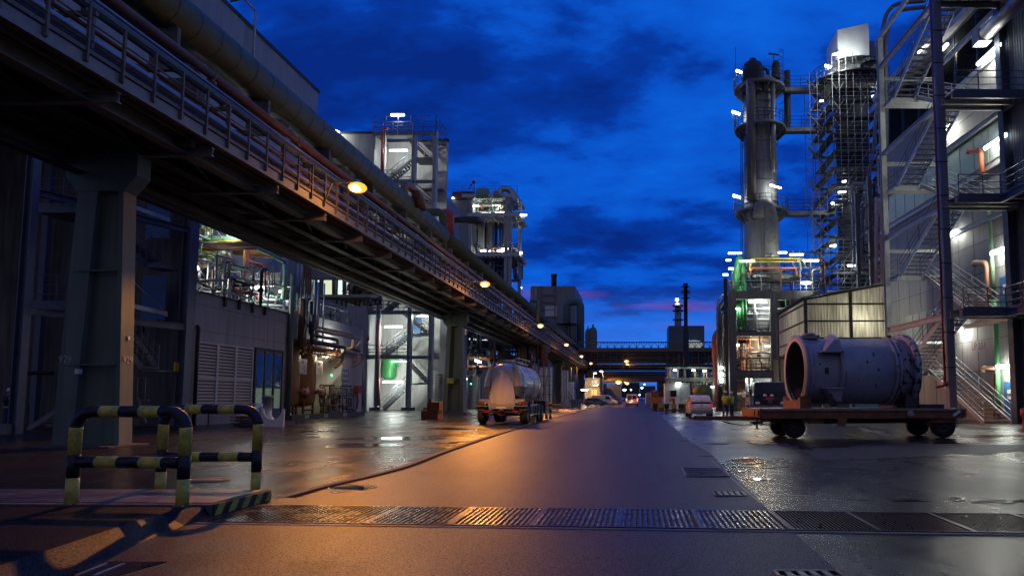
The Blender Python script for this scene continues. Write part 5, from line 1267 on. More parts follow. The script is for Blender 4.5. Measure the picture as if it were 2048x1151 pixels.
for py in (517,523,536): part('orange_pipe',MB().pipe([W(1500,548,YP+1),W(1500,py+12,YP+1),W(1503,py,YP+1),W(1560+py%7*8,py,YP+1),W(1562+py%7*8,py+16,YP+1)],.1,8),M['yellow' if py!=536 else 'redor'],t,True)
part('beige_drum',MB().cyl(W(1690,572,YP+6),W(1720,572,YP+6),1.0,18),M['peach'],t,True)
# black riser pipe and corner pipes
t2=thing('black_stack','slim black pipe standing at the left corner of the process frame','pipe',(wx(1452),YP-1.2,0))
part('stack',MB().box((wx(1449,73.8),YP-1.4,0),(wx(1456,73.8),YP-1.0,W(1452,556,73.8).z)),M['black'],t2,True)
t2=thing('salmon_duct','thick salmon-red duct bending down left of the process frame','duct',(wx(1432),YP+1,0))
part('duct_run',MB().pipe([W(1456,664,YP+2),W(1436,664,YP+2),W(1431,676,YP+2),W(1432,720,YP+2),W(1437,762,YP+2),W(1440,820,YP+2)],.42,16,br=1.0),M['salmon'],t2,True)
for k in range(3): 
    t2=thing('corner_pipe',['pale grey pipe arching over left of the black stack','thin grey pipe next to the salmon duct','grey-green pipe between salmon duct and black stack'][k],'pipe',(wx(1437+k*4),YP,0))
    part('pipe_run',MB().pipe([W(1436+k*4,815,YP+.6),W(1436+k*4,600+k*15,YP+.6),W(1446+k*3,588+k*14,YP+.6),W(1462,588+k*14,YP+.6)],.12,8,br=.6),M[['galv','steel','tealcon'][k]],t2,True)
nm=0
for (px,py,L,pw,lab) in ((1516,604,1.9,420,'tube lamp under the top slab of the process frame by the green pipes'),(1472,617,.8,120,'small lamp at the left under the top slab of the process frame'),(1540,692,1.1,250,'lamp right on the second level of the process frame'),(1474,690,.5,80,'small lamp left on the second level of the process frame'),
   (1494,754,2.0,520,'wide lamp above the left half of the dark truck'),(1553,754,1.9,520,'wide lamp above the right half of the dark truck'),(1535,616,.9,200,'bright lamp beside the middle column of the process frame')):
    lights(px,py,L,pw,lab,YP+.8)
for (px,py,L,pw,lab,base) in ((1494,522,1.6,160,'mast lamp left above the green hood',560),(1622,521,1.6,160,'mast lamp standing right of the column base',580),(1565,505,.9,90,'lamp on the deck right behind the column base',None),(1593,509,1.4,120,'brighter lamp on the deck between column and scaffold',None),
   (1457,520,.5,60,'small lamp at the left top corner of the process frame',None),(1470,506,1.4,260,'strong lamp behind the rail at the left top corner',None),(1462,537,.5,60,'small slanted lamp over the corner rail',None),(1451,549,.5,70,'small lamp on the arching pipe at the corner',None),(1703,531,.8,90,'lamp on a bent pole right of the scaffold foot',None),(1612,565,1.0,260,'lamp behind the pipes before the pale back wall',None)):
    lights(px,py,L,pw,lab,YP-.5,post=W(px,base,YP-.5) if base else None,r=.09)
for k,py in enumerate((735,748,760)): tubelamp(W(1443,py,YP),.35,(1,0,0),30,['top','middle','lowest'][k]+' of three small lamps stacked beside the salmon duct',group='stacked lamps by the salmon duct',r=.13+.05*k)
# ---- the column tower
YT=80.0
def tx_(px): return W(px,500,YT).x
cx=(W(1487,300,YT).x+W(1554,300,YT).x)/2; cr=(W(1554,300,YT).x-W(1487,300,YT).x)/2
zt=W(1516,163,YT).z; zB=W(1516,530,YT).z
tc_=thing('column_tower','tall round grey process column with three railed platforms','column tower',(cx,YT,0)); t=tc_
cst=mat('column_cladding',(.34,.34,.35),.6,.15,var=.3,scale=.8,streak=.3)
part('shell',MB().lathe([(cr*1.0,0),(cr*1.04,zB-4),(cr*1.04,zB),(cr*.98,W(0,430,YT).z),(cr*.93,zt),(.001,zt+.8)],(cx,YT,0),n=36),cst,t,True)
bd=MB(); z=zB
while z<zt: bd.lathe([(cr*1.0,z),(cr*1.035,z+.02),(cr*1.035,z+.08),(cr*1.0,z+.1)],(cx,YT,0),n=36); z+=2.35
part('cladding_seam',bd,cst,t,True)
def platform(zc_,rad,label=None):
    n=28; mb=MB(); mb.lathe([(cr*.95,zc_),(rad,zc_),(rad,zc_-.25),(rad*.97,zc_-.28),(cr*.95,zc_-.2)],(cx,YT,0),n=n)
    for k in range(14):
        a=2*PI*k/14; c,s_=math.cos(a),math.sin(a)
        mb.bar((cx+c*cr*.95,YT+s_*cr*.95,zc_-1.3),(cx+c*rad*.96,YT+s_*rad*.96,zc_-.3),.08,.2)
    pl=part('platform',mb,M['steel'],t,True)
    pts=[(cx+rad*math.cos(2*PI*k/n),YT+rad*math.sin(2*PI*k/n),zc_) for k in range(n+1)]
    mr=MB()
    for h in (.5,.95,1.35):
        mr.tube([(a,b,c+h) for a,b,c in pts[:-1]],.035,5,closed=True)
    for a,b,c in pts[:-1]: mr.tube([(a,b,c),(a,b,c+1.35)],.035,5,False)
    part('railing',mr,M['dark'],pl,True)
zs=[W(1516,y,YT).z for y in (178,258,424)]
platform(zs[0],2.95); platform(zs[1],2.95); platform(zs[2],3.05)
part('riser',MB().cyl(W(1503,400,YT-cr-.3),W(1501,160,YT-cr-.3),.55,14),mat('riser_dark',(.13,.11,.11),.6,var=.3),t,True)
part('riser',MB().cyl((cx+cr*.6,YT-cr-.1,zs[1]-6),(cx+cr*.6,YT-cr-.1,zs[0]),.28,12),M['galv'],t,True)
part('downcomer',MB().pipe([W(1518,436,YT-cr-.7),W(1522,412,YT-cr-.7),W(1536,410,YT-cr-.9),W(1543,445,YT-cr-.9),W(1546,560,YT-cr-.7)],.75,18,br=1.2),M['rackedge'],t,True)
part('outer_pipe',MB().pipe([W(1574,143,YT+.5),W(1575,250,YT+.5),W(1567,262,YT+.5),W(1552,276,YT)],.4,12,br=1.4),M['dark'],t,True)
q=W(1506,155,YT-1.2); part('top_vessel',MB().lathe([(.001,3.3),(.4,3.2),(.45,2.9),(1.0,2.6),(1.25,1.9),(1.3,-1)],(q.x,q.y,q.z-1.0),n=20),M['dark'],t,True)
part('top_pipe',MB().pipe([W(1518,138,YT),W(1534,138,YT),W(1536,150,YT)],.2,8),M['dark'],t,True)
part('top_cone',MB().lathe([(.001,.7),(.3,.6),(.5,.1),(.55,-1.6)],(W(1552,150,YT).x,YT,W(0,153,YT).z),n=16),M['dark'],t,True)
ld=MB()
for px in (1482,1485): ld.cyl(W(px,520,YT-1),W(px-.5,262,YT-1),.04,5)
for k in range(40): ld.cyl(W(1482,515-k*6.3,YT-1),W(1485,515-k*6.3,YT-1),.03,5)
part('ladder',ld,M['dark'],t,True)
cg=MB()
for k in range(9):
    z=zs[2]+2+k*.0; 
for k in range(12): z=zs[1]+1.6+k*.33; pass
for k in range(9): cg.tube([(cx+cr+.25+.42*math.cos(a),YT-.6+.42*math.sin(a),zs[1]+2+k*.9) for a in [PI*j/8-PI/2 for j in range(9)]],.03,4,False)
part('ladder_cage',cg,M['dark'],t,True)
for (px,y0,y1) in ((1471,155,95),(1566,160,98)): part('lightning_rod',MB().cyl(W(px,y0,YT),W(px,y1,YT),.03,4),M['dark'],t,True)
q=W(1547,112,YT); part('unlit_mast_lamp',MB().bar(W(1537,107,YT),W(1558,110,YT),.3,.14).cyl(q,W(1551,175,YT),.08,6),M['steel'],t,True)
for (px,py,ps,lab,pw) in ((1480,144,(1474,172),'slanted lamp at the top platform of the round column',300),(1472,226,(1466,250),'slanted lamp at the middle platform of the round column',300),(1474,393,(1468,418),'slanted lamp at the lowest platform of the round column',200)):
    tubelamp(W(px,py,YT-.2),.95,(1,0,-.35),pw*.5,lab,group='slanted lamps on the round column',r=.14,post=W(ps[0],ps[1],YT-.2))
tubelamp(W(1551,373,YT-cr-1.0),1.3,(1,0,-.3),130,'tube lamp fixed to the front of the round column',group='slanted lamps on the round column',r=.09)
# ---- scaffold tower
t=thing('scaffold_tower','dark column wrapped in many scaffold lifts with a white tent on top','scaffold tower',(W(1690,500,YT).x,YT,0)); sct=t
x0=W(1613,300,YT).x; x1=W(1756,300,YT).x; zt2=W(1690,170,YT).z; Y0s=YT-4; Y1s=YT+4
cx2=W(1706,300,YT).x
part('inner_column',MB().lathe([(1.9,0),(1.9,zt2+1.2),(.001,zt2+2)],(cx2,YT,0),n=28),M['dark'],t,True)
rnd=random.Random(77); zz=7.0; lifts=[]
xi=W(1648,300,YT).x
while zz<zt2: lifts.append(zz); zz+=1.95
for i,z in enumerate(lifts):
    mb=MB(); a=xi+rnd.uniform(-.6,.3); b=x1+rnd.uniform(-.3,.3)
    mb.box((a,Y0s,z),(b,Y0s+.9,z+.06)).box((a,Y1s-.9,z),(b,Y1s,z+.06)).box((a,Y0s+.9,z),(a+.9,Y1s-.9,z+.06)).box((b-.9,Y0s+.9,z),(b,Y1s-.9,z+.06)).box((a,Y0s-.03,z+.06),(b,Y0s,z+.25))
    part('scaffold_deck',mb,mat('scaffold_boards',(.20,.19,.18),.7,.1,var=.4),t,True)
    mr=MB()
    for h in (.5,1.0):
        mr.tube([(a,Y0s,z+h),(b,Y0s,z+h)],.035,4,False); mr.tube([(a,Y0s,z+h),(a,Y1s,z+h)],.035,4,False)
    mr.tube([(a,Y0s-.02,z+1.45),(b,Y0s-.02,z+1.45)],.03,4,False)
    part('guard_rail',mr,M['galv'],t,True)
for ax in range(9):
    x=xi+(x1-xi)*ax/8
    for yy in (Y0s,Y1s): part('standard',MB().cyl((x,yy,0),(x,yy,zt2+(2 if ax<4 else 0)),.045,5),M['steel'],t,True)
# narrow lattice stair tower on its left
lat=MB(); xs0=x0; xs1=xi-.3
for x in (xs0,(xs0+xs1)/2,xs1):
    for yy in (YT-2,YT+.5): lat.cyl((x,yy,0),(x,yy,W(0,180,YT).z),.045,5)
z=4; k=0
while z<W(0,190,YT).z:
    lat.bar((xs0,YT-2,z),(xs1,YT-2,z),.05); lat.bar((xs0,YT-2,z+1),(xs1,YT-2,z+1),.04)
    a,b=((xs0,xs1) if k%2 else (xs1,xs0)); lat.bar((a,YT-1.0,z),(b,YT-1.0,z+2),.5,.06); lat.bar((b,YT-2,z),(a,YT-2,z+2),.04); z+=2; k+=1
    lat.bar((xs0,YT-2,z-1.5),(xs0,YT+.5,z),.04)
part('lattice_stair',lat,M['steel'],t,True)
br_=MB(); rnd=random.Random(6)
for k in range(110):
    x=xi+(x1-xi)*rnd.randint(0,4)/5; z=rnd.choice(lifts); dx=(x1-xi)/5*rnd.choice([1,1,-1])
    br_.cyl((x,Y0s-.05,z),(min(max(x+dx,xi),x1),Y0s-.05,z+2.05),.03,4)
part('diagonal_braces',br_,M['galv'],t,True)
x2=W(1664,130,YT).x; x3=W(1738,130,YT).x; zA=W(0,158,YT).z
tt=thing('white_tent','white sheeted tent lit from inside on top of the scaffold','tent',(x2,YT,zA))
tp=mat('tent_sheet',(.75,.77,.78),.5,var=.15,scale=1,bump=.7,bscale=1.3)
xm=W(1722,130,YT).x
part('sheet',MB().add([(x2,YT-2.5,zA),(xm,YT-3,zA),(x3,YT,zA),(x3,YT+2,zA),(x2,YT+2,zA),(x2,YT-2.5,zA+3.3),(xm,YT-3,zA+3.75),(x3,YT,zA+3.2),(x3,YT+2,zA+3.4),(x2,YT+2,zA+3.3)],[(0,1,6,5),(1,2,7,6),(2,3,8,7),(3,4,9,8),(4,0,5,9),(5,6,7,8,9)]),tp,tt,True)
tubelamp(W(1680,106,YT-4.2),1.6,(1,0,.25),900,'lamp on a mast in front of the white tent',r=.09,post=W(1674,165,YT-4.2))
tubelamp(W(1656,133,YT-3),.7,(1,0,-.3),220,'small lamp left of the white tent',r=.12,post=W(1652,165,YT-3))
part('top_vent',MB().lathe([(.001,2.6),(.5,2.6),(.5,2.0),(.9,1.6),(.8,.3),(1.2,0)],(W(1737,155,YT).x,YT-1,W(0,160,YT).z),n=16),M['steel'],t,True)
part('top_platform',MB().lathe([(.1,zt2),(4.4,zt2),(4.4,zt2-.3),(.1,zt2-.3)],(cx2-.2,YT,0),n=26),M['dark'],t,True)
n=26; mr=MB(); pts=[(cx2-.2+4.4*math.cos(2*PI*k/n),YT+4.4*math.sin(2*PI*k/n)) for k in range(n)]
for h in (.5,.95,1.35): mr.tube([(a,b,zt2+h) for a,b in pts],.035,5,closed=True)
for a,b in pts: mr.tube([(a,b,zt2),(a,b,zt2+1.35)],.035,5,False)
part('top_railing',mr,M['dark'],t,True)
g='small lamps inside the scaffold'
for k,(px,py,L,pw,lab) in enumerate(((1643,202,.35,200,'lamp lighting the lattice stair high on the scaffold'),(1749,192,.6,160,'lamp at the upper right of the scaffold'),(1671,406,.9,220,'brightest lamp low inside the scaffold'),(1684,384,.8,60,'dim slanted lamp just above the brightest scaffold lamp'),(1667,491,.7,90,'lamp near the foot of the scaffold'),(1688,363,.5,60,'faint lamp against the inner column of the scaffold'))):
    tubelamp(W(px,py,YT-3.5),L,(1,0,.1),pw*.55,lab,group=g,r=.09)
# bridges between the two columns
for i,(z,y) in enumerate(((zs[0],0),(zs[1],0),(zs[2],0))):
    t=thing('link_bridge',['highest','middle','lowest'][i]+' railed link bridge between round column and scaffold','bridge',(cx+3,YT,z),group='link bridges between the columns')
    b=MB().box((cx+2.9,YT-.5,z-.5),(xi+1,YT+.5,z-.05))
    part('girder',b,M['steel'],t,True); add_rail(t,[(cx+2.9,YT-.5,z),(xi+1,YT-.5,z)],M['dark'],1.3,1.6,.035)
# slanting cable/pipe from scaffold top, pipe bridge at right
t=thing('slanted_pipe','thin pale pipe slanting down across the right of the scaffold','pipe',W(1720,460,70)); part('pipe_run',MB().tube([W(1757,140,70),W(1745,300,70),W(1718,440,70)],.09,6),M['steel'],t,True); part('pipe_run',MB().tube([W(1760,140,70),W(1749,300,70),W(1724,440,70)],.06,6),M['steel'],t,True)
t=thing('lattice_annex','steel framework with beige pipes between scaffold and stair tower','pipe rack',W(1740,560,66))
for px in (1716,1742,1765): part('column',MB().ibeam((W(px,500,66).x,66,0),(W(px,500,66).x,66,W(0,400+(px-1716)*-1.3,66).z),.35,.35,.04,(1,0,0)),M['steel'],t,True)
for px in (1753,1764): part('beige_pipe',MB().cyl(W(px,570,65),W(px,395,65),.17,10),M['peach'],t,True)
for pa,pb in (((1716,428),(1768,380)),((1716,470),(1768,430)),((1716,520),(1768,490)),((1660,540),(1730,470)),((1700,560),(1768,480))): part('brace',MB().bar(W(*pa,66),W(*pb,66),.14,.18),M['steel'],t,True)
clutter(t,W(1716,500,68).x,W(1768,500,68).x,67,70,wz(560),wz(400),22,['steel','dark','galv','rackst'],(.06,.16),seed=61)
# ================================================================ middle distance, left: distillation tower
YD=120.0
t=thing('distillation_frame','tall lit steel frame with green bent pipes on its roof beyond the duct','process plant',(W(970,795,YD).x,YD,0)); t0=t
def w2(px,py,Y=YD): return W(px,py,Y)
a=w2(906,387); b=w2(946,387)
part('stair_shaft',MB().box((a.x,YD,0),(b.x,YD+8,a.z)),M['facade'],t,True)
part('shaft_top',MB().box((a.x-.1,YD-.15,a.z-1.1),(b.x+.1,YD+8,a.z+.3)),mat('maroon_fascia',(.16,.07,.07),.6,var=.2),t,True)
part('inner_wall',MB().box((w2(949,400).x,YD+3,0),(w2(962,400).x,YD+8,w2(906,440).z)),M['facade'],t,True)
for px in (1019,1027,1040,949): part('column',MB().ibeam((w2(px,0).x,YD+(0 if px!=1040 else 3),0),(w2(px,0).x,YD+(0 if px!=1040 else 3),w2(0,398).z),.55,.55,.06,(1,0,0)),M['paint'],t,True)
for (yt,x0,x1) in ((397,932,1040),(434,944,1046),(512,960,1046)):
    z=w2(0,yt).z; part('floor',MB().box((w2(x0,0).x,YD-.4,z-.6),(w2(x1,0).x,YD+8,z)),M['paint'],t,True)
    ld=MB(); n_=9
    for k in range(n_): x=w2(x0+12,0).x+(w2(x1,0).x-w2(x0+12,0).x)*k/n_; ld.bar((x,YD-.4,z-.7),(x,YD+8,z-.7),.2,.35)
    part('joists',ld,M['paint'],t,True)
    add_rail(t,[(w2(x0,0).x,YD-.4,z),(w2(x1,0).x,YD-.4,z)],M['steel'],1.4,2.0,.04)
for (px,r,m) in ((963,.35,'rust'),(969,.3,'dark'),(980,.75,'insul'),(992,.3,'dark'),(1000,.25,'steel'),(1012,.8,'insul'),(985,.15,'galv'),(1005,.15,'galv'),(973,.12,'peach')):
    part('vessel',MB().cyl(w2(px,600,YD+4),w2(px,440,YD+4),r,12),M[m],t,True)
clutter(t,w2(955,0).x,w2(1018,0).x,YD+.5,YD+6,w2(0,432).z,w2(0,412).z,16,['green','peach','galv','steel','palegreen'],(.08,.25),seed=71)
clutter(t,w2(960,0).x,w2(1038,0).x,YD+.5,YD+6,w2(0,512).z,w2(0,490).z,22,['galv','steel','peach','insul'],(.08,.2),seed=72)
clutter(t,w2(985,0).x,w2(1040,0).x,YD+.5,YD+6,w2(0,560).z,w2(0,516).z,26,['galv','steel','dark','rackst'],(.08,.2),seed=73)
part('bent_duct',MB().pipe([w2(1000,398),w2(1001,378),w2(1016,377),w2(1026,386),w2(1028,410)],.55,12,br=2),M['insul'],t,True)
for px in (957,966): part('green_bend',MB().pipe([w2(px,398),w2(px+1,381),w2(px+7,380),w2(px+8,398)],.5,10,br=1.2),M['palegreen'],t,True)
part('green_bend',MB().pipe([w2(990,398),w2(991,386),w2(997,386),w2(998,398)],.5,10,br=1.0),M['palegreen'],t,True)
part('stub_pipe',MB().cyl(w2(978,398),w2(978,386),.2,8),M['dark'],t,True)
for (px,py,r) in ((947,364,.35),(942,370,.22),(939,376,.18)): part('red_beacon',MB().sph(w2(px,py),r,8),M['red'],t,True)
part('beacon_pole',MB().cyl(w2(949,395),w2(948,364),.05,5),M['dark'],t,True)
for z0,z1 in ((430,462),(505,532)):
    part('side_gallery',MB().box(w2(1036,z0+16),w2(1049,z0+20,YD+2)),M['steel'],t,True); part('gallery_brace',MB().bar(w2(1040,z1+4),w2(1049,z0+20),.15),M['steel'],t,True); add_rail(t,[w2(1036,z0+16),w2(1049,z0+16)],M['steel'],1.4,1.2,.04)
g='lamps on the distillation frame'
for (px,py,L,pw,lab) in ((950,411,1.3,160,'upper left ceiling lamp of the distillation frame'),(993,410,1.3,160,'upper right ceiling lamp of the distillation frame'),(973,426,1.6,200,'left lamp over the green pipes of the distillation frame'),(999,425,1.6,200,'right lamp over the green pipes of the distillation frame'),
  (938,420,.5,120,'lamp on the shaft wall of the distillation frame'),(971,501,1.7,220,'left lamp on the lower deck of the distillation frame'),(1003,501,1.6,220,'right lamp on the lower deck of the distillation frame'),(1011,497,1.3,120,'raised right lamp on the lower deck of the distillation frame')):
    tubelamp(w2(px,py,YD+.8),L,(1,0,0),pw,lab,group=g,r=.13)
tubelamp(w2(1047,430,YD),1.1,(1,0,0),60,'mast lamp standing right of the distillation frame',r=.14,post=w2(1045,452,YD),group=g)
tubelamp(w2(1042,505,YD),.4,(1,0,0),40,'small pole lamp at the right gallery of the distillation frame',r=.14,post=w2(1045,520,YD),group=g)
tubelamp(w2(1041,575,YD+10),.4,(1,0,0),40,'small pole lamp below the distillation frame against the sky',r=.14,post=w2(1045,590,YD+10),group=g)
tubelamp(w2(906,396,YD-.3),.3,(1,0,0),20,'tiny lamp at the red-topped shaft corner',r=.12,group=g,noL=True)
part('mid_deck',MB().box(w2(866,424,YD+10),w2(910,426,YD+12)),M['steel'],t,True); add_rail(t,[w2(870,424,YD+10),w2(905,424,YD+10)],M['steel'],2,2,.05)
# pipework under the bridge beyond the second pier
t=thing('rear_pipework','dense dark pipe rack with small lights behind the tanker trailer','pipe rack',(W(1000,795,95).x,95,0))
a=W(925,800,95); b=W(1078,680,95)
for py in (645,655,664,672,683,692,700): part('long_pipe',MB().cyl(W(922,py,95),W(1100,py+4,97),.16+.06*(py%3),8),M[['steel','rackst','galv','tealcon'][py%4]],t,True)
for px in (930,948,968,990,1015,1040,1062): part('post',MB().bar((W(px,0,95).x,95,0),(W(px,0,95).x,95,W(0,640,95).z),.25),M['tealcon' if px%3 else 'rackst'],t,True)
clutter(t,a.x,b.x,93,98,W(0,750,95).z,W(0,650,95).z,60,['dark','rackst','rust','steel','galv'],(.06,.22),seed=81)
[part('red_vessel',MB().cyl(W(v,735,92),W(v,690,92),.55,14),M['rust'],t,True) for v in (1045,1087)]
part('pale_wall',MB().box(W(925,822,98),W(962,735,98.4)),M['whitefac'],t,True)
clutter(t,W(928,0,96).x,W(945,0,96).x,96,97,.4,3.6,14,['rust','dark','galv','brown'],(.05,.12),seed=82)
part('window_strip',MB().box(W(930,680,100),W(1000,676,100.2)),M['winlit'],t,True)
for (px,py,L,pw,lab) in ((956,722,.9,300,'bright lamp left of the tanker trailer top'),(930,757,.5,160,'lamp on pale wall right of the second pier'),(925,656,.4,60,'bluish small lamp right of the second pier top'),(920,680,.2,40,'thin lamp by the upper part of the second pier')):
    tubelamp(W(px,py,93),L,(1,0,-.3),pw*.6,lab,group='lamps in the pipe rack behind the tanker',r=.13)
part('green_lamp',MB().sph(W(942,767,93),.12,8),MATS['green_led'],t,True)
# tarpaulined scaffold etc. beyond the tanker
t=thing('tarp_wall','grey-white tarpaulins hung on scaffold behind the tanker trailer','tarpaulin',(W(1090,820,88).x,88,0))
for (x0,x1,y0,m) in ((1078,1104,735,'tarp'),(1122,1136,742,'tarp')):
    rng_=random.Random(x0); n=14; vs=[]
    p=W(x0,812,88+(x0>1110)*10); q=W(x1,812,88+(x0>1110)*10); zt_=W(x0,y0,p.y).z
    for j in range(7):
        for i in range(n+1):
            c=p.lerp(q,i/n); vs.append((c.x,c.y+rng_.uniform(-.12,.12)+.25*math.sin(i*1.3+j*.4),.1+zt_*j/6))
    part('sheet',MB().add(vs,[(j*(n+1)+i,j*(n+1)+i+1,(j+1)*(n+1)+i+1,(j+1)*(n+1)+i) for j in range(6) for i in range(n)],True),M[m],t,True)
sf=MB()
for px in (1076,1084,1094,1105): sf.cyl((W(px,0,87).x,87,0),(W(px,0,87).x,87,W(0,722,87).z),.05,5)
for py in (735,752,770,788): sf.cyl(W(1076,py,87),W(1105,py,87),.04,5)
sf.cyl(W(1080,812,87),W(1100,730,87),.04,5)
part('scaffold_poles',sf,M['steel'],t,True)
p=W(1127,812,102); t=thing('ribbed_container','upright pale ribbed container with a ladder, beside the third pier','container',(p.x,102,0)); q=W(1146,763,102)
mb=MB().box((p.x,102,0),(q.x,104,q.z))
for k in range(7): mb.box((p.x-.02,101.95,.3+k*q.z/7.4),(q.x+.02,101.999,.42+k*q.z/7.4))
part('shell',mb,M['white'],t,True); part('ladder',MB().bar(W(1128,775,101.5),W(1146,812,101.5),.08).bar(W(1131,770,101.5),W(1149,806,101.5),.08),M['dark'],t,True)
t=thing('lattice_mast','slim lattice tower standing left of the lit yellow building','lattice tower',(W(1152,815,105).x,105,0)); lm=MB()
xa_,xb_=W(1147,0,105).x,W(1158,0,105).x; zt_=W(0,735,105).z
for x in (xa_,xb_): lm.cyl((x,105,0),(x,105,zt_),.1,5)
k=0; z=0
while z<zt_-1.2: lm.cyl((xa_ if k%2 else xb_,105,z),(xb_ if k%2 else xa_,105,z+1.2),.06,4); z+=1.2; k+=1
part('lattice',lm,M['dark'],t,True)
p=G(1151,817); Yq=88; t=thing('blue_bin','dark blue lidded container standing on the left edge of the road','bin',(W(1151,815,Yq).x,Yq,0)); a=W(1141,800,Yq); b=W(1161,800,Yq)
part('bin_body',MB().box((a.x+.08,Yq,.12),(b.x-.08,Yq+1.2,1.15)).box((a.x,Yq-.05,1.0),(b.x,Yq+1.25,1.18)),M['blue'],t,True)
lid=MB()
for k in range(4): lid.box((a.x+.12+k*.33,Yq-.03,.2),(a.x+.3+k*.33,Yq-.001,.95))
part('panels',lid,M['navy'],t,True); part('feet',MB().box((a.x+.1,Yq+.1,0),(a.x+.25,Yq+1,.119)).box((b.x-.25,Yq+.1,0),(b.x-.1,Yq+1,.119)),M['black'],t,True)
for k,px in enumerate((1089,1097)):
    q=W(px,838,46); t=thing('striped_post',['left','right'][k]+' yellow and black guard post behind the tanker trailer','post',(q.x,47,0),group='guard posts behind the tanker'); 
    z=0; mb=MB()
    for j in range(5): mb.cyl((q.x,47,z),(q.x,47,z+.2),.09,10,mi=j%2); z+=.2
    part('post_body',mb,[M['black'],M['yellow']],t,True); part('cap',MB().sph((q.x,47,1.0),.09,10),M['yellow'],t,True)
# yellow lit building
YL=150.0
t=thing('sand_building','small sand-coloured building lit orange beneath the last bridge lamps','building',(W(1185,800,YL).x,YL,0)); a=W(1170,755,YL); b=W(1200,755,YL)
part('wall',MB().box((a.x,YL,0),(b.x,YL+12,a.z)),mat('sand_wall',(.55,.38,.22),.8,var=.15),t,True)
part('door_lit',MB().box(W(1183,797,YL-.05),W(1194,779,YL)),emat('orange_window',(1,.5,.15),1.6),t,True); part('gallery',MB().box(W(1181,770,YL-1.5),W(1197,772,YL)),M['galv'],t,True); add_rail(t,[W(1181,770,YL-1.5),W(1197,770,YL-1.5)],M['galv'],1.2,1.0,.04)
part('window',MB().box(W(1184,768,YL-.05),W(1195,760,YL)),M['winlit2'],t,True)
tubelamp(W(1169,779,YL-3),1.4,(1,0,0),260,'white tube lamp left of the sand-coloured building',r=.14)
lamp('warm_wall_light',W(1192,770,YL-3),380,(1,.6,.25),r=.3,parent=t)
YK=165.0; a=W(1211,767,YK); b=W(1241,767,YK)
t=thing('blue_shed','blue-grey sheet-metal shed right of the sand-coloured building','shed',(a.x,YK,0)); mb=MB().box((a.x,YK,0),(b.x,YK+10,a.z)); k=a.x
while k<b.x: mb.box((k,YK-.08,0),(k+.25,YK,a.z)); k+=.5
part('wall',mb,mat('blue_sheet',(.2,.26,.38),.5,var=.2),t,True)
t=thing('maroon_shed','dark maroon gate shed between sand-coloured and blue buildings','shed',(W(1205,800,160).x,160,0)); part('wall',MB().box(W(1201,803,160),W(1212,782,164)),mat('maroon_wall',(.16,.05,.07),.6,var=.2),t,True); part('roof',MB().box(W(1200,782,159.8),W(1213,767,164)),M['bluesteel'],t,True)
for k,(px,yt,lab) in enumerate(((1187,745,'white pole lamp nearer the sand-coloured building'),(1206,741,'warm white pole lamp at the bend of the road'))):
    Y=150 if k==0 else 140; q=W(px,yt,Y); t=thing('street_lamp',lab,'street lamp',(q.x,Y,0),group='tall pole lamps at the far left kerb')
    part('pole',MB().cyl((q.x,Y,0),(q.x,Y,q.z),.09,8,r2=.06),M['galv'],t,True); part('head',MB().box((q.x-.1,Y-.15,q.z),(q.x+.7*(-1 if k else 1),Y+.15,q.z+.12)),M['galv'],t,True)
    part('lens',MB().sph((q.x+.35*(-1 if k else 1),Y,q.z-.08),.22,10,sc=(1.4,1,.6)),emat('lamp_cool' if k==0 else 'lamp_warm',(.8,.95,1) if k==0 else (1,.8,.5),10),t,True)
    lamp('pole_light',Vector((q.x+.35*(-1 if k else 1),Y,q.z-.5)),160,(.85,.95,1) if k==0 else (1,.8,.5),parent=t)
q=W(1234,751,150); sodium(Vector((W(1237,766,130).x,130,W(1237,763.5,130).z)),Vector((W(1212,766,130).x,130,W(1212,770,130).z)),'orange lamp hanging over the road mouth below the cross rack',500,grp='distant orange lamps',bulb=.2)
sodium(W(1253,722,172),W(1253,722,172)+Vector((-1,0,-.3)),'orange lamp in front of the cross pipe rack',700,grp='distant orange lamps',bulb=.2)
sodium(W(1250,762,230),W(1250,762,230)+Vector((-1,0,-.3)),'upper of two far orange lamps above the van',300,grp='distant orange lamps',bulb=.25)
sodium(W(1254,766,235),W(1254,766,235)+Vector((-1,0,-.3)),'lower of two far orange lamps above the van',300,grp='distant orange lamps',bulb=.25)
for k,(px,py) in enumerate(((1289,768),(1284,775),(1262,779),(1249,779),(1279,789),(1240,786),(1236,778))):
    Y=300; p=W(px,py,Y); t=thing('far_lamp',['white-green far lamp highest above the road end','twin white-green far lamp under the highest one','far lamp right above the van roof','bright wide far lamp left of the van roof','low far lamp by the road end gantry','faint far lamp beside the blue shed','faint far lamp above the blue shed'][k],'lamp',(p.x,Y,0),group='far white lamps at the end of the road')
    part('pole',MB().cyl((p.x,Y,0),(p.x,Y,p.z),.12,5),M['dark'],t,True); part('lens',MB().sph(p,.35+.15*(k in (1,3)),8,sc=(1.6 if k==3 else 1,1,.8)),emat('far_lens',(.7,1,.95),9),t,True)
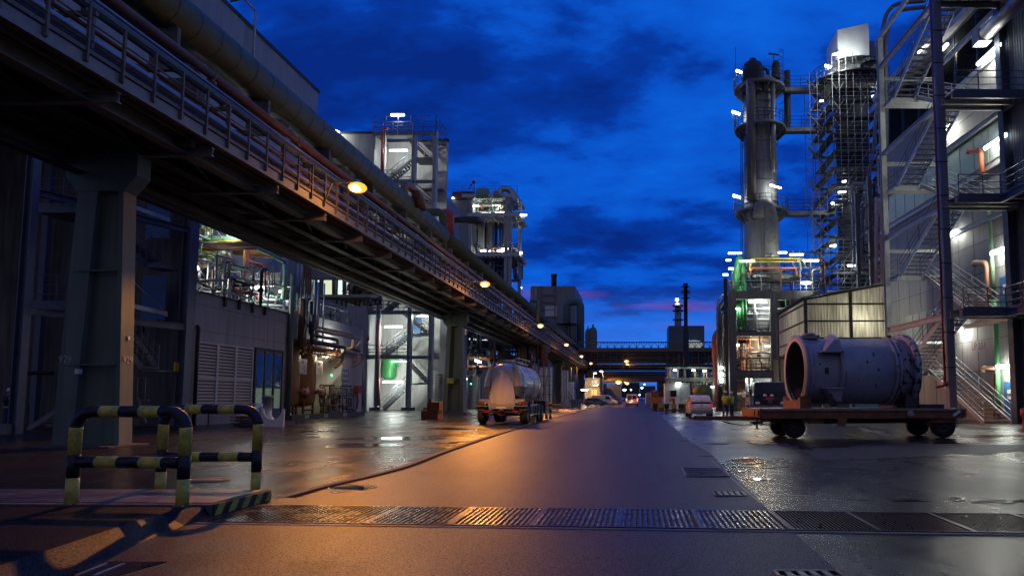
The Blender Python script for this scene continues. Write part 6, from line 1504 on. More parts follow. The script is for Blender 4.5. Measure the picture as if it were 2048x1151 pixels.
# big grey block and its bent duct
YE=220.0
t=thing('grey_block','windowless grey block with a chimney rising behind the bridge end','building',(W(1106,795,YE).x,YE,0)); a=W(1062,572,YE); b=W(1150,572,YE)
part('walls',MB().box((a.x,YE,0),(b.x,YE+30,a.z)),M['facade'],t,True)
part('side_bay',MB().box((a.x-.1,YE-.4,0),(W(1074,574,YE).x,YE,W(0,574,YE).z-1)),M['greyfac'],t,True)
pj=MB()
for px in (1074,1088,1115): pj.box((W(px,0,YE).x-.15,YE-.5,0),(W(px,0,YE).x+.15,YE-.01,a.z-.02))
for k in range(7): z=a.z-3-k*2.3; pj.box((W(1089,0,YE).x,YE-.45,z),(W(1114,0,YE).x,YE-.02,z+.2))
part('wall_ribs',pj,M['steel'],t,True)
part('pale_panels',MB().box(W(1090,633,YE-.3),W(1114,612,YE-.01)),M['white'],t,True)
part('chimney',MB().cyl(W(1108,574,YE+6),W(1108,548,YE+6),.9,14).lathe([(.9,0),(1.1,0),(1.1,.6),(.9,.6)],W(1108,552,YE+6),n=14),M['black'],t,True)
t=thing('bent_duct','large inverted-U duct in front of the grey block','duct',W(1148,740,205)); part('duct_run',MB().pipe([W(1133,680,205),W(1134,603,205),W(1161,603,205),W(1161,760,205)],1.15,18,br=3.2),M['tealcon'],t,True)
t=thing('block_gantry','steel gantry with upright pipes below the grey block','gantry',W(1130,680,200))
part('deck',MB().box(W(1112,646,200),W(1155,650,206)),M['dark'],t,True)
for k in range(9): part('post',MB().cyl(W(1114+k*4.6,650,201),W(1114+k*4.6,690,201),.25,8),M['tealcon' if k%2 else 'rackst'],t,True)
t=thing('portal_post','dark steel portal rising from the bridge beside the third orange lamp','portal',W(1070,640,88)); part('portal_body',MB().pipe([W(1060,602,80),W(1075,602,80),W(1075,645,80)],.18,8,br=.3),M['tealcon'],t,True)
for k,(px,yt,r) in enumerate(((1176,655,.8),(1186,652,1.15))):
    Y=190; z=W(px,yt,Y); t=thing('slim_silo',['thinner','thicker'][k]+' round-topped grey vessel beside the cross rack','vessel',(z.x,Y,0),group='two slim vessels left of the cross rack')
    part('shell',MB().lathe([(r,0),(r,z.z-1.5),(r*.75,z.z-.6),(r*.25,z.z-.2),(r*.2,z.z+.5),(.001,z.z+.5)],(z.x,Y,0),n=16),M['tealcon'],t,True)
# cross racks over the road
YX=172.0
t=thing('cross_rack','wide pipe rack crossing high over the road','pipe rack',(0,YX,0)); xa_=W(1160,0,YX).x; xb_=W(1440,0,YX).x
zz=lambda py:W(1300,py,YX).z
part('top_chord',MB().bar((xa_,YX,zz(684)),(xb_,YX,zz(684)),.3,.3),M['tealcon'],t,True); part('deck_beam',MB().box((xa_,YX-.3,zz(703)),(xb_,YX+5,zz(695))),M['rackst'],t,True)
tr=MB(); n=20
for k in range(n): 
    x0_=xa_+(xb_-xa_)*k/n; x1_=xa_+(xb_-xa_)*(k+1)/n
    tr.bar((x0_,YX,zz(695)),(x0_,YX,zz(684)),.14); tr.bar((x0_,YX,zz(695)),((x0_+x1_)/2,YX,zz(684)),.12); tr.bar(((x0_+x1_)/2,YX,zz(684)),(x1_,YX,zz(695)),.12)
part('truss_web',tr,M['rackst'],t,True)
for i,py in enumerate((706,709,713,717,722,724,729,733,738)):
    part('pipe',MB().cyl((xa_,YX+.5+i%3,zz(py)),(xb_,YX+.5+i%3,zz(py)),[.25,.16,.22,.12][i%4],8),M[['rackst','steel','insul','tealcon','brown'][i%5]],t,True)
rx=random.Random(44)
for k in range(16):
    py=703+rx.uniform(0,40); part('pipe',MB().cyl((xa_,YX+4+k%4*1.5,zz(py)),(xb_,YX+4+k%4*1.5,zz(py)),rx.uniform(.1,.3),6),M[rx.choice(['rackst','steel','dark','rust'])],t,True)
part('cable_tray_backing',MB().box((xa_,YX+2,zz(719)),(xb_,YX+4,zz(715))).box((xa_,YX+2,zz(731)),(xb_,YX+4,zz(727))),M['dark'],t,True)
hp=MB()
for k in range(46): x=xa_+(xb_-xa_)*k/45; hp.bar((x,YX+.2,zz(703)),(x,YX+.2,zz(738 if k%3 else 722)),.09)
for k in range(24): x=xa_+(xb_-xa_)*k/23; hp.bar((x,YX+.3,zz(703)),(x,YX+.3,zz(742 if k%2 else 728)),.1)
part('hangers',hp,M['rackst'],t,True)
for px in (1330,1352,1410,1432): part('support',MB().bar((W(px,0,YX).x,YX+1,0),(W(px,0,YX).x,YX+1,zz(700)),.6),M['rackst'],t,True)
t=thing('rear_cross_rack','second dark pipe rack crossing the road further away','pipe rack',(0,215,0)); 
for py in (744,748,753,757,761): part('pipe',MB().cyl(W(1180,py,215),W(1440,py,215),.4,8),M['rackst' if py%2 else 'bluesteel'],t,True)
for px in (1330,1440,1180): part('support',MB().bar((W(px,0,215).x,215,0),(W(px,0,215).x,215,W(0,742,215).z),.8),M['rackst'],t,True)
for k in range(18): part('hanger',MB().bar(W(1190+k*14,742,216),W(1190+k*14,763,216),.3),M['rackst'],t,True)
t=thing('road_end_block','dark industrial blocks closing the end of the road','building',(0,420,0))
rnd=random.Random(15); k=0
for px,w_,yt in ((1150,50,760),(1205,40,770),(1245,34,765),(1280,30,772),(1315,50,764),(1370,60,750),(1430,50,745),(1480,60,740)):
    part('block',MB().box(W(px,795,420+k*5),W(px+w_,yt,430+k*5)),M['bluesteel' if k%2 else 'darkcon'],t,True); k+=1
# right distance: container cabin, stack, tank etc.
YF=77.0; a=W(1331,768,YF); b=W(1379,768,YF); 
t=thing('site_cabin','white site cabin with a dark window and a red sign on the right','cabin',(a.x,YF,0)); part('walls',MB().box((a.x,YF,.12),(b.x,YF+5,a.z)),M['white'],t,True)
part('roof_edge',MB().box((a.x-.06,YF-.06,a.z-.02),(b.x+.06,YF+5.06,a.z+.14)),M['paint'],t,True)
part('corner_frame',MB().box((a.x-.03,YF-.04,.1),(a.x+.12,YF-.001,a.z-.02)).box((b.x-.12,YF-.04,.1),(b.x+.03,YF-.001,a.z-.02)).box((W(1357,0,YF).x-.05,YF-.04,.1),(W(1357,0,YF).x+.05,YF-.001,a.z-.02)),M['paint'],t,True)
wf=part('window',MB().box(W(1339,793,YF-.05),W(1354,779,YF-.001)),M['white'],t,True); part('pane',MB().box(W(1340.5,792.5,YF-.07),W(1353,780,YF-.051)),M['glass'],wf,True)
part('shutter',MB().box(W(1359,795,YF-.05),W(1376,773,YF-.001)),M['paint'],t,True)
sg=part('red_sign',MB().box(W(1339,808,YF-.08),W(1350,796.5,YF-.051)),M['red'],t,True); part('sign_emblem',MB().box(W(1339.5,807.5,YF-.1),W(1345,802,YF-.081)).box(W(1341,801,YF-.1),W(1344,799.5,YF-.081)),M['white'],sg,True)
part('support_base',MB().box((a.x+.2,YF+.2,0),(b.x-.2,YF+4.8,.119)),M['dark'],t,True)
tubelamp(W(1357,765,YF-.2),.5,(1,0,0),14,'small lamp on the roof edge of the white cabin',r=.06)
for k,(px,w_) in enumerate(((1306,9),(1318,11),(1329,9),(1343,10),(1357,12),(1368,9))):
    Y=68 if k>1 else 74; a=W(px,812,Y); t=thing('barrier_block',['first','second','third','fourth','fifth','sixth'][k]+' from the left of the low yellow and dark blocks before the cabin','road block',(a.x,Y,0),group='low blocks before the white cabin'); x1_=W(px+w_,812,Y).x
    part('beam',MB().box((a.x,Y,.35),(x1_,Y+.3,.8)),M['yellow' if k%2 else 'dark'],t,True); part('base',MB().box((a.x+.05,Y-.1,0),(x1_-.05,Y+.4,.349)),M['wood' if k%3 else 'dark'],t,True)
    part('brace',MB().bar((a.x,Y-.12,.05),(x1_,Y-.12,.5),.06),M['kerbm'],t,True)
a=W(1303,812,84); t=thing('debris_skip','brown skip heaped with scrap left of the white cabin','skip',(a.x,84,0)); b=W(1322,812,84)
part('skip_body',MB().prism([(a.x,.1),(b.x,.1),(b.x+.2,1.5),(a.x-.2,1.5)],'Y',84,86.5),M['wood'],t,True); clutter(t,a.x,b.x,84.3,86,1.4,2.2,12,['rust','dark','galv','steel'],(.04,.1),seed=91)
a=W(1292,795,130); t=thing('far_white_container','small whitish container left of the skip far down the road','container',(a.x,130,0)); part('shell',MB().box(W(1291,808,130),W(1303,785,134)),M['white'],t,True); part('door',MB().box(W(1293,807,129.9),W(1300,788,129.999)),M['paint'],t,True)
YG=128.0; t=thing('vent_stack','slim dark stack with ringed platforms right of the road','stack',(W(1371,795,YG).x,YG,0)); c=W(1371,575,YG)
part('stack',MB().lathe([(.55,0),(.55,c.z-8),(.36,c.z-7.5),(.36,c.z),(.45,c.z),(.45,c.z+.8),(.001,c.z+.8)],(c.x,YG,0),n=14),M['dark'],t,True)
for py in (589,602): z=W(0,py,YG).z; part('platform',MB().lathe([(.36,z),(.85,z),(.85,z+.1),(.36,z+.1)],(c.x,YG,0),n=16).lathe([(.84,z+.9),(.87,z+.9),(.87,z+.98)],(c.x,YG,0),n=16),M['dark'],t,True)
YH=330.0; t=thing('dark_block','dark rectangular plant block beyond the cross rack','building',(W(1369,795,YH).x,YH,0)); part('walls',MB().box(W(1338,795,YH),W(1401,659,YH+20)),M['bluesteel'],t,True)
t=thing('far_column','far slender distillation column with a bright lamp at its tip','column tower',(W(1356,795,340).x,350,0)); 
part('shell',MB().cyl(W(1356,700,350),W(1356,606,350),1.7,12),M['steel'],t,True)
for py in (612,622,640): q=W(1356,py,350); part('platform',MB().lathe([(1.7,0),(2.8,0),(2.8,.4),(1.7,.4)],q,n=12),M['dark'],t,True)
part('tip_lamp',MB().sph(W(1354,599,350),.9,10),MATS['far_lens'],t,True); lamp('tip_light',W(1354,602,350)-Vector((0,2,0)),1500,parent=t)
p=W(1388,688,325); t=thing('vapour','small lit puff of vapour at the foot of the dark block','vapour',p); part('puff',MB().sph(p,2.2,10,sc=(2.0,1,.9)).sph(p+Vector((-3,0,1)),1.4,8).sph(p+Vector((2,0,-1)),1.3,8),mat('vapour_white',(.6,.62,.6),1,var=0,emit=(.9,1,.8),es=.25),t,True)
# yellow tank and rack at right distance
t=thing('yellow_tank','round yellow tank end behind the parked car','tank',W(1405,785,95)); q=W(1407,784,95)
part('shell',MB().lathe([(.001,-.5),(.8,-.35),(1.15,0),(1.15,4)],q,'Y',24),mat('tank_yellow',(.45,.38,.05),.5,var=.2),t,True); part('saddle',MB().box((q.x-1.2,q.y+.5,0),(q.x+1.2,q.y+1,q.z-1)),M['dark'],t,True)
t=thing('rear_process_unit','dark steel frame with vessels and many small lights behind the cabin','process plant',(W(1390,795,110).x,110,0))
for px in (1335,1350,1364,1383,1400,1418,1436): part('post',MB().bar((W(px,0,110).x,110,0),(W(px,0,110).x,110,W(0,735 if px<1440 else 700,110).z),.3),M['rackst'],t,True)
for py in (735,760,757): part('beam',MB().bar(W(1330,py,110),W(1440,py,110),.35,.3),M['tealcon'],t,True)
for px,r in ((1345,.9),(1392,.6),(1405,.5),(1425,.6),(1415,.4)): part('vessel',MB().cyl(W(px,795,112),W(px,738,112),r,12),M['galv' if px%2 else 'tealcon'],t,True)
clutter(t,W(1375,0,110).x,W(1438,0,110).x,110,114,.3,W(0,740,110).z,40,['galv','dark','steel','rackst','peach'],(.06,.2),seed=92)
for k,(px,py) in enumerate(((1387,740),(1409,741),(1415,773),(1425,773),(1350,740))):
    tubelamp(W(px,py,109),.5,(1,0,0),60,['first','second','third','fourth','fifth'][k]+' small white lamp in the dark frame behind cabin and car',group='small lamps in the rear frame',r=.11)
# low dark wall / pipe zone between frame and stair tower hidden behind shelter
t=thing('left_rear_silhouette','dark plant silhouette beyond the cross rack at left','building',(-60,260,0)); part('walls',MB().box((-120,260,0),(-30,270,W(0,640,265).z*.4)),M['bluesteel'],t,True)
# ================================================================ vehicles and people
def wheel(parent, c, r, w, axis='Y', world=False, rimm='galv', name='wheel', inset=.0):
    x=Vector(c); prof=[(r*.55,-w/2),(r*.9,-w/2),(r,-w*.36),(r,w*.36),(r*.9,w/2),(r*.55,w/2)]
    t=part(name,MB().lathe(prof,x,axis,28),M['tyre'],parent,world)
    part('rim',MB().lathe([(.001,-w*.25),(r*.25,-w*.42),(r*.3,-w*.25),(r*.5,-w*.2),(r*.57,-w*.47),(r*.57,w*.47),(r*.5,w*.2),(r*.3,w*.25),(r*.25,w*.42),(.001,w*.25)],x,axis,20),M[rimm],t,world)
    return t
# ---- low loader trailer with the shell
TY=R(5.5)
t=thing('low_trailer','rusty orange-brown flat trailer on small paired wheels with drawbar','trailer',(5.35,25.3,0),TY); tr=t
H=1.02
dk=MB().box((-1.27,-1.25,H-.06),(5.8,1.25,H))
part('deck',dk,mat('trailer_deck',(.30,.27,.26),.45,.5,var=.5,scale=3),t)
rs=mat('trailer_rust',(.24,.10,.05),.75,.1,var=.55,scale=3,bump=.4)
part('side_rail',MB().ibeam((-1.27,-1.2,H-.2),(5.8,-1.2,H-.2),.12,.27,.03),rs,t); part('side_rail',MB().ibeam((-1.27,1.2,H-.2),(5.8,1.2,H-.2),.12,.27,.03),rs,t)
part('front_beam',MB().box((-1.35,-1.26,H-.3),(-1.271,1.26,H-.01)).box((-1.41,-1.2,H-.25),(-1.351,-.85,H-.06)).box((-1.41,-.7,H-.25),(-1.351,-.35,H-.06)),mat('trailer_orange',(.24,.09,.03),.6,.1,var=.5,scale=4),t)
part('rear_beam',MB().box((5.801,-1.26,H-.3),(5.9,1.26,H-.01)),rs,t)
part('centre_beam',MB().ibeam((-.5,0,H-.32),(5.6,0,H-.32),.25,.45,.03),M['dark'],t)
part('bracket',MB().prism([(1.35,H-.6),(1.6,H-.6),(1.68,H-.33),(1.35,H-.33)],'Y',-1.26,-1.2),rs,t)
part('underbox',MB().box((4.7,-1.1,H-.5),(5.6,1.1,H-.34)).box((.2,-1.1,H-.5),(.9,1.1,H-.34)),rs,t)
part('reflector_disc',MB().lathe([(.001,-.02),(.13,-.02),(.13,0)],(3.9,-1.262,H-.2),'Y',18),mat('old_white_disc',(.4,.33,.27),.7,var=.3),t)
part('mud_reflector',MB().bar((5.4,-1.30,H-.25),(5.65,-1.30,H-.08),.02,.09),M['white'],t)
bog=MB().box((-.9,-.5,.55),(.9,.5,.68)).box((-1.0,-.9,.6),(-.8,.9,.72)).box((.8,-.9,.6),(1.0,.9,.72)).bar((0,-.75,.37),(0,.75,.37),.13)
part('turntable',bog,rs,t)
part('rear_axle',MB().bar((5.2,-.75,.42),(5.2,.75,.42),.13).box((5.0,-.6,.42),(5.4,.6,.7)),M['dark'],t)
for c,r in (((0,-.72,.37),.37),((-.05,.72,.37),.37),((5.25,-.85,.42),.42),((5.1,.66,.41),.41)): wheel(t,c,r,.28,'Y',rimm='dark')
db=MB().bar((-.9,-.45,.66),(-2.6,0,.66),.12,.14).bar((-.9,.45,.66),(-2.6,0,.66),.12,.14).bar((-2.4,0,.66),(-3.4,0,.68),.13,.13).bar((-1.6,-.3,.66),(-1.6,.3,.66),.1)
part('drawbar',db,mat('trailer_orange',(1,1,1)),t)
part('tow_eye',MB().tube([(-3.5+.09*math.cos(a),.09*math.sin(a),.68) for a in [2*PI*k/12 for k in range(12)]],.025,6,closed=True),M['dark'],t)
part('hose',MB().pipe([(-.9,-.3,.6),(-1.5,-.35,.38),(-2.2,-.2,.5),(-2.7,-.05,.66)],.02,6,br=.3),M['black'],t)
part('jack',MB().cyl((-1.25,-.5,.66),(-1.25,-.5,.32),.03,6).box((-1.45,-.6,.48),(-1.05,-.4,.56)).box((-1.33,-.58,.3),(-1.17,-.42,.32)),M['dark'],t)
for k,(x,y) in enumerate(((.0,-.95),(5.75,-.5))): pass
# the shell
bs_=thing('steel_shell','huge pale blue-grey open-ended steel shell with chipped paint lying on the trailer','vessel shell',(5.35,25.3,0),TY)
chip=bpy.data.materials.new('chipped_shell_paint'); chip.use_nodes=True; nt=chip.node_tree; N=nt.nodes; L=nt.links; b_=N['Principled BSDF']
tc=N.new('ShaderNodeTexCoord'); n1=N.new('ShaderNodeTexNoise'); n1.inputs['Scale'].default_value=5.5; n1.inputs['Detail'].default_value=3; mp=N.new('ShaderNodeMapping'); mp.inputs['Scale'].default_value=(1,1,.8)
L.new(tc.outputs['Object'],mp.inputs[0]); L.new(mp.outputs[0],n1.inputs['Vector'])
sx=N.new('ShaderNodeSeparateXYZ'); L.new(tc.outputs['Object'],sx.inputs[0])
g1=N.new('ShaderNodeMapRange'); g1.inputs[1].default_value=3.45; g1.inputs[2].default_value=3.8; g1.inputs[3].default_value=.685; g1.inputs[4].default_value=.53; L.new(sx.outputs[0],g1.inputs[0])
gt_=N.new('ShaderNodeMath'); gt_.operation='GREATER_THAN'; L.new(n1.outputs[0],gt_.inputs[0]); L.new(g1.outputs[0],gt_.inputs[1])
n2=N.new('ShaderNodeTexNoise'); n2.inputs['Scale'].default_value=1.3; n2.inputs['Detail'].default_value=6; L.new(tc.outputs['Object'],n2.inputs['Vector'])
rp=N.new('ShaderNodeValToRGB'); rp.color_ramp.elements[0].position=.3; rp.color_ramp.elements[0].color=(.23,.24,.30,1); rp.color_ramp.elements[1].position=.7; rp.color_ramp.elements[1].color=(.36,.375,.45,1); L.new(n2.outputs[0],rp.inputs[0])
mx=N.new('ShaderNodeMix'); mx.data_type='RGBA'; L.new(gt_.outputs[0],mx.inputs[0]); L.new(rp.outputs[0],mx.inputs[6]); mx.inputs[7].default_value=(.035,.03,.035,1); L.new(mx.outputs[2],b_.inputs['Base Color']); b_.inputs['Roughness'].default_value=.5
bpn=N.new('ShaderNodeBump'); bpn.inputs['Strength'].default_value=.4; bpn.inputs['Distance'].default_value=.02; L.new(n2.outputs[0],bpn.inputs['Height']); L.new(bpn.outputs[0],b_.inputs['Normal'])
br_=1.17; zc_=H+.14+br_; X0=.36; X1=4.32; ctr=(0,0,zc_)
def ring(x0,x1,r0,r1,nm,m=chip): part(nm,MB().lathe([(r0,x0),(r1,x0),(r1,x1),(r0,x1)],ctr,'X',48),m,bs_)
part('shell',MB().lathe([(br_,X0),(br_,X1),(br_-.05,X1),(br_-.05,X0),(br_,X0)],ctr,'X',64),chip,bs_)
part('inner_lining',MB().lathe([(br_-.06,X0+.01),(br_-.06,X1-.01)],ctr,'X',48).lathe([(.001,X1-.4),(br_-.07,X1-.4)],ctr,'X',48),mat('brown_inside',(.085,.065,.05),.9,var=.5,scale=3),bs_)
ring(X0-.06,X0+.05,br_-.09,br_+.13,'end_flange'); ring(X0+.05,X0+.28,br_-.01,br_+.03,'reinforcing_ring')
ring(X0+1.18,X0+1.24,br_-.01,br_+.12,'reinforcing_ring'); ring(3.5,3.58,br_-.01,br_+.05,'reinforcing_ring'); ring(3.66,3.70,br_-.01,br_+.06,'reinforcing_ring'); ring(X1-.16,X1+.02,br_-.09,br_+.18,'end_flange')
part('edge_ring',MB().lathe([(br_-.10,X0-.07),(br_-.02,X0-.075),(br_-.02,X0-.062),(br_-.10,X0-.062)],ctr,'X',48),mat('pale_edge',(.5,.47,.45),.6,var=.3),bs_)
rr_=random.Random(3); st_=mat('rust_stain',(.10,.045,.025),.8,var=.5,scale=8)
for k in range(11):
    x=rr_.choice([.55,1.68,3.52,3.72,4.2])+rr_.uniform(-.03,.10); a0=rr_.uniform(-.2,1.0); L_k=rr_.uniform(.15,.6); w_=rr_.uniform(.008,.02); vs=[]
    for j in range(7):
        a=a0-L_k*j/6; ww=w_*(1-j/7); vs+=[(x-ww,-(br_+.004)*math.cos(a),zc_+(br_+.004)*math.sin(a)),(x+ww,-(br_+.004)*math.cos(a),zc_+(br_+.004)*math.sin(a))]
    part('rust_run',MB().add(vs,[(2*j,2*j+1,2*j+3,2*j+2) for j in range(6)]),st_,bs_)
# trunnion brackets: boxed gussets on the near side, upper and lower
def gus(zs,sgn):
    mb=MB(); y=-br_*.86; 
    z0=zc_+sgn*.62; z1=zc_+sgn*1.06
    mb.add([(X0+.55,-1.02,z0),(X0+1.18,-1.02,z0),(X0+1.18,-.55,z1+sgn*.22),(X0+1.0,-.55,z1+sgn*.22),(X0+.55,-1.30,z0),(X0+1.18,-1.30,z0),(X0+1.18,-1.15,z1),(X0+1.0,-1.15,z1)],[(0,1,2,3),(4,7,6,5),(0,4,5,1),(1,5,6,2),(2,6,7,3),(3,7,4,0)])
    part('gusset_box',mb,chip,bs_)
    part('gusset_plate',MB().box((X0+.45,-1.38,z0-.02),(X0+1.22,-.98,z0+.02)),chip,bs_)
gus(1,1); gus(-1,-1)
part('nozzle_pad',MB().box((X0+.1,-.45,zc_+br_-.02),(X0+.72,.35,zc_+br_+.10)).lathe([(.16,0),(.22,0),(.22,.06),(.16,.06)],(X0+.38,-.3,zc_+br_+.1),n=18),chip,bs_)
part('lifting_lug',MB().box((3.75,-.03,zc_+br_),(3.9,.03,zc_+br_+.14)).box((1.62,-.03,zc_+br_),(1.75,.03,zc_+br_+.12)),M['dark'],bs_)
part('plate_socket',MB().box((X0+.62,-br_-.03,zc_-.12),(X0+.74,-br_+.02,zc_+.08)),M['black'],bs_)
part('weld_seam',MB().tube([(2.5,-br_*math.cos(a),zc_+br_*math.sin(a)) for a in [PI*k/16-PI/2 for k in range(17)]],.008,4,False),chip,bs_)
for nm,x0,x1,z1 in (('rusty saddle block under the open end of the shell',.15,.55,.42),('dark timber saddle under the flanged end of the shell',3.9,4.4,.5)):
    s=thing('saddle_block',nm,'support block',(5.35,25.3,0),TY)
    part('block',MB().box((x0,-.95,H+.002),(x1,.95,H+.16)).prism([(-.95,H+.16),(.95,H+.16),(.95,H+z1),(.6,H+.26),(-.6,H+.26),(-.95,H+z1)],'X',x0,x1),rs if x0<1 else M['dark'],s)
    if x0>1: part('timber',MB().box((4.33,-1.1,H+.002),(5.2,-.7,H+.14)),M['dark'],s)
# ---- tanker trailer
TX=-7.15; TYY=36.6
t=thing('tanker_trailer','white bulk tanker trailer with pointed front panel parked left of the road','tanker trailer',(TX,TYY,0),R(-1)); tk=t
rc=1.12; zc2=2.16
prof=[]
ringsv=[]
def tring(y,r,z,sx=1.0):
    return [Vector((r*sx*math.cos(a),y,z+r*math.sin(a))) for a in [2*PI*k/40 for k in range(40)]]
Ltk=7.0
rg=[tring(.30,.06,zc2+.25),tring(.31,.45,zc2+.2),tring(.42,.80,zc2+.1),tring(.75,1.0,zc2+.04),tring(1.25,rc,zc2),tring(Ltk-.9,rc,zc2),tring(Ltk-.3,.95,zc2),tring(Ltk,.4,zc2),tring(Ltk+.05,.04,zc2)]
part('tank',MB().loft(rg),M['tank'],t)
bd=MB()
for y in (1.3,2.7,4.1,5.5): bd.lathe([(rc,y),(rc+.012,y+.01),(rc+.012,y+.07),(rc,y+.08)],(0,0,zc2),'Y',40)
part('tank_seam',bd,M['tank'],t)
# front fairing: white teardrop panel bulging forward
n=22; vs=[]; fs=[]
def halfw(s): return .66*(1-s**2.6)**.6 if s<1 else 0.0
rows=16
for j in range(rows+1):
    s=j/rows; z=1.05+2.15*s; hw=max(.02,.70*(1-s**1.9)**.80); yb=.10+.30*s**2.2+.45*max(0,s-.8)*1.5
    for i in range(n+1):
        u=-1+2*i/n; vs.append((u*hw,yb+.16*(abs(u)**2.2),z))
mb=MB().add(vs,[(j*(n+1)+i,j*(n+1)+i+1,(j+1)*(n+1)+i+1,(j+1)*(n+1)+i) for j in range(rows) for i in range(n)],True)
part('front_panel',mb,M['tankp'],t)
# side cheeks
for s in (-1,1):
    m_=MB(); c=[(s*.62,.30,3.0),(s*1.0,.85,2.85),(s*1.13,1.25,2.1),(s*1.12,1.25,1.75),(s*.95,.62,1.72),(s*.68,.28,1.75),(s*.5,.42,3.22)]
    part('side_cheek',MB().loft([[Vector((s*.45,.50,3.25)),Vector((s*.62,.55,3.2)),Vector((s*.75,.75,3.12)),Vector((s*.85,1.05,3.0))],[Vector((s*.60,.36,2.7)),Vector((s*.85,.50,2.66)),Vector((s*1.02,.80,2.6)),Vector((s*1.10,1.15,2.55))],[Vector((s*.66,.28,2.0)),Vector((s*.92,.42,2.0)),Vector((s*1.10,.75,2.0)),Vector((s*1.17,1.15,2.0))]],cap=False),M['tank'],t)
    part('lower_cheek',MB().add([(s*.66,.28,1.99),(s*.92,.42,1.99),(s*1.10,.75,1.99),(s*1.17,1.15,1.99),(s*.66,.30,1.55),(s*.85,.50,1.45),(s*.98,.80,1.30),(s*1.02,1.15,1.25)],[(0,1,5,4),(1,2,6,5),(2,3,7,6)],True),M['tankgrey'],t)
part('lower_skirt',MB().box((-.72,.12,.93),(.72,.30,1.12)).box((.60,.22,1.1),(1.18,.34,1.32)).box((-1.18,.22,1.1),(-.60,.34,1.32)),M['tank'],t)
part('number_bar',MB().box((-.66,.08,.80),(.66,.12,.94)),M['galv'],t)
ch=MB().box((-.45,.2,.62),(-.33,7.0,.82)).box((.33,.2,.62),(.45,7.0,.82)).box((-1.1,.15,.6),(1.1,.25,.7)).box((-.45,2.5,.6),(.45,2.6,.9)).box((-.45,5.5,.6),(.45,5.6,.9)).bar((-.9,.6,.5),(.9,.6,.5),.12)
part('chassis',ch,M['dark'],t)
part('coupling',MB().bar((-.5,.4,.55),(0,-.1,.7),.06).bar((.5,.4,.55),(0,-.1,.7),.06).cyl((0,-.1,.62),(0,-.1,.78),.09,10),M['dark'],t)
for s in (-1,1):
    for y in (.78,): wheel(t,(s*1.13,y,.50),.50,.38,'X',rimm='galv')
    for y in (4.6,5.85): wheel(t,(s*1.13,y,.50),.50,.36,'X',rimm='galv')
    fd_=MB()
    for k in range(9):
        a=PI*(.12+.76*k/8); a2=PI*(.12+.76*(k+1)/8) if k<8 else None
        if a2: fd_.add([(s*.92,.78+.60*math.cos(a),.50+.60*math.sin(a)),(s*1.34,.78+.60*math.cos(a),.50+.60*math.sin(a)),(s*1.34,.78+.60*math.cos(a2),.50+.60*math.sin(a2)),(s*.92,.78+.60*math.cos(a2),.50+.60*math.sin(a2))],[(0,1,2,3)])
    part('mudguard',fd_,M['dark'],t)
    part('orange_guard',MB().box((s*.9,.12,.98),(s*1.33,.2,1.18)),mat('orange_plastic',(.12,.06,.03),.5,var=.2),t)
    part('fender_bar',MB().box((s*.75,.1,.93),(s*1.36,.24,.975)),M['galv'],t)
sg=MB().box((1.2,1.6,.95),(1.26,4.0,1.02)).box((1.2,1.6,.42),(1.26,4.0,.49))
for y in (1.6,2.4,3.2,3.94): sg.box((1.2,y,.49),(1.26,y+.07,.95))
part('side_guard',sg,M['galv'],t)
part('locker',MB().box((.8,2.0,.5),(1.18,3.6,.94)),M['dark'],t)
wk=MB().box((-.35,1.2,zc2+rc+.06),(.35,6.2,zc2+rc+.09))
for y in (1.3,3.7,6.0): wk.box((-.3,y,zc2+rc-.05),(.3,y+.05,zc2+rc+.06))
part('roof_walkway',wk,M['galv'],t)
hr=MB(); 
for y in (1.5,2.6,3.7,4.8,6.0): hr.bar((.35,y,zc2+rc+.08),(.5,y,zc2+rc+.3),.03)
hr.bar((.5,1.5,zc2+rc+.3),(.5,6.0,zc2+rc+.3),.03); hr.bar((-.35,1.3,zc2+rc+.16),(.35,1.3,zc2+rc+.16),.04)
part('roof_rail',hr,M['galv'],t)
for y in (2.4,4.9): part('hatch',MB().lathe([(.001,.14),(.25,.14),(.27,.02),(.27,-.05)],(0,y,zc2+rc+.08),n=16),M['galv'],t)
# fittings on the tanker
for s in (-1,1):
    part('marker_lamp',MB().sph((s*1.0,.09,1.08),.05,8),mat('amber_lens',(.6,.25,.03),.3,var=0),t)
    part('tail_light',MB().box((s*.62,.06,.62),(s*.9,.1,.74)),mat('red_lens',(.35,.02,.02),.25,var=0),t)
    part('mudflap',MB().box((s*.95,1.38,.18),(s*1.32,1.40,.75)),M['black'],t)
lad=MB()
for x in (.80,1.05): lad.cyl((x,6.7,.9),(x*.75,6.6,zc2+rc+.1),.02,5)
for k in range(8): lad.cyl((.80-.025*k,6.7-.012*k,1.0+k*.29),(1.05-.03*k,6.7-.012*k,1.0+k*.29),.015,5)
part('ladder',lad,M['galv'],t)
for k in range(3): part('air_hose',MB().pipe([(-.3+k*.12,.22,.8),(-.25+k*.12,.02,.55),(.0+k*.1,-.05,.45),(.1+k*.1,.2,.62)],.018,6,br=.15),M['red' if k==1 else 'black'],t)
part('discharge_pipe',MB().pipe([(-.9,2.0,.95),(-.9,2.0,.5),(-.9,5.2,.5),(-.4,5.6,.5)],.07,8,br=.2),M['galv'],t)
part('valve',MB().lathe([(.001,-.06),(.12,-.06),(.12,.06),(.001,.06)],(0,.16,.72),'Y',12).cyl((0,.1,.72),(0,.02,.72),.04,8),M['galv'],t)
part('number_plate',MB().box((-.26,.055,.82),(.26,.079,.92)),M['white'],t)
part('rear_locker',MB().box((.6,7.0,.4),(1.3,8.0,1.2)),M['dark'],t)
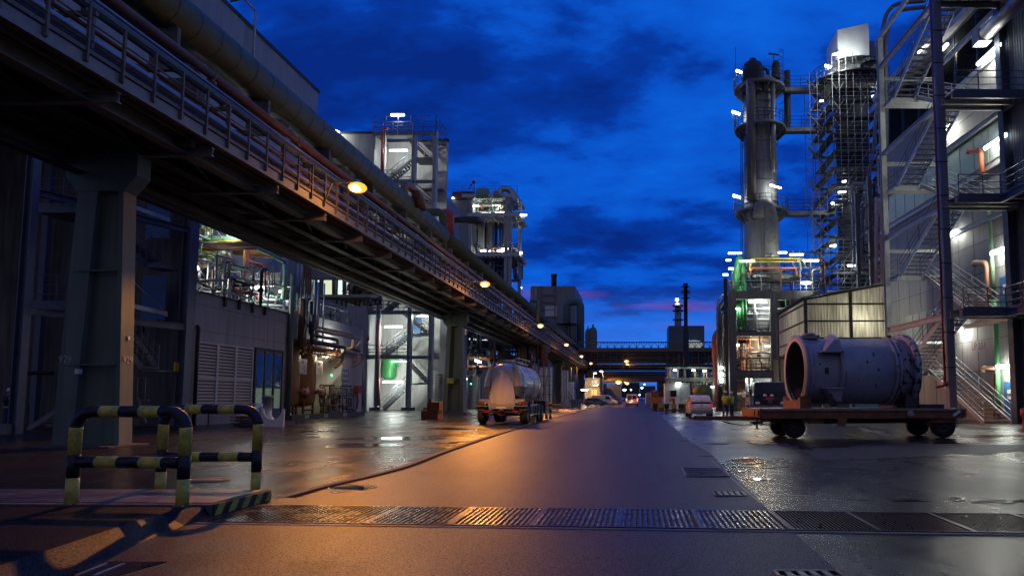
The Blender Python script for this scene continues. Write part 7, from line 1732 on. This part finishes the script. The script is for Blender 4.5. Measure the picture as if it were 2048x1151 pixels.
q=G(1062,842); tt=thing('wheel_chock','small yellow wheel chock by the tanker wheels','chock',(TX+1.2,TYY+3.6,0)); part('chock_body',MB().prism([(TYY+3.4,0),(TYY+3.9,0),(TYY+3.85,.32)],'X',TX+1.0,TX+1.3),M['yellow'],tt,True)
# ---- cars
def car(name,label,x,y,L,w,h,col,group=None,kind='hatch',rz=0,taillit=False,side=None):
    t=thing(name,label,'car' if kind=='hatch' else 'van',(x,y,0),rz,group)
    W2=w/2; paintm=mat(name+'_paint',col,.3,.2,var=.06,coat=.6)
    def sec(yy,zlo,zhi,wb,wt,k=7):   # ring: rounded box cross-section
        pts=[]; r=.12
        for (cx_,cz_,a0) in ((wb-r,zlo+r,-PI/2),(wt-r,zhi-r,0),(-wt+r,zhi-r,PI/2),(-wb+r,zlo+r,PI)):
            for i in range(k): a=a0+PI/2*i/(k-1); pts.append(Vector((cx_+r*math.cos(a),yy,cz_+r*math.sin(a))))
        return pts
    if kind=='hatch': S=[(0,.32,.62,.88,.90),(.04,.26,.85,.97,.97),(.12,.24,.98,1,.98),(.9,.22,1.0,1,.97),(2.6,.22,1.0,1,.97),(3.2,.24,.97,1,.93),(3.9,.27,.82,.97,.86),(L-.02,.32,.70,.85,.75)]
    else: S=[(0,.34,1.0,.95,.95),(.05,.30,1.1,.98,.97),(.2,.26,1.12,1,.98),(3.4,.26,1.12,1,.98),(4.2,.28,1.05,1,.95),(L,.34,.8,.88,.8)]
    S=[(a,b*h/1.55 if kind=='hatch' else b,c*h/1.55 if kind=='hatch' else c*h/2,d*W2,e*W2) for a,b,c,d,e in S]
    part('body',MB().loft([sec(*s) for s in S]),paintm,t)
    zt=h; zb=S[3][2]-.05
    if kind=='hatch': T=[(.10,zb,zb+.08,.96,.95),(.30,zb,zt-.10,.94,.80),(.48,zb,zt-.02,.94,.77),(1.6,zb,zt,.94,.78),(2.5,zb,zt-.06,.94,.76),(3.25,zb,zb+.08,.93,.9)]
    else: T=[(.03,zb,zt-.1,.97,.88),(.12,zb,zt,.97,.87),(3.0,zb,zt,.97,.87),(3.5,zb,zt-.12,.96,.84),(4.25,zb,zb+.1,.94,.86)]
    T=[(a,b,c,d*W2,e*W2) for a,b,c,d,e in T]
    part('cabin',MB().loft([sec(*s) for s in T]),paintm,t)
    g=M['glass']
    if kind=='hatch':
        zz0=zb+.10; zz1=zt-.14; y0_=.10+.20*.2; 
        part('rear_window',MB().add([(-.80*W2,.115,zz0),(.80*W2,.115,zz0),(.66*W2,.285,zz1),(-.66*W2,.285,zz1)],[(0,1,2,3)]),g,t)
        part('rear_wiper',MB().bar((-.1,.12,zz0+.02),(.3,.16,zz0+.14),.015),M['black'],t)
        tl=mat('tail_lamp_red',(.45,.03,.02),.2,var=0,emit=(1,.08,.03),es=.25)
        for s in (-1,1): part('tail_light',MB().add([(s*.97*W2,.02,zb-.28),(s*.80*W2,-.004,zb-.28),(s*.80*W2,.02,zb+.02),(s*.80*W2,.18,zt-.35),(s*.90*W2,.2,zt-.35),(s*.98*W2,.12,zb)],[(0,1,2,5),(5,2,3,4)]),tl,t)
        part('bumper',MB().loft([sec(-.06,.3,.52,.86*W2,.86*W2,5),sec(.12,.28,.56,1.0*W2,1.0*W2,5)]),mat(name+'_bumper',(.32,.31,.32),.5,var=.1),t)
        part('number_plate',MB().box((-.26,-.02,.68),(.26,.03,.80)),M['white'],t)
        part('badge',MB().lathe([(.001,-.01),(.05,-.01),(.05,.03)],(0,.02,zb-.06),'Y',12),M['galv'],t)
    else:
        for s in (-1,1): part('rear_window',MB().box((s*.06,-.0,zt*.58),(s*.68*W2,.04,zt-.28)),g,t)
        tl=mat('tail_lamp_on',(.5,.03,.02),.2,var=0,emit=(1,.12,.05),es=7 if taillit else .3)
        for s in (-1,1): part('tail_light',MB().box((s*.86*W2,-.03,zt*.42),(s*.97*W2,.04,zt*.62)),tl,t)
        part('number_plate',MB().box((-.45,-.02,.62),(-.1,.02,.72)),mat('plate_lit',(.7,.7,.6),.5,var=0,emit=(1,.95,.7),es=1.2),t)
        part('bumper',MB().box((-W2*.98,-.08,.30),(W2*.98,.1,.50)),M['dark'],t)
        part('spare_mark',MB().lathe([(.001,-.02),(.32,-.02),(.34,.02)],(-.42*W2,.0,zt*.68),'Y',18),M['dark'],t)
    for s in (-1,1):
        sw=MB()
        if kind=='hatch':
            for a,b in ((.5,1.35),(1.42,2.45)): sw.add([(s*.955*W2,a,zb+.08),(s*.955*W2,b,zb+.08),(s*.82*W2,b-.08,zt-.13),(s*.82*W2,a+.05,zt-.12)],[(0,1,2,3)])
        else: sw.add([(s*.97*W2,2.6,zb+.12),(s*.97*W2,3.7,zb+.12),(s*.895*W2,3.2,zt-.22),(s*.895*W2,2.6,zt-.18)],[(0,1,2,3)])
        part('side_window',sw,g,t)
        part('mirror',MB().sph((s*(W2+.10),2.75 if kind=='hatch' else 3.6,zb+.08),.12,10,sc=(1,.6,.8)),paintm,t)
        for yy in (.72,L-.80): wheel(t,(s*(W2-.09),yy,.31),.31,.2,'X')
    return t
q=W(1402,800,50); c1=car('parked_car','silver-white hatchback seen from behind, parked at the right of the road',q.x,50,4.1,1.72,1.58,(.66,.67,.70))
q=W(1264,800,113); c2=car('driving_van','pale van driving away down the middle of the road with red tail lights',q.x,113,4.9,1.95,2.0,(.6,.55,.52),kind='van',taillit=True)
lamp('plate_glow',Vector((q.x,112.4,.9)),10,(1,.5,.4),parent=c2)
q=W(1180,800,128); c3=car('white_van','white panel van parked sideways before the sand-coloured building',q.x,133,4.9,1.95,1.9,(.7,.7,.7),kind='van',rz=-PI/2)
q=W(1166,803,122); c4=car('dark_car','dark car half hidden behind tables left of the white van',q.x,124,4.1,1.72,1.4,(.1,.14,.13),rz=-PI/2+.2)
for k,(px,Y) in enumerate(((1168,100),(1188,104))):
    q=W(px,812,Y); t=thing('trestle',['left','right'][k]+' greenish trestle table at the kerb beyond the blue bin','trestle',(q.x,Y,0),group='trestle tables at the kerb')
    part('top',MB().box((q.x-1.2,Y,.75),(q.x+1.2,Y+1,.85)),M['tealcon'],t,True)
    for s in (-1,1): part('leg',MB().bar((q.x+s*1.0,Y+.1,0),(q.x+s*1.0,Y+.1,.749),.1),M['rust'],t,True)
# ---- truck facing the camera
q=W(1540,806,50); t=thing('dark_truck','dark navy flatbed truck facing the camera with white helmets on its dashboard','truck',(q.x,50,0),R(-4)); tk2=t
nv=mat('truck_navy',(.02,.03,.07),.3,.1,var=.08,coat=.5)
cabp=[[Vector((s*1.13,y,z)) for s,z in ((1,.75),(1,1.5),(.97,2.45),(-.97,2.45),(-1,1.5),(-1,.75))] for y in (.0,1.7)]
def rr(y,tp,in_): return [Vector((x,y,z)) for x,z in ((1.13-in_,.62),(1.15-in_,.9),(1.15-in_,1.45),(1.06-in_,2.4),(.98-in_,tp),(-.98+in_,tp),(-1.06+in_,2.4),(-1.15+in_,1.45),(-1.15+in_,.9),(-1.13+in_,.62))]
part('cab',MB().loft([rr(0,2.44,.05),rr(.06,2.5,0),rr(.6,2.56,0),rr(1.75,2.52,.0)],smooth=False),nv,t)
part('windscreen',MB().add([(-.98,-.015,1.5),(.98,-.015,1.5),(.9,.02,2.3),(-.9,.02,2.3)],[(0,1,2,3)]),M['glass'],t)
part('dash_shelf',MB().box((-.9,-.06,1.46),(.9,-.02,1.5)),M['black'],t)
gl=MB()
for z in (.98,1.06,1.14): gl.box((-.72,-.05,z),(.72,-.01,z+.045))
part('grille',gl,M['black'],t)
part('upper_band',MB().box((-1.1,-.045,1.2),(1.1,-.005,1.44)),nv,t)
part('bumper',MB().box((-1.12,-.14,.45),(1.12,.1,.86)),mat('truck_bumper',(.16,.16,.18),.5,var=.2),t)
for s in (-1,1):
    part('headlight',MB().sph((s*.86,-.04,1.02),.16,12,sc=(1.1,.3,.75)),mat('headlamp_glass',(.6,.62,.6),.15,var=0),t)
    part('mirror',MB().box((s*1.3,.1,1.5),(s*1.42,.2,2.0)).bar((s*1.1,.2,1.95),(s*1.36,.15,1.95),.03),M['black'],t)
    wheel(t,(s*1.0,.85,.42),.42,.26,'X'); wheel(t,(s*1.0,4.6,.42),.42,.4,'X')
    part('fog_lamp',MB().sph((s*.7,-.15,.62),.07,8,sc=(1.4,.3,.8)),MATS['headlamp_glass'],t)
em=MB().tube([(.13*math.cos(a),-.07,1.12+.13*math.sin(a)) for a in [2*PI*k/20 for k in range(20)]],.011,5,closed=True)
for k in range(3):
    a=PI/2+2*PI*k/3; em.bar((0,-.07,1.12),(.12*math.cos(a),-.07,1.12+.12*math.sin(a)),.018,.01)
part('emblem',em,M['galv'],t)
textobj('lettering','SERVEN',(0,-.06,1.33),.17,(R(90),0,0),mat('red_letter',(.7,.05,.06),.5,var=0,emit=(1,.1,.1),es=.12),t)
part('flatbed',MB().box((-1.2,1.9,.95),(1.2,6.2,1.05)).box((-1.2,1.9,1.05),(-1.15,6.2,1.45)).box((1.15,1.9,1.05),(1.2,6.2,1.45)).box((-1.2,1.85,1.05),(1.2,1.9,1.9)),M['steel'],t)
part('chassis',MB().box((-.4,.3,.5),(.4,6.0,.75)).box((-1.15,2.2,.4),(-.7,3.6,.94)),M['dark'],t)
for k,x in enumerate((-.35,.13)):
    hh=thing('safety_helmet',['left','right'][k]+' white safety helmet lying behind the truck windscreen','helmet',(q.x,50,0),R(-4),group='helmets on the truck dashboard')
    part('helmet_shell',MB().lathe([(.001,.15),(.07,.13),(.115,.08),(.13,.0),(.16,-.01)],(x,-.06,1.51),n=16),M['white'],hh); part('brim',MB().lathe([(.13,.0),(.165,-.005),(.165,.005)],(x,-.06,1.505),n=16),M['white'],hh)
# ---- people
def person(label,x,y,rz,pose,top,legs,helm=M['white'],z=0,h=1.78):
    t=thing('person',label,'person',(x,y,z),rz); k=h/1.78
    J=dict(pose)
    def sk(nm,verts,edges,rad,m,par,sub=2):
        me=bpy.data.meshes.new(nm); me.from_pydata([Vector(v)*k for v in verts],edges,[]); me.materials.append(m)
        o=bpy.data.objects.new(nm,me); COL.objects.link(o); o.parent=par
        md=o.modifiers.new('skin','SKIN'); md.use_smooth_shade=True
        if not me.skin_vertices: 
            import bmesh
            bm=bmesh.new(); bm.from_mesh(me); bm.verts.layers.skin.verify(); bm.to_mesh(me); bm.free()
        for i,sv in enumerate(me.skin_vertices[0].data):
            r=rad[i]; sv.radius=(r*k,r*k) if isinstance(r,(int,float)) else (r[0]*k,r[1]*k); sv.use_root=(i==0)
        s=o.modifiers.new('sub','SUBSURF'); s.levels=sub; s.render_levels=sub
        # bake to a plain mesh so that every view reads it the same way
        dg=bpy.context.evaluated_depsgraph_get(); ev=bpy.data.meshes.new_from_object(o.evaluated_get(dg)); ev.name=nm; o.modifiers.clear(); o.data=ev
        for p in ev.polygons: p.use_smooth=True
        if not ev.materials: ev.materials.append(m)
        return o
    Pv=[(0,0,.95),(0,.0,1.15),(0,0,1.38),(0,0,1.50),(0,-.01,1.60),(0,-.01,1.72)]; Rr=[.13,.125,.15,.055,.085,.075]
    E=[(0,1),(1,2),(2,3),(3,4),(4,5)]
    for s,side in ((-1,'L'),(1,'R')):
        i=len(Pv); a=J['arm'+side]; Pv+=[(s*.17,0,1.42),a[0],a[1],a[2]]; Rr+=[.065,.045,.035,.04]; E+=[(2,i),(i,i+1),(i+1,i+2),(i+2,i+3)]
        d=(Vector(a[2])-Vector(a[1])).normalized(); u=d.orthogonal().normalized()
        for f in range(5):
            j=len(Pv); off=u*(.028*(f-2)); tip=Vector(a[2])+d*(.07+.012*(2-abs(f-2)))+off+Vector((0,0,-.015)); 
            if f==4: tip=Vector(a[2])+u*.07+d*.02
            Pv.append(tuple(tip)); Rr.append(.009); E.append((i+3,j))
        i=len(Pv); l=J['leg'+side]; Pv+=[(s*.09,0,.90),l[0],l[1],(l[1][0],l[1][1]-.17,.03)]; Rr+=[.09,.06,.045,.035]; E+=[(0,i),(i,i+1),(i+1,i+2),(i+2,i+3)]
    body=sk('body',Pv,E,Rr,M['skin'],t)
    tv=[(0,0,.92),(0,0,1.1),(0,0,1.3),(0,0,1.42)]; tr_=[(.20,.14),(.19,.145),(.22,.15),(.11,.10)]; te=[(0,1),(1,2),(2,3)]
    for s,side in ((-1,'L'),(1,'R')):
        i=len(tv); a=J['arm'+side]; w_=Vector(a[0]).lerp(Vector(a[1]),.92); tv+=[(s*.19,0,1.40),a[0],tuple(w_)]; tr_+=[.085,.068,.055]; te+=[(2,i),(i,i+1),(i+1,i+2)]
    sk('jacket',tv,te,tr_,top,t)
    lv_=[(0,0,.97),(0,0,.88)]; lr=[(.17,.13),(.16,.13)]; le=[(0,1)]
    for s,side in ((-1,'L'),(1,'R')):
        i=len(lv_); l=J['leg'+side]; an=Vector(l[0]).lerp(Vector(l[1]),.88); lv_+=[(s*.10,0,.80),l[0],tuple(an)]; lr+=[.105,.08,.065]; le+=[(1,i),(i,i+1),(i+1,i+2)]
        part('boot',MB().sph((l[1][0]*k,(l[1][1]-.07)*k,.05*k),.1*k,10,sc=(.55,1.45,.5)).cyl((l[1][0]*k,l[1][1]*k,.04*k),(l[1][0]*k,l[1][1]*k,.2*k),.055*k,8),M['black'],t)
    sk('trousers',lv_,le,lr,legs,t)
    hd=Vector((0,-.01,1.665))*k
    part('face',MB().sph(hd+Vector((0,-.085,-.01))*k,.018*k,8,sc=(1,1.2,1.5)).sph(hd+Vector((-.035,-.075,.015))*k,.012*k,6).sph(hd+Vector((.035,-.075,.015))*k,.012*k,6).sph(hd+Vector((-.085,0,0))*k,.02*k,6,sc=(.5,1,1.4)).sph(hd+Vector((.085,0,0))*k,.02*k,6,sc=(.5,1,1.4)),M['skin'],t)
    part('hair',MB().sph(hd+Vector((0,.015,.015))*k,.092*k,12),M['black'],t)
    part('helmet',MB().lathe([(.001,.14),(.06,.13),(.105,.09),(.12,.02),(.122,0),(.14,-.005)],hd+Vector((0,0,.03))*k,n=18),helm,t)
    return t
q=W(1452,832,50); refl=M['hivis']
pa=person('worker in yellow-green jacket and dark trousers walking, nearer the road',q.x,50.2,R(160),dict(armL=[(-.27,-.02,1.17),(-.22,-.18,1.0),(-.21,-.24,.95)],armR=[(.25,-.05,1.18),(.15,-.28,1.22),(.11,-.36,1.24)],legL=[(-.10,-.14,.50),(-.10,.02,.08)],legR=[(.10,.10,.50),(.10,.26,.10)]),refl,M['navy'],h=1.84)
q=W(1466,832,50); pb_=person('worker in yellow-green jacket standing beside the truck with arm raised',q.x,50.6,R(-140),dict(armL=[(-.30,-.05,1.28),(-.30,-.25,1.34),(-.28,-.33,1.38)],armR=[(.27,0,1.16),(.27,-.10,.95),(.27,-.12,.90)],legL=[(-.10,-.03,.49),(-.11,0,.08)],legR=[(.10,.02,.49),(.12,.04,.08)]),refl,M['navy'],h=1.8)
t=thing('pole_tool','thin long pole carried upward over the worker shoulder','pole',W(1443,778,50.2)); part('shaft',MB().cyl(W(1440,775,50.0),W(1458,800,50.2),.02,6),M['dark'],t,True); part('tip',MB().box(W(1439,777,49.95),W(1443,773,50.05)),M['dark'],t,True)
q=W(14,857,31); pc=person('person in dark clothes and pale helmet holding up a lit phone, far left',q.x,31,R(60),dict(armL=[(-.22,-.12,1.20),(-.10,-.34,1.36),(-.08,-.40,1.40)],armR=[(.24,-.10,1.20),(.10,-.34,1.34),(.08,-.40,1.39)],legL=[(-.10,-.03,.49),(-.11,0,.08)],legR=[(.10,.0,.49),(.12,.02,.08)]),M['black'],M['navy'],h=1.78)
part('belt_stripe',MB().tube([(.2*math.cos(a),.15*math.sin(a),.98) for a in [2*PI*k/20 for k in range(20)]],.014,5,closed=True),M['white'],pc)
ph=thing('phone','small phone with a glowing bluish screen held by the person at far left','phone',W(36,777.5,30.9)); p=W(36,777.5,30.9)
part('case',MB().box((p.x-.05,p.y+.001,p.z-.06),(p.x+.05,p.y+.012,p.z+.06)),M['black'],ph,True); part('screen',MB().box((p.x-.045,p.y-.004,p.z-.05),(p.x+.045,p.y,p.z+.05)),emat('screen_glow',(.45,.75,1),5),ph,True)
q=G(4,868); t=thing('pale_block','pale concrete block at the feet of the person far left','block',(q.x,q.y,0)); part('block',MB().box((q.x-.6,q.y,0),(q.x+.15,q.y+.5,.38)),M['concrete'],t,True)
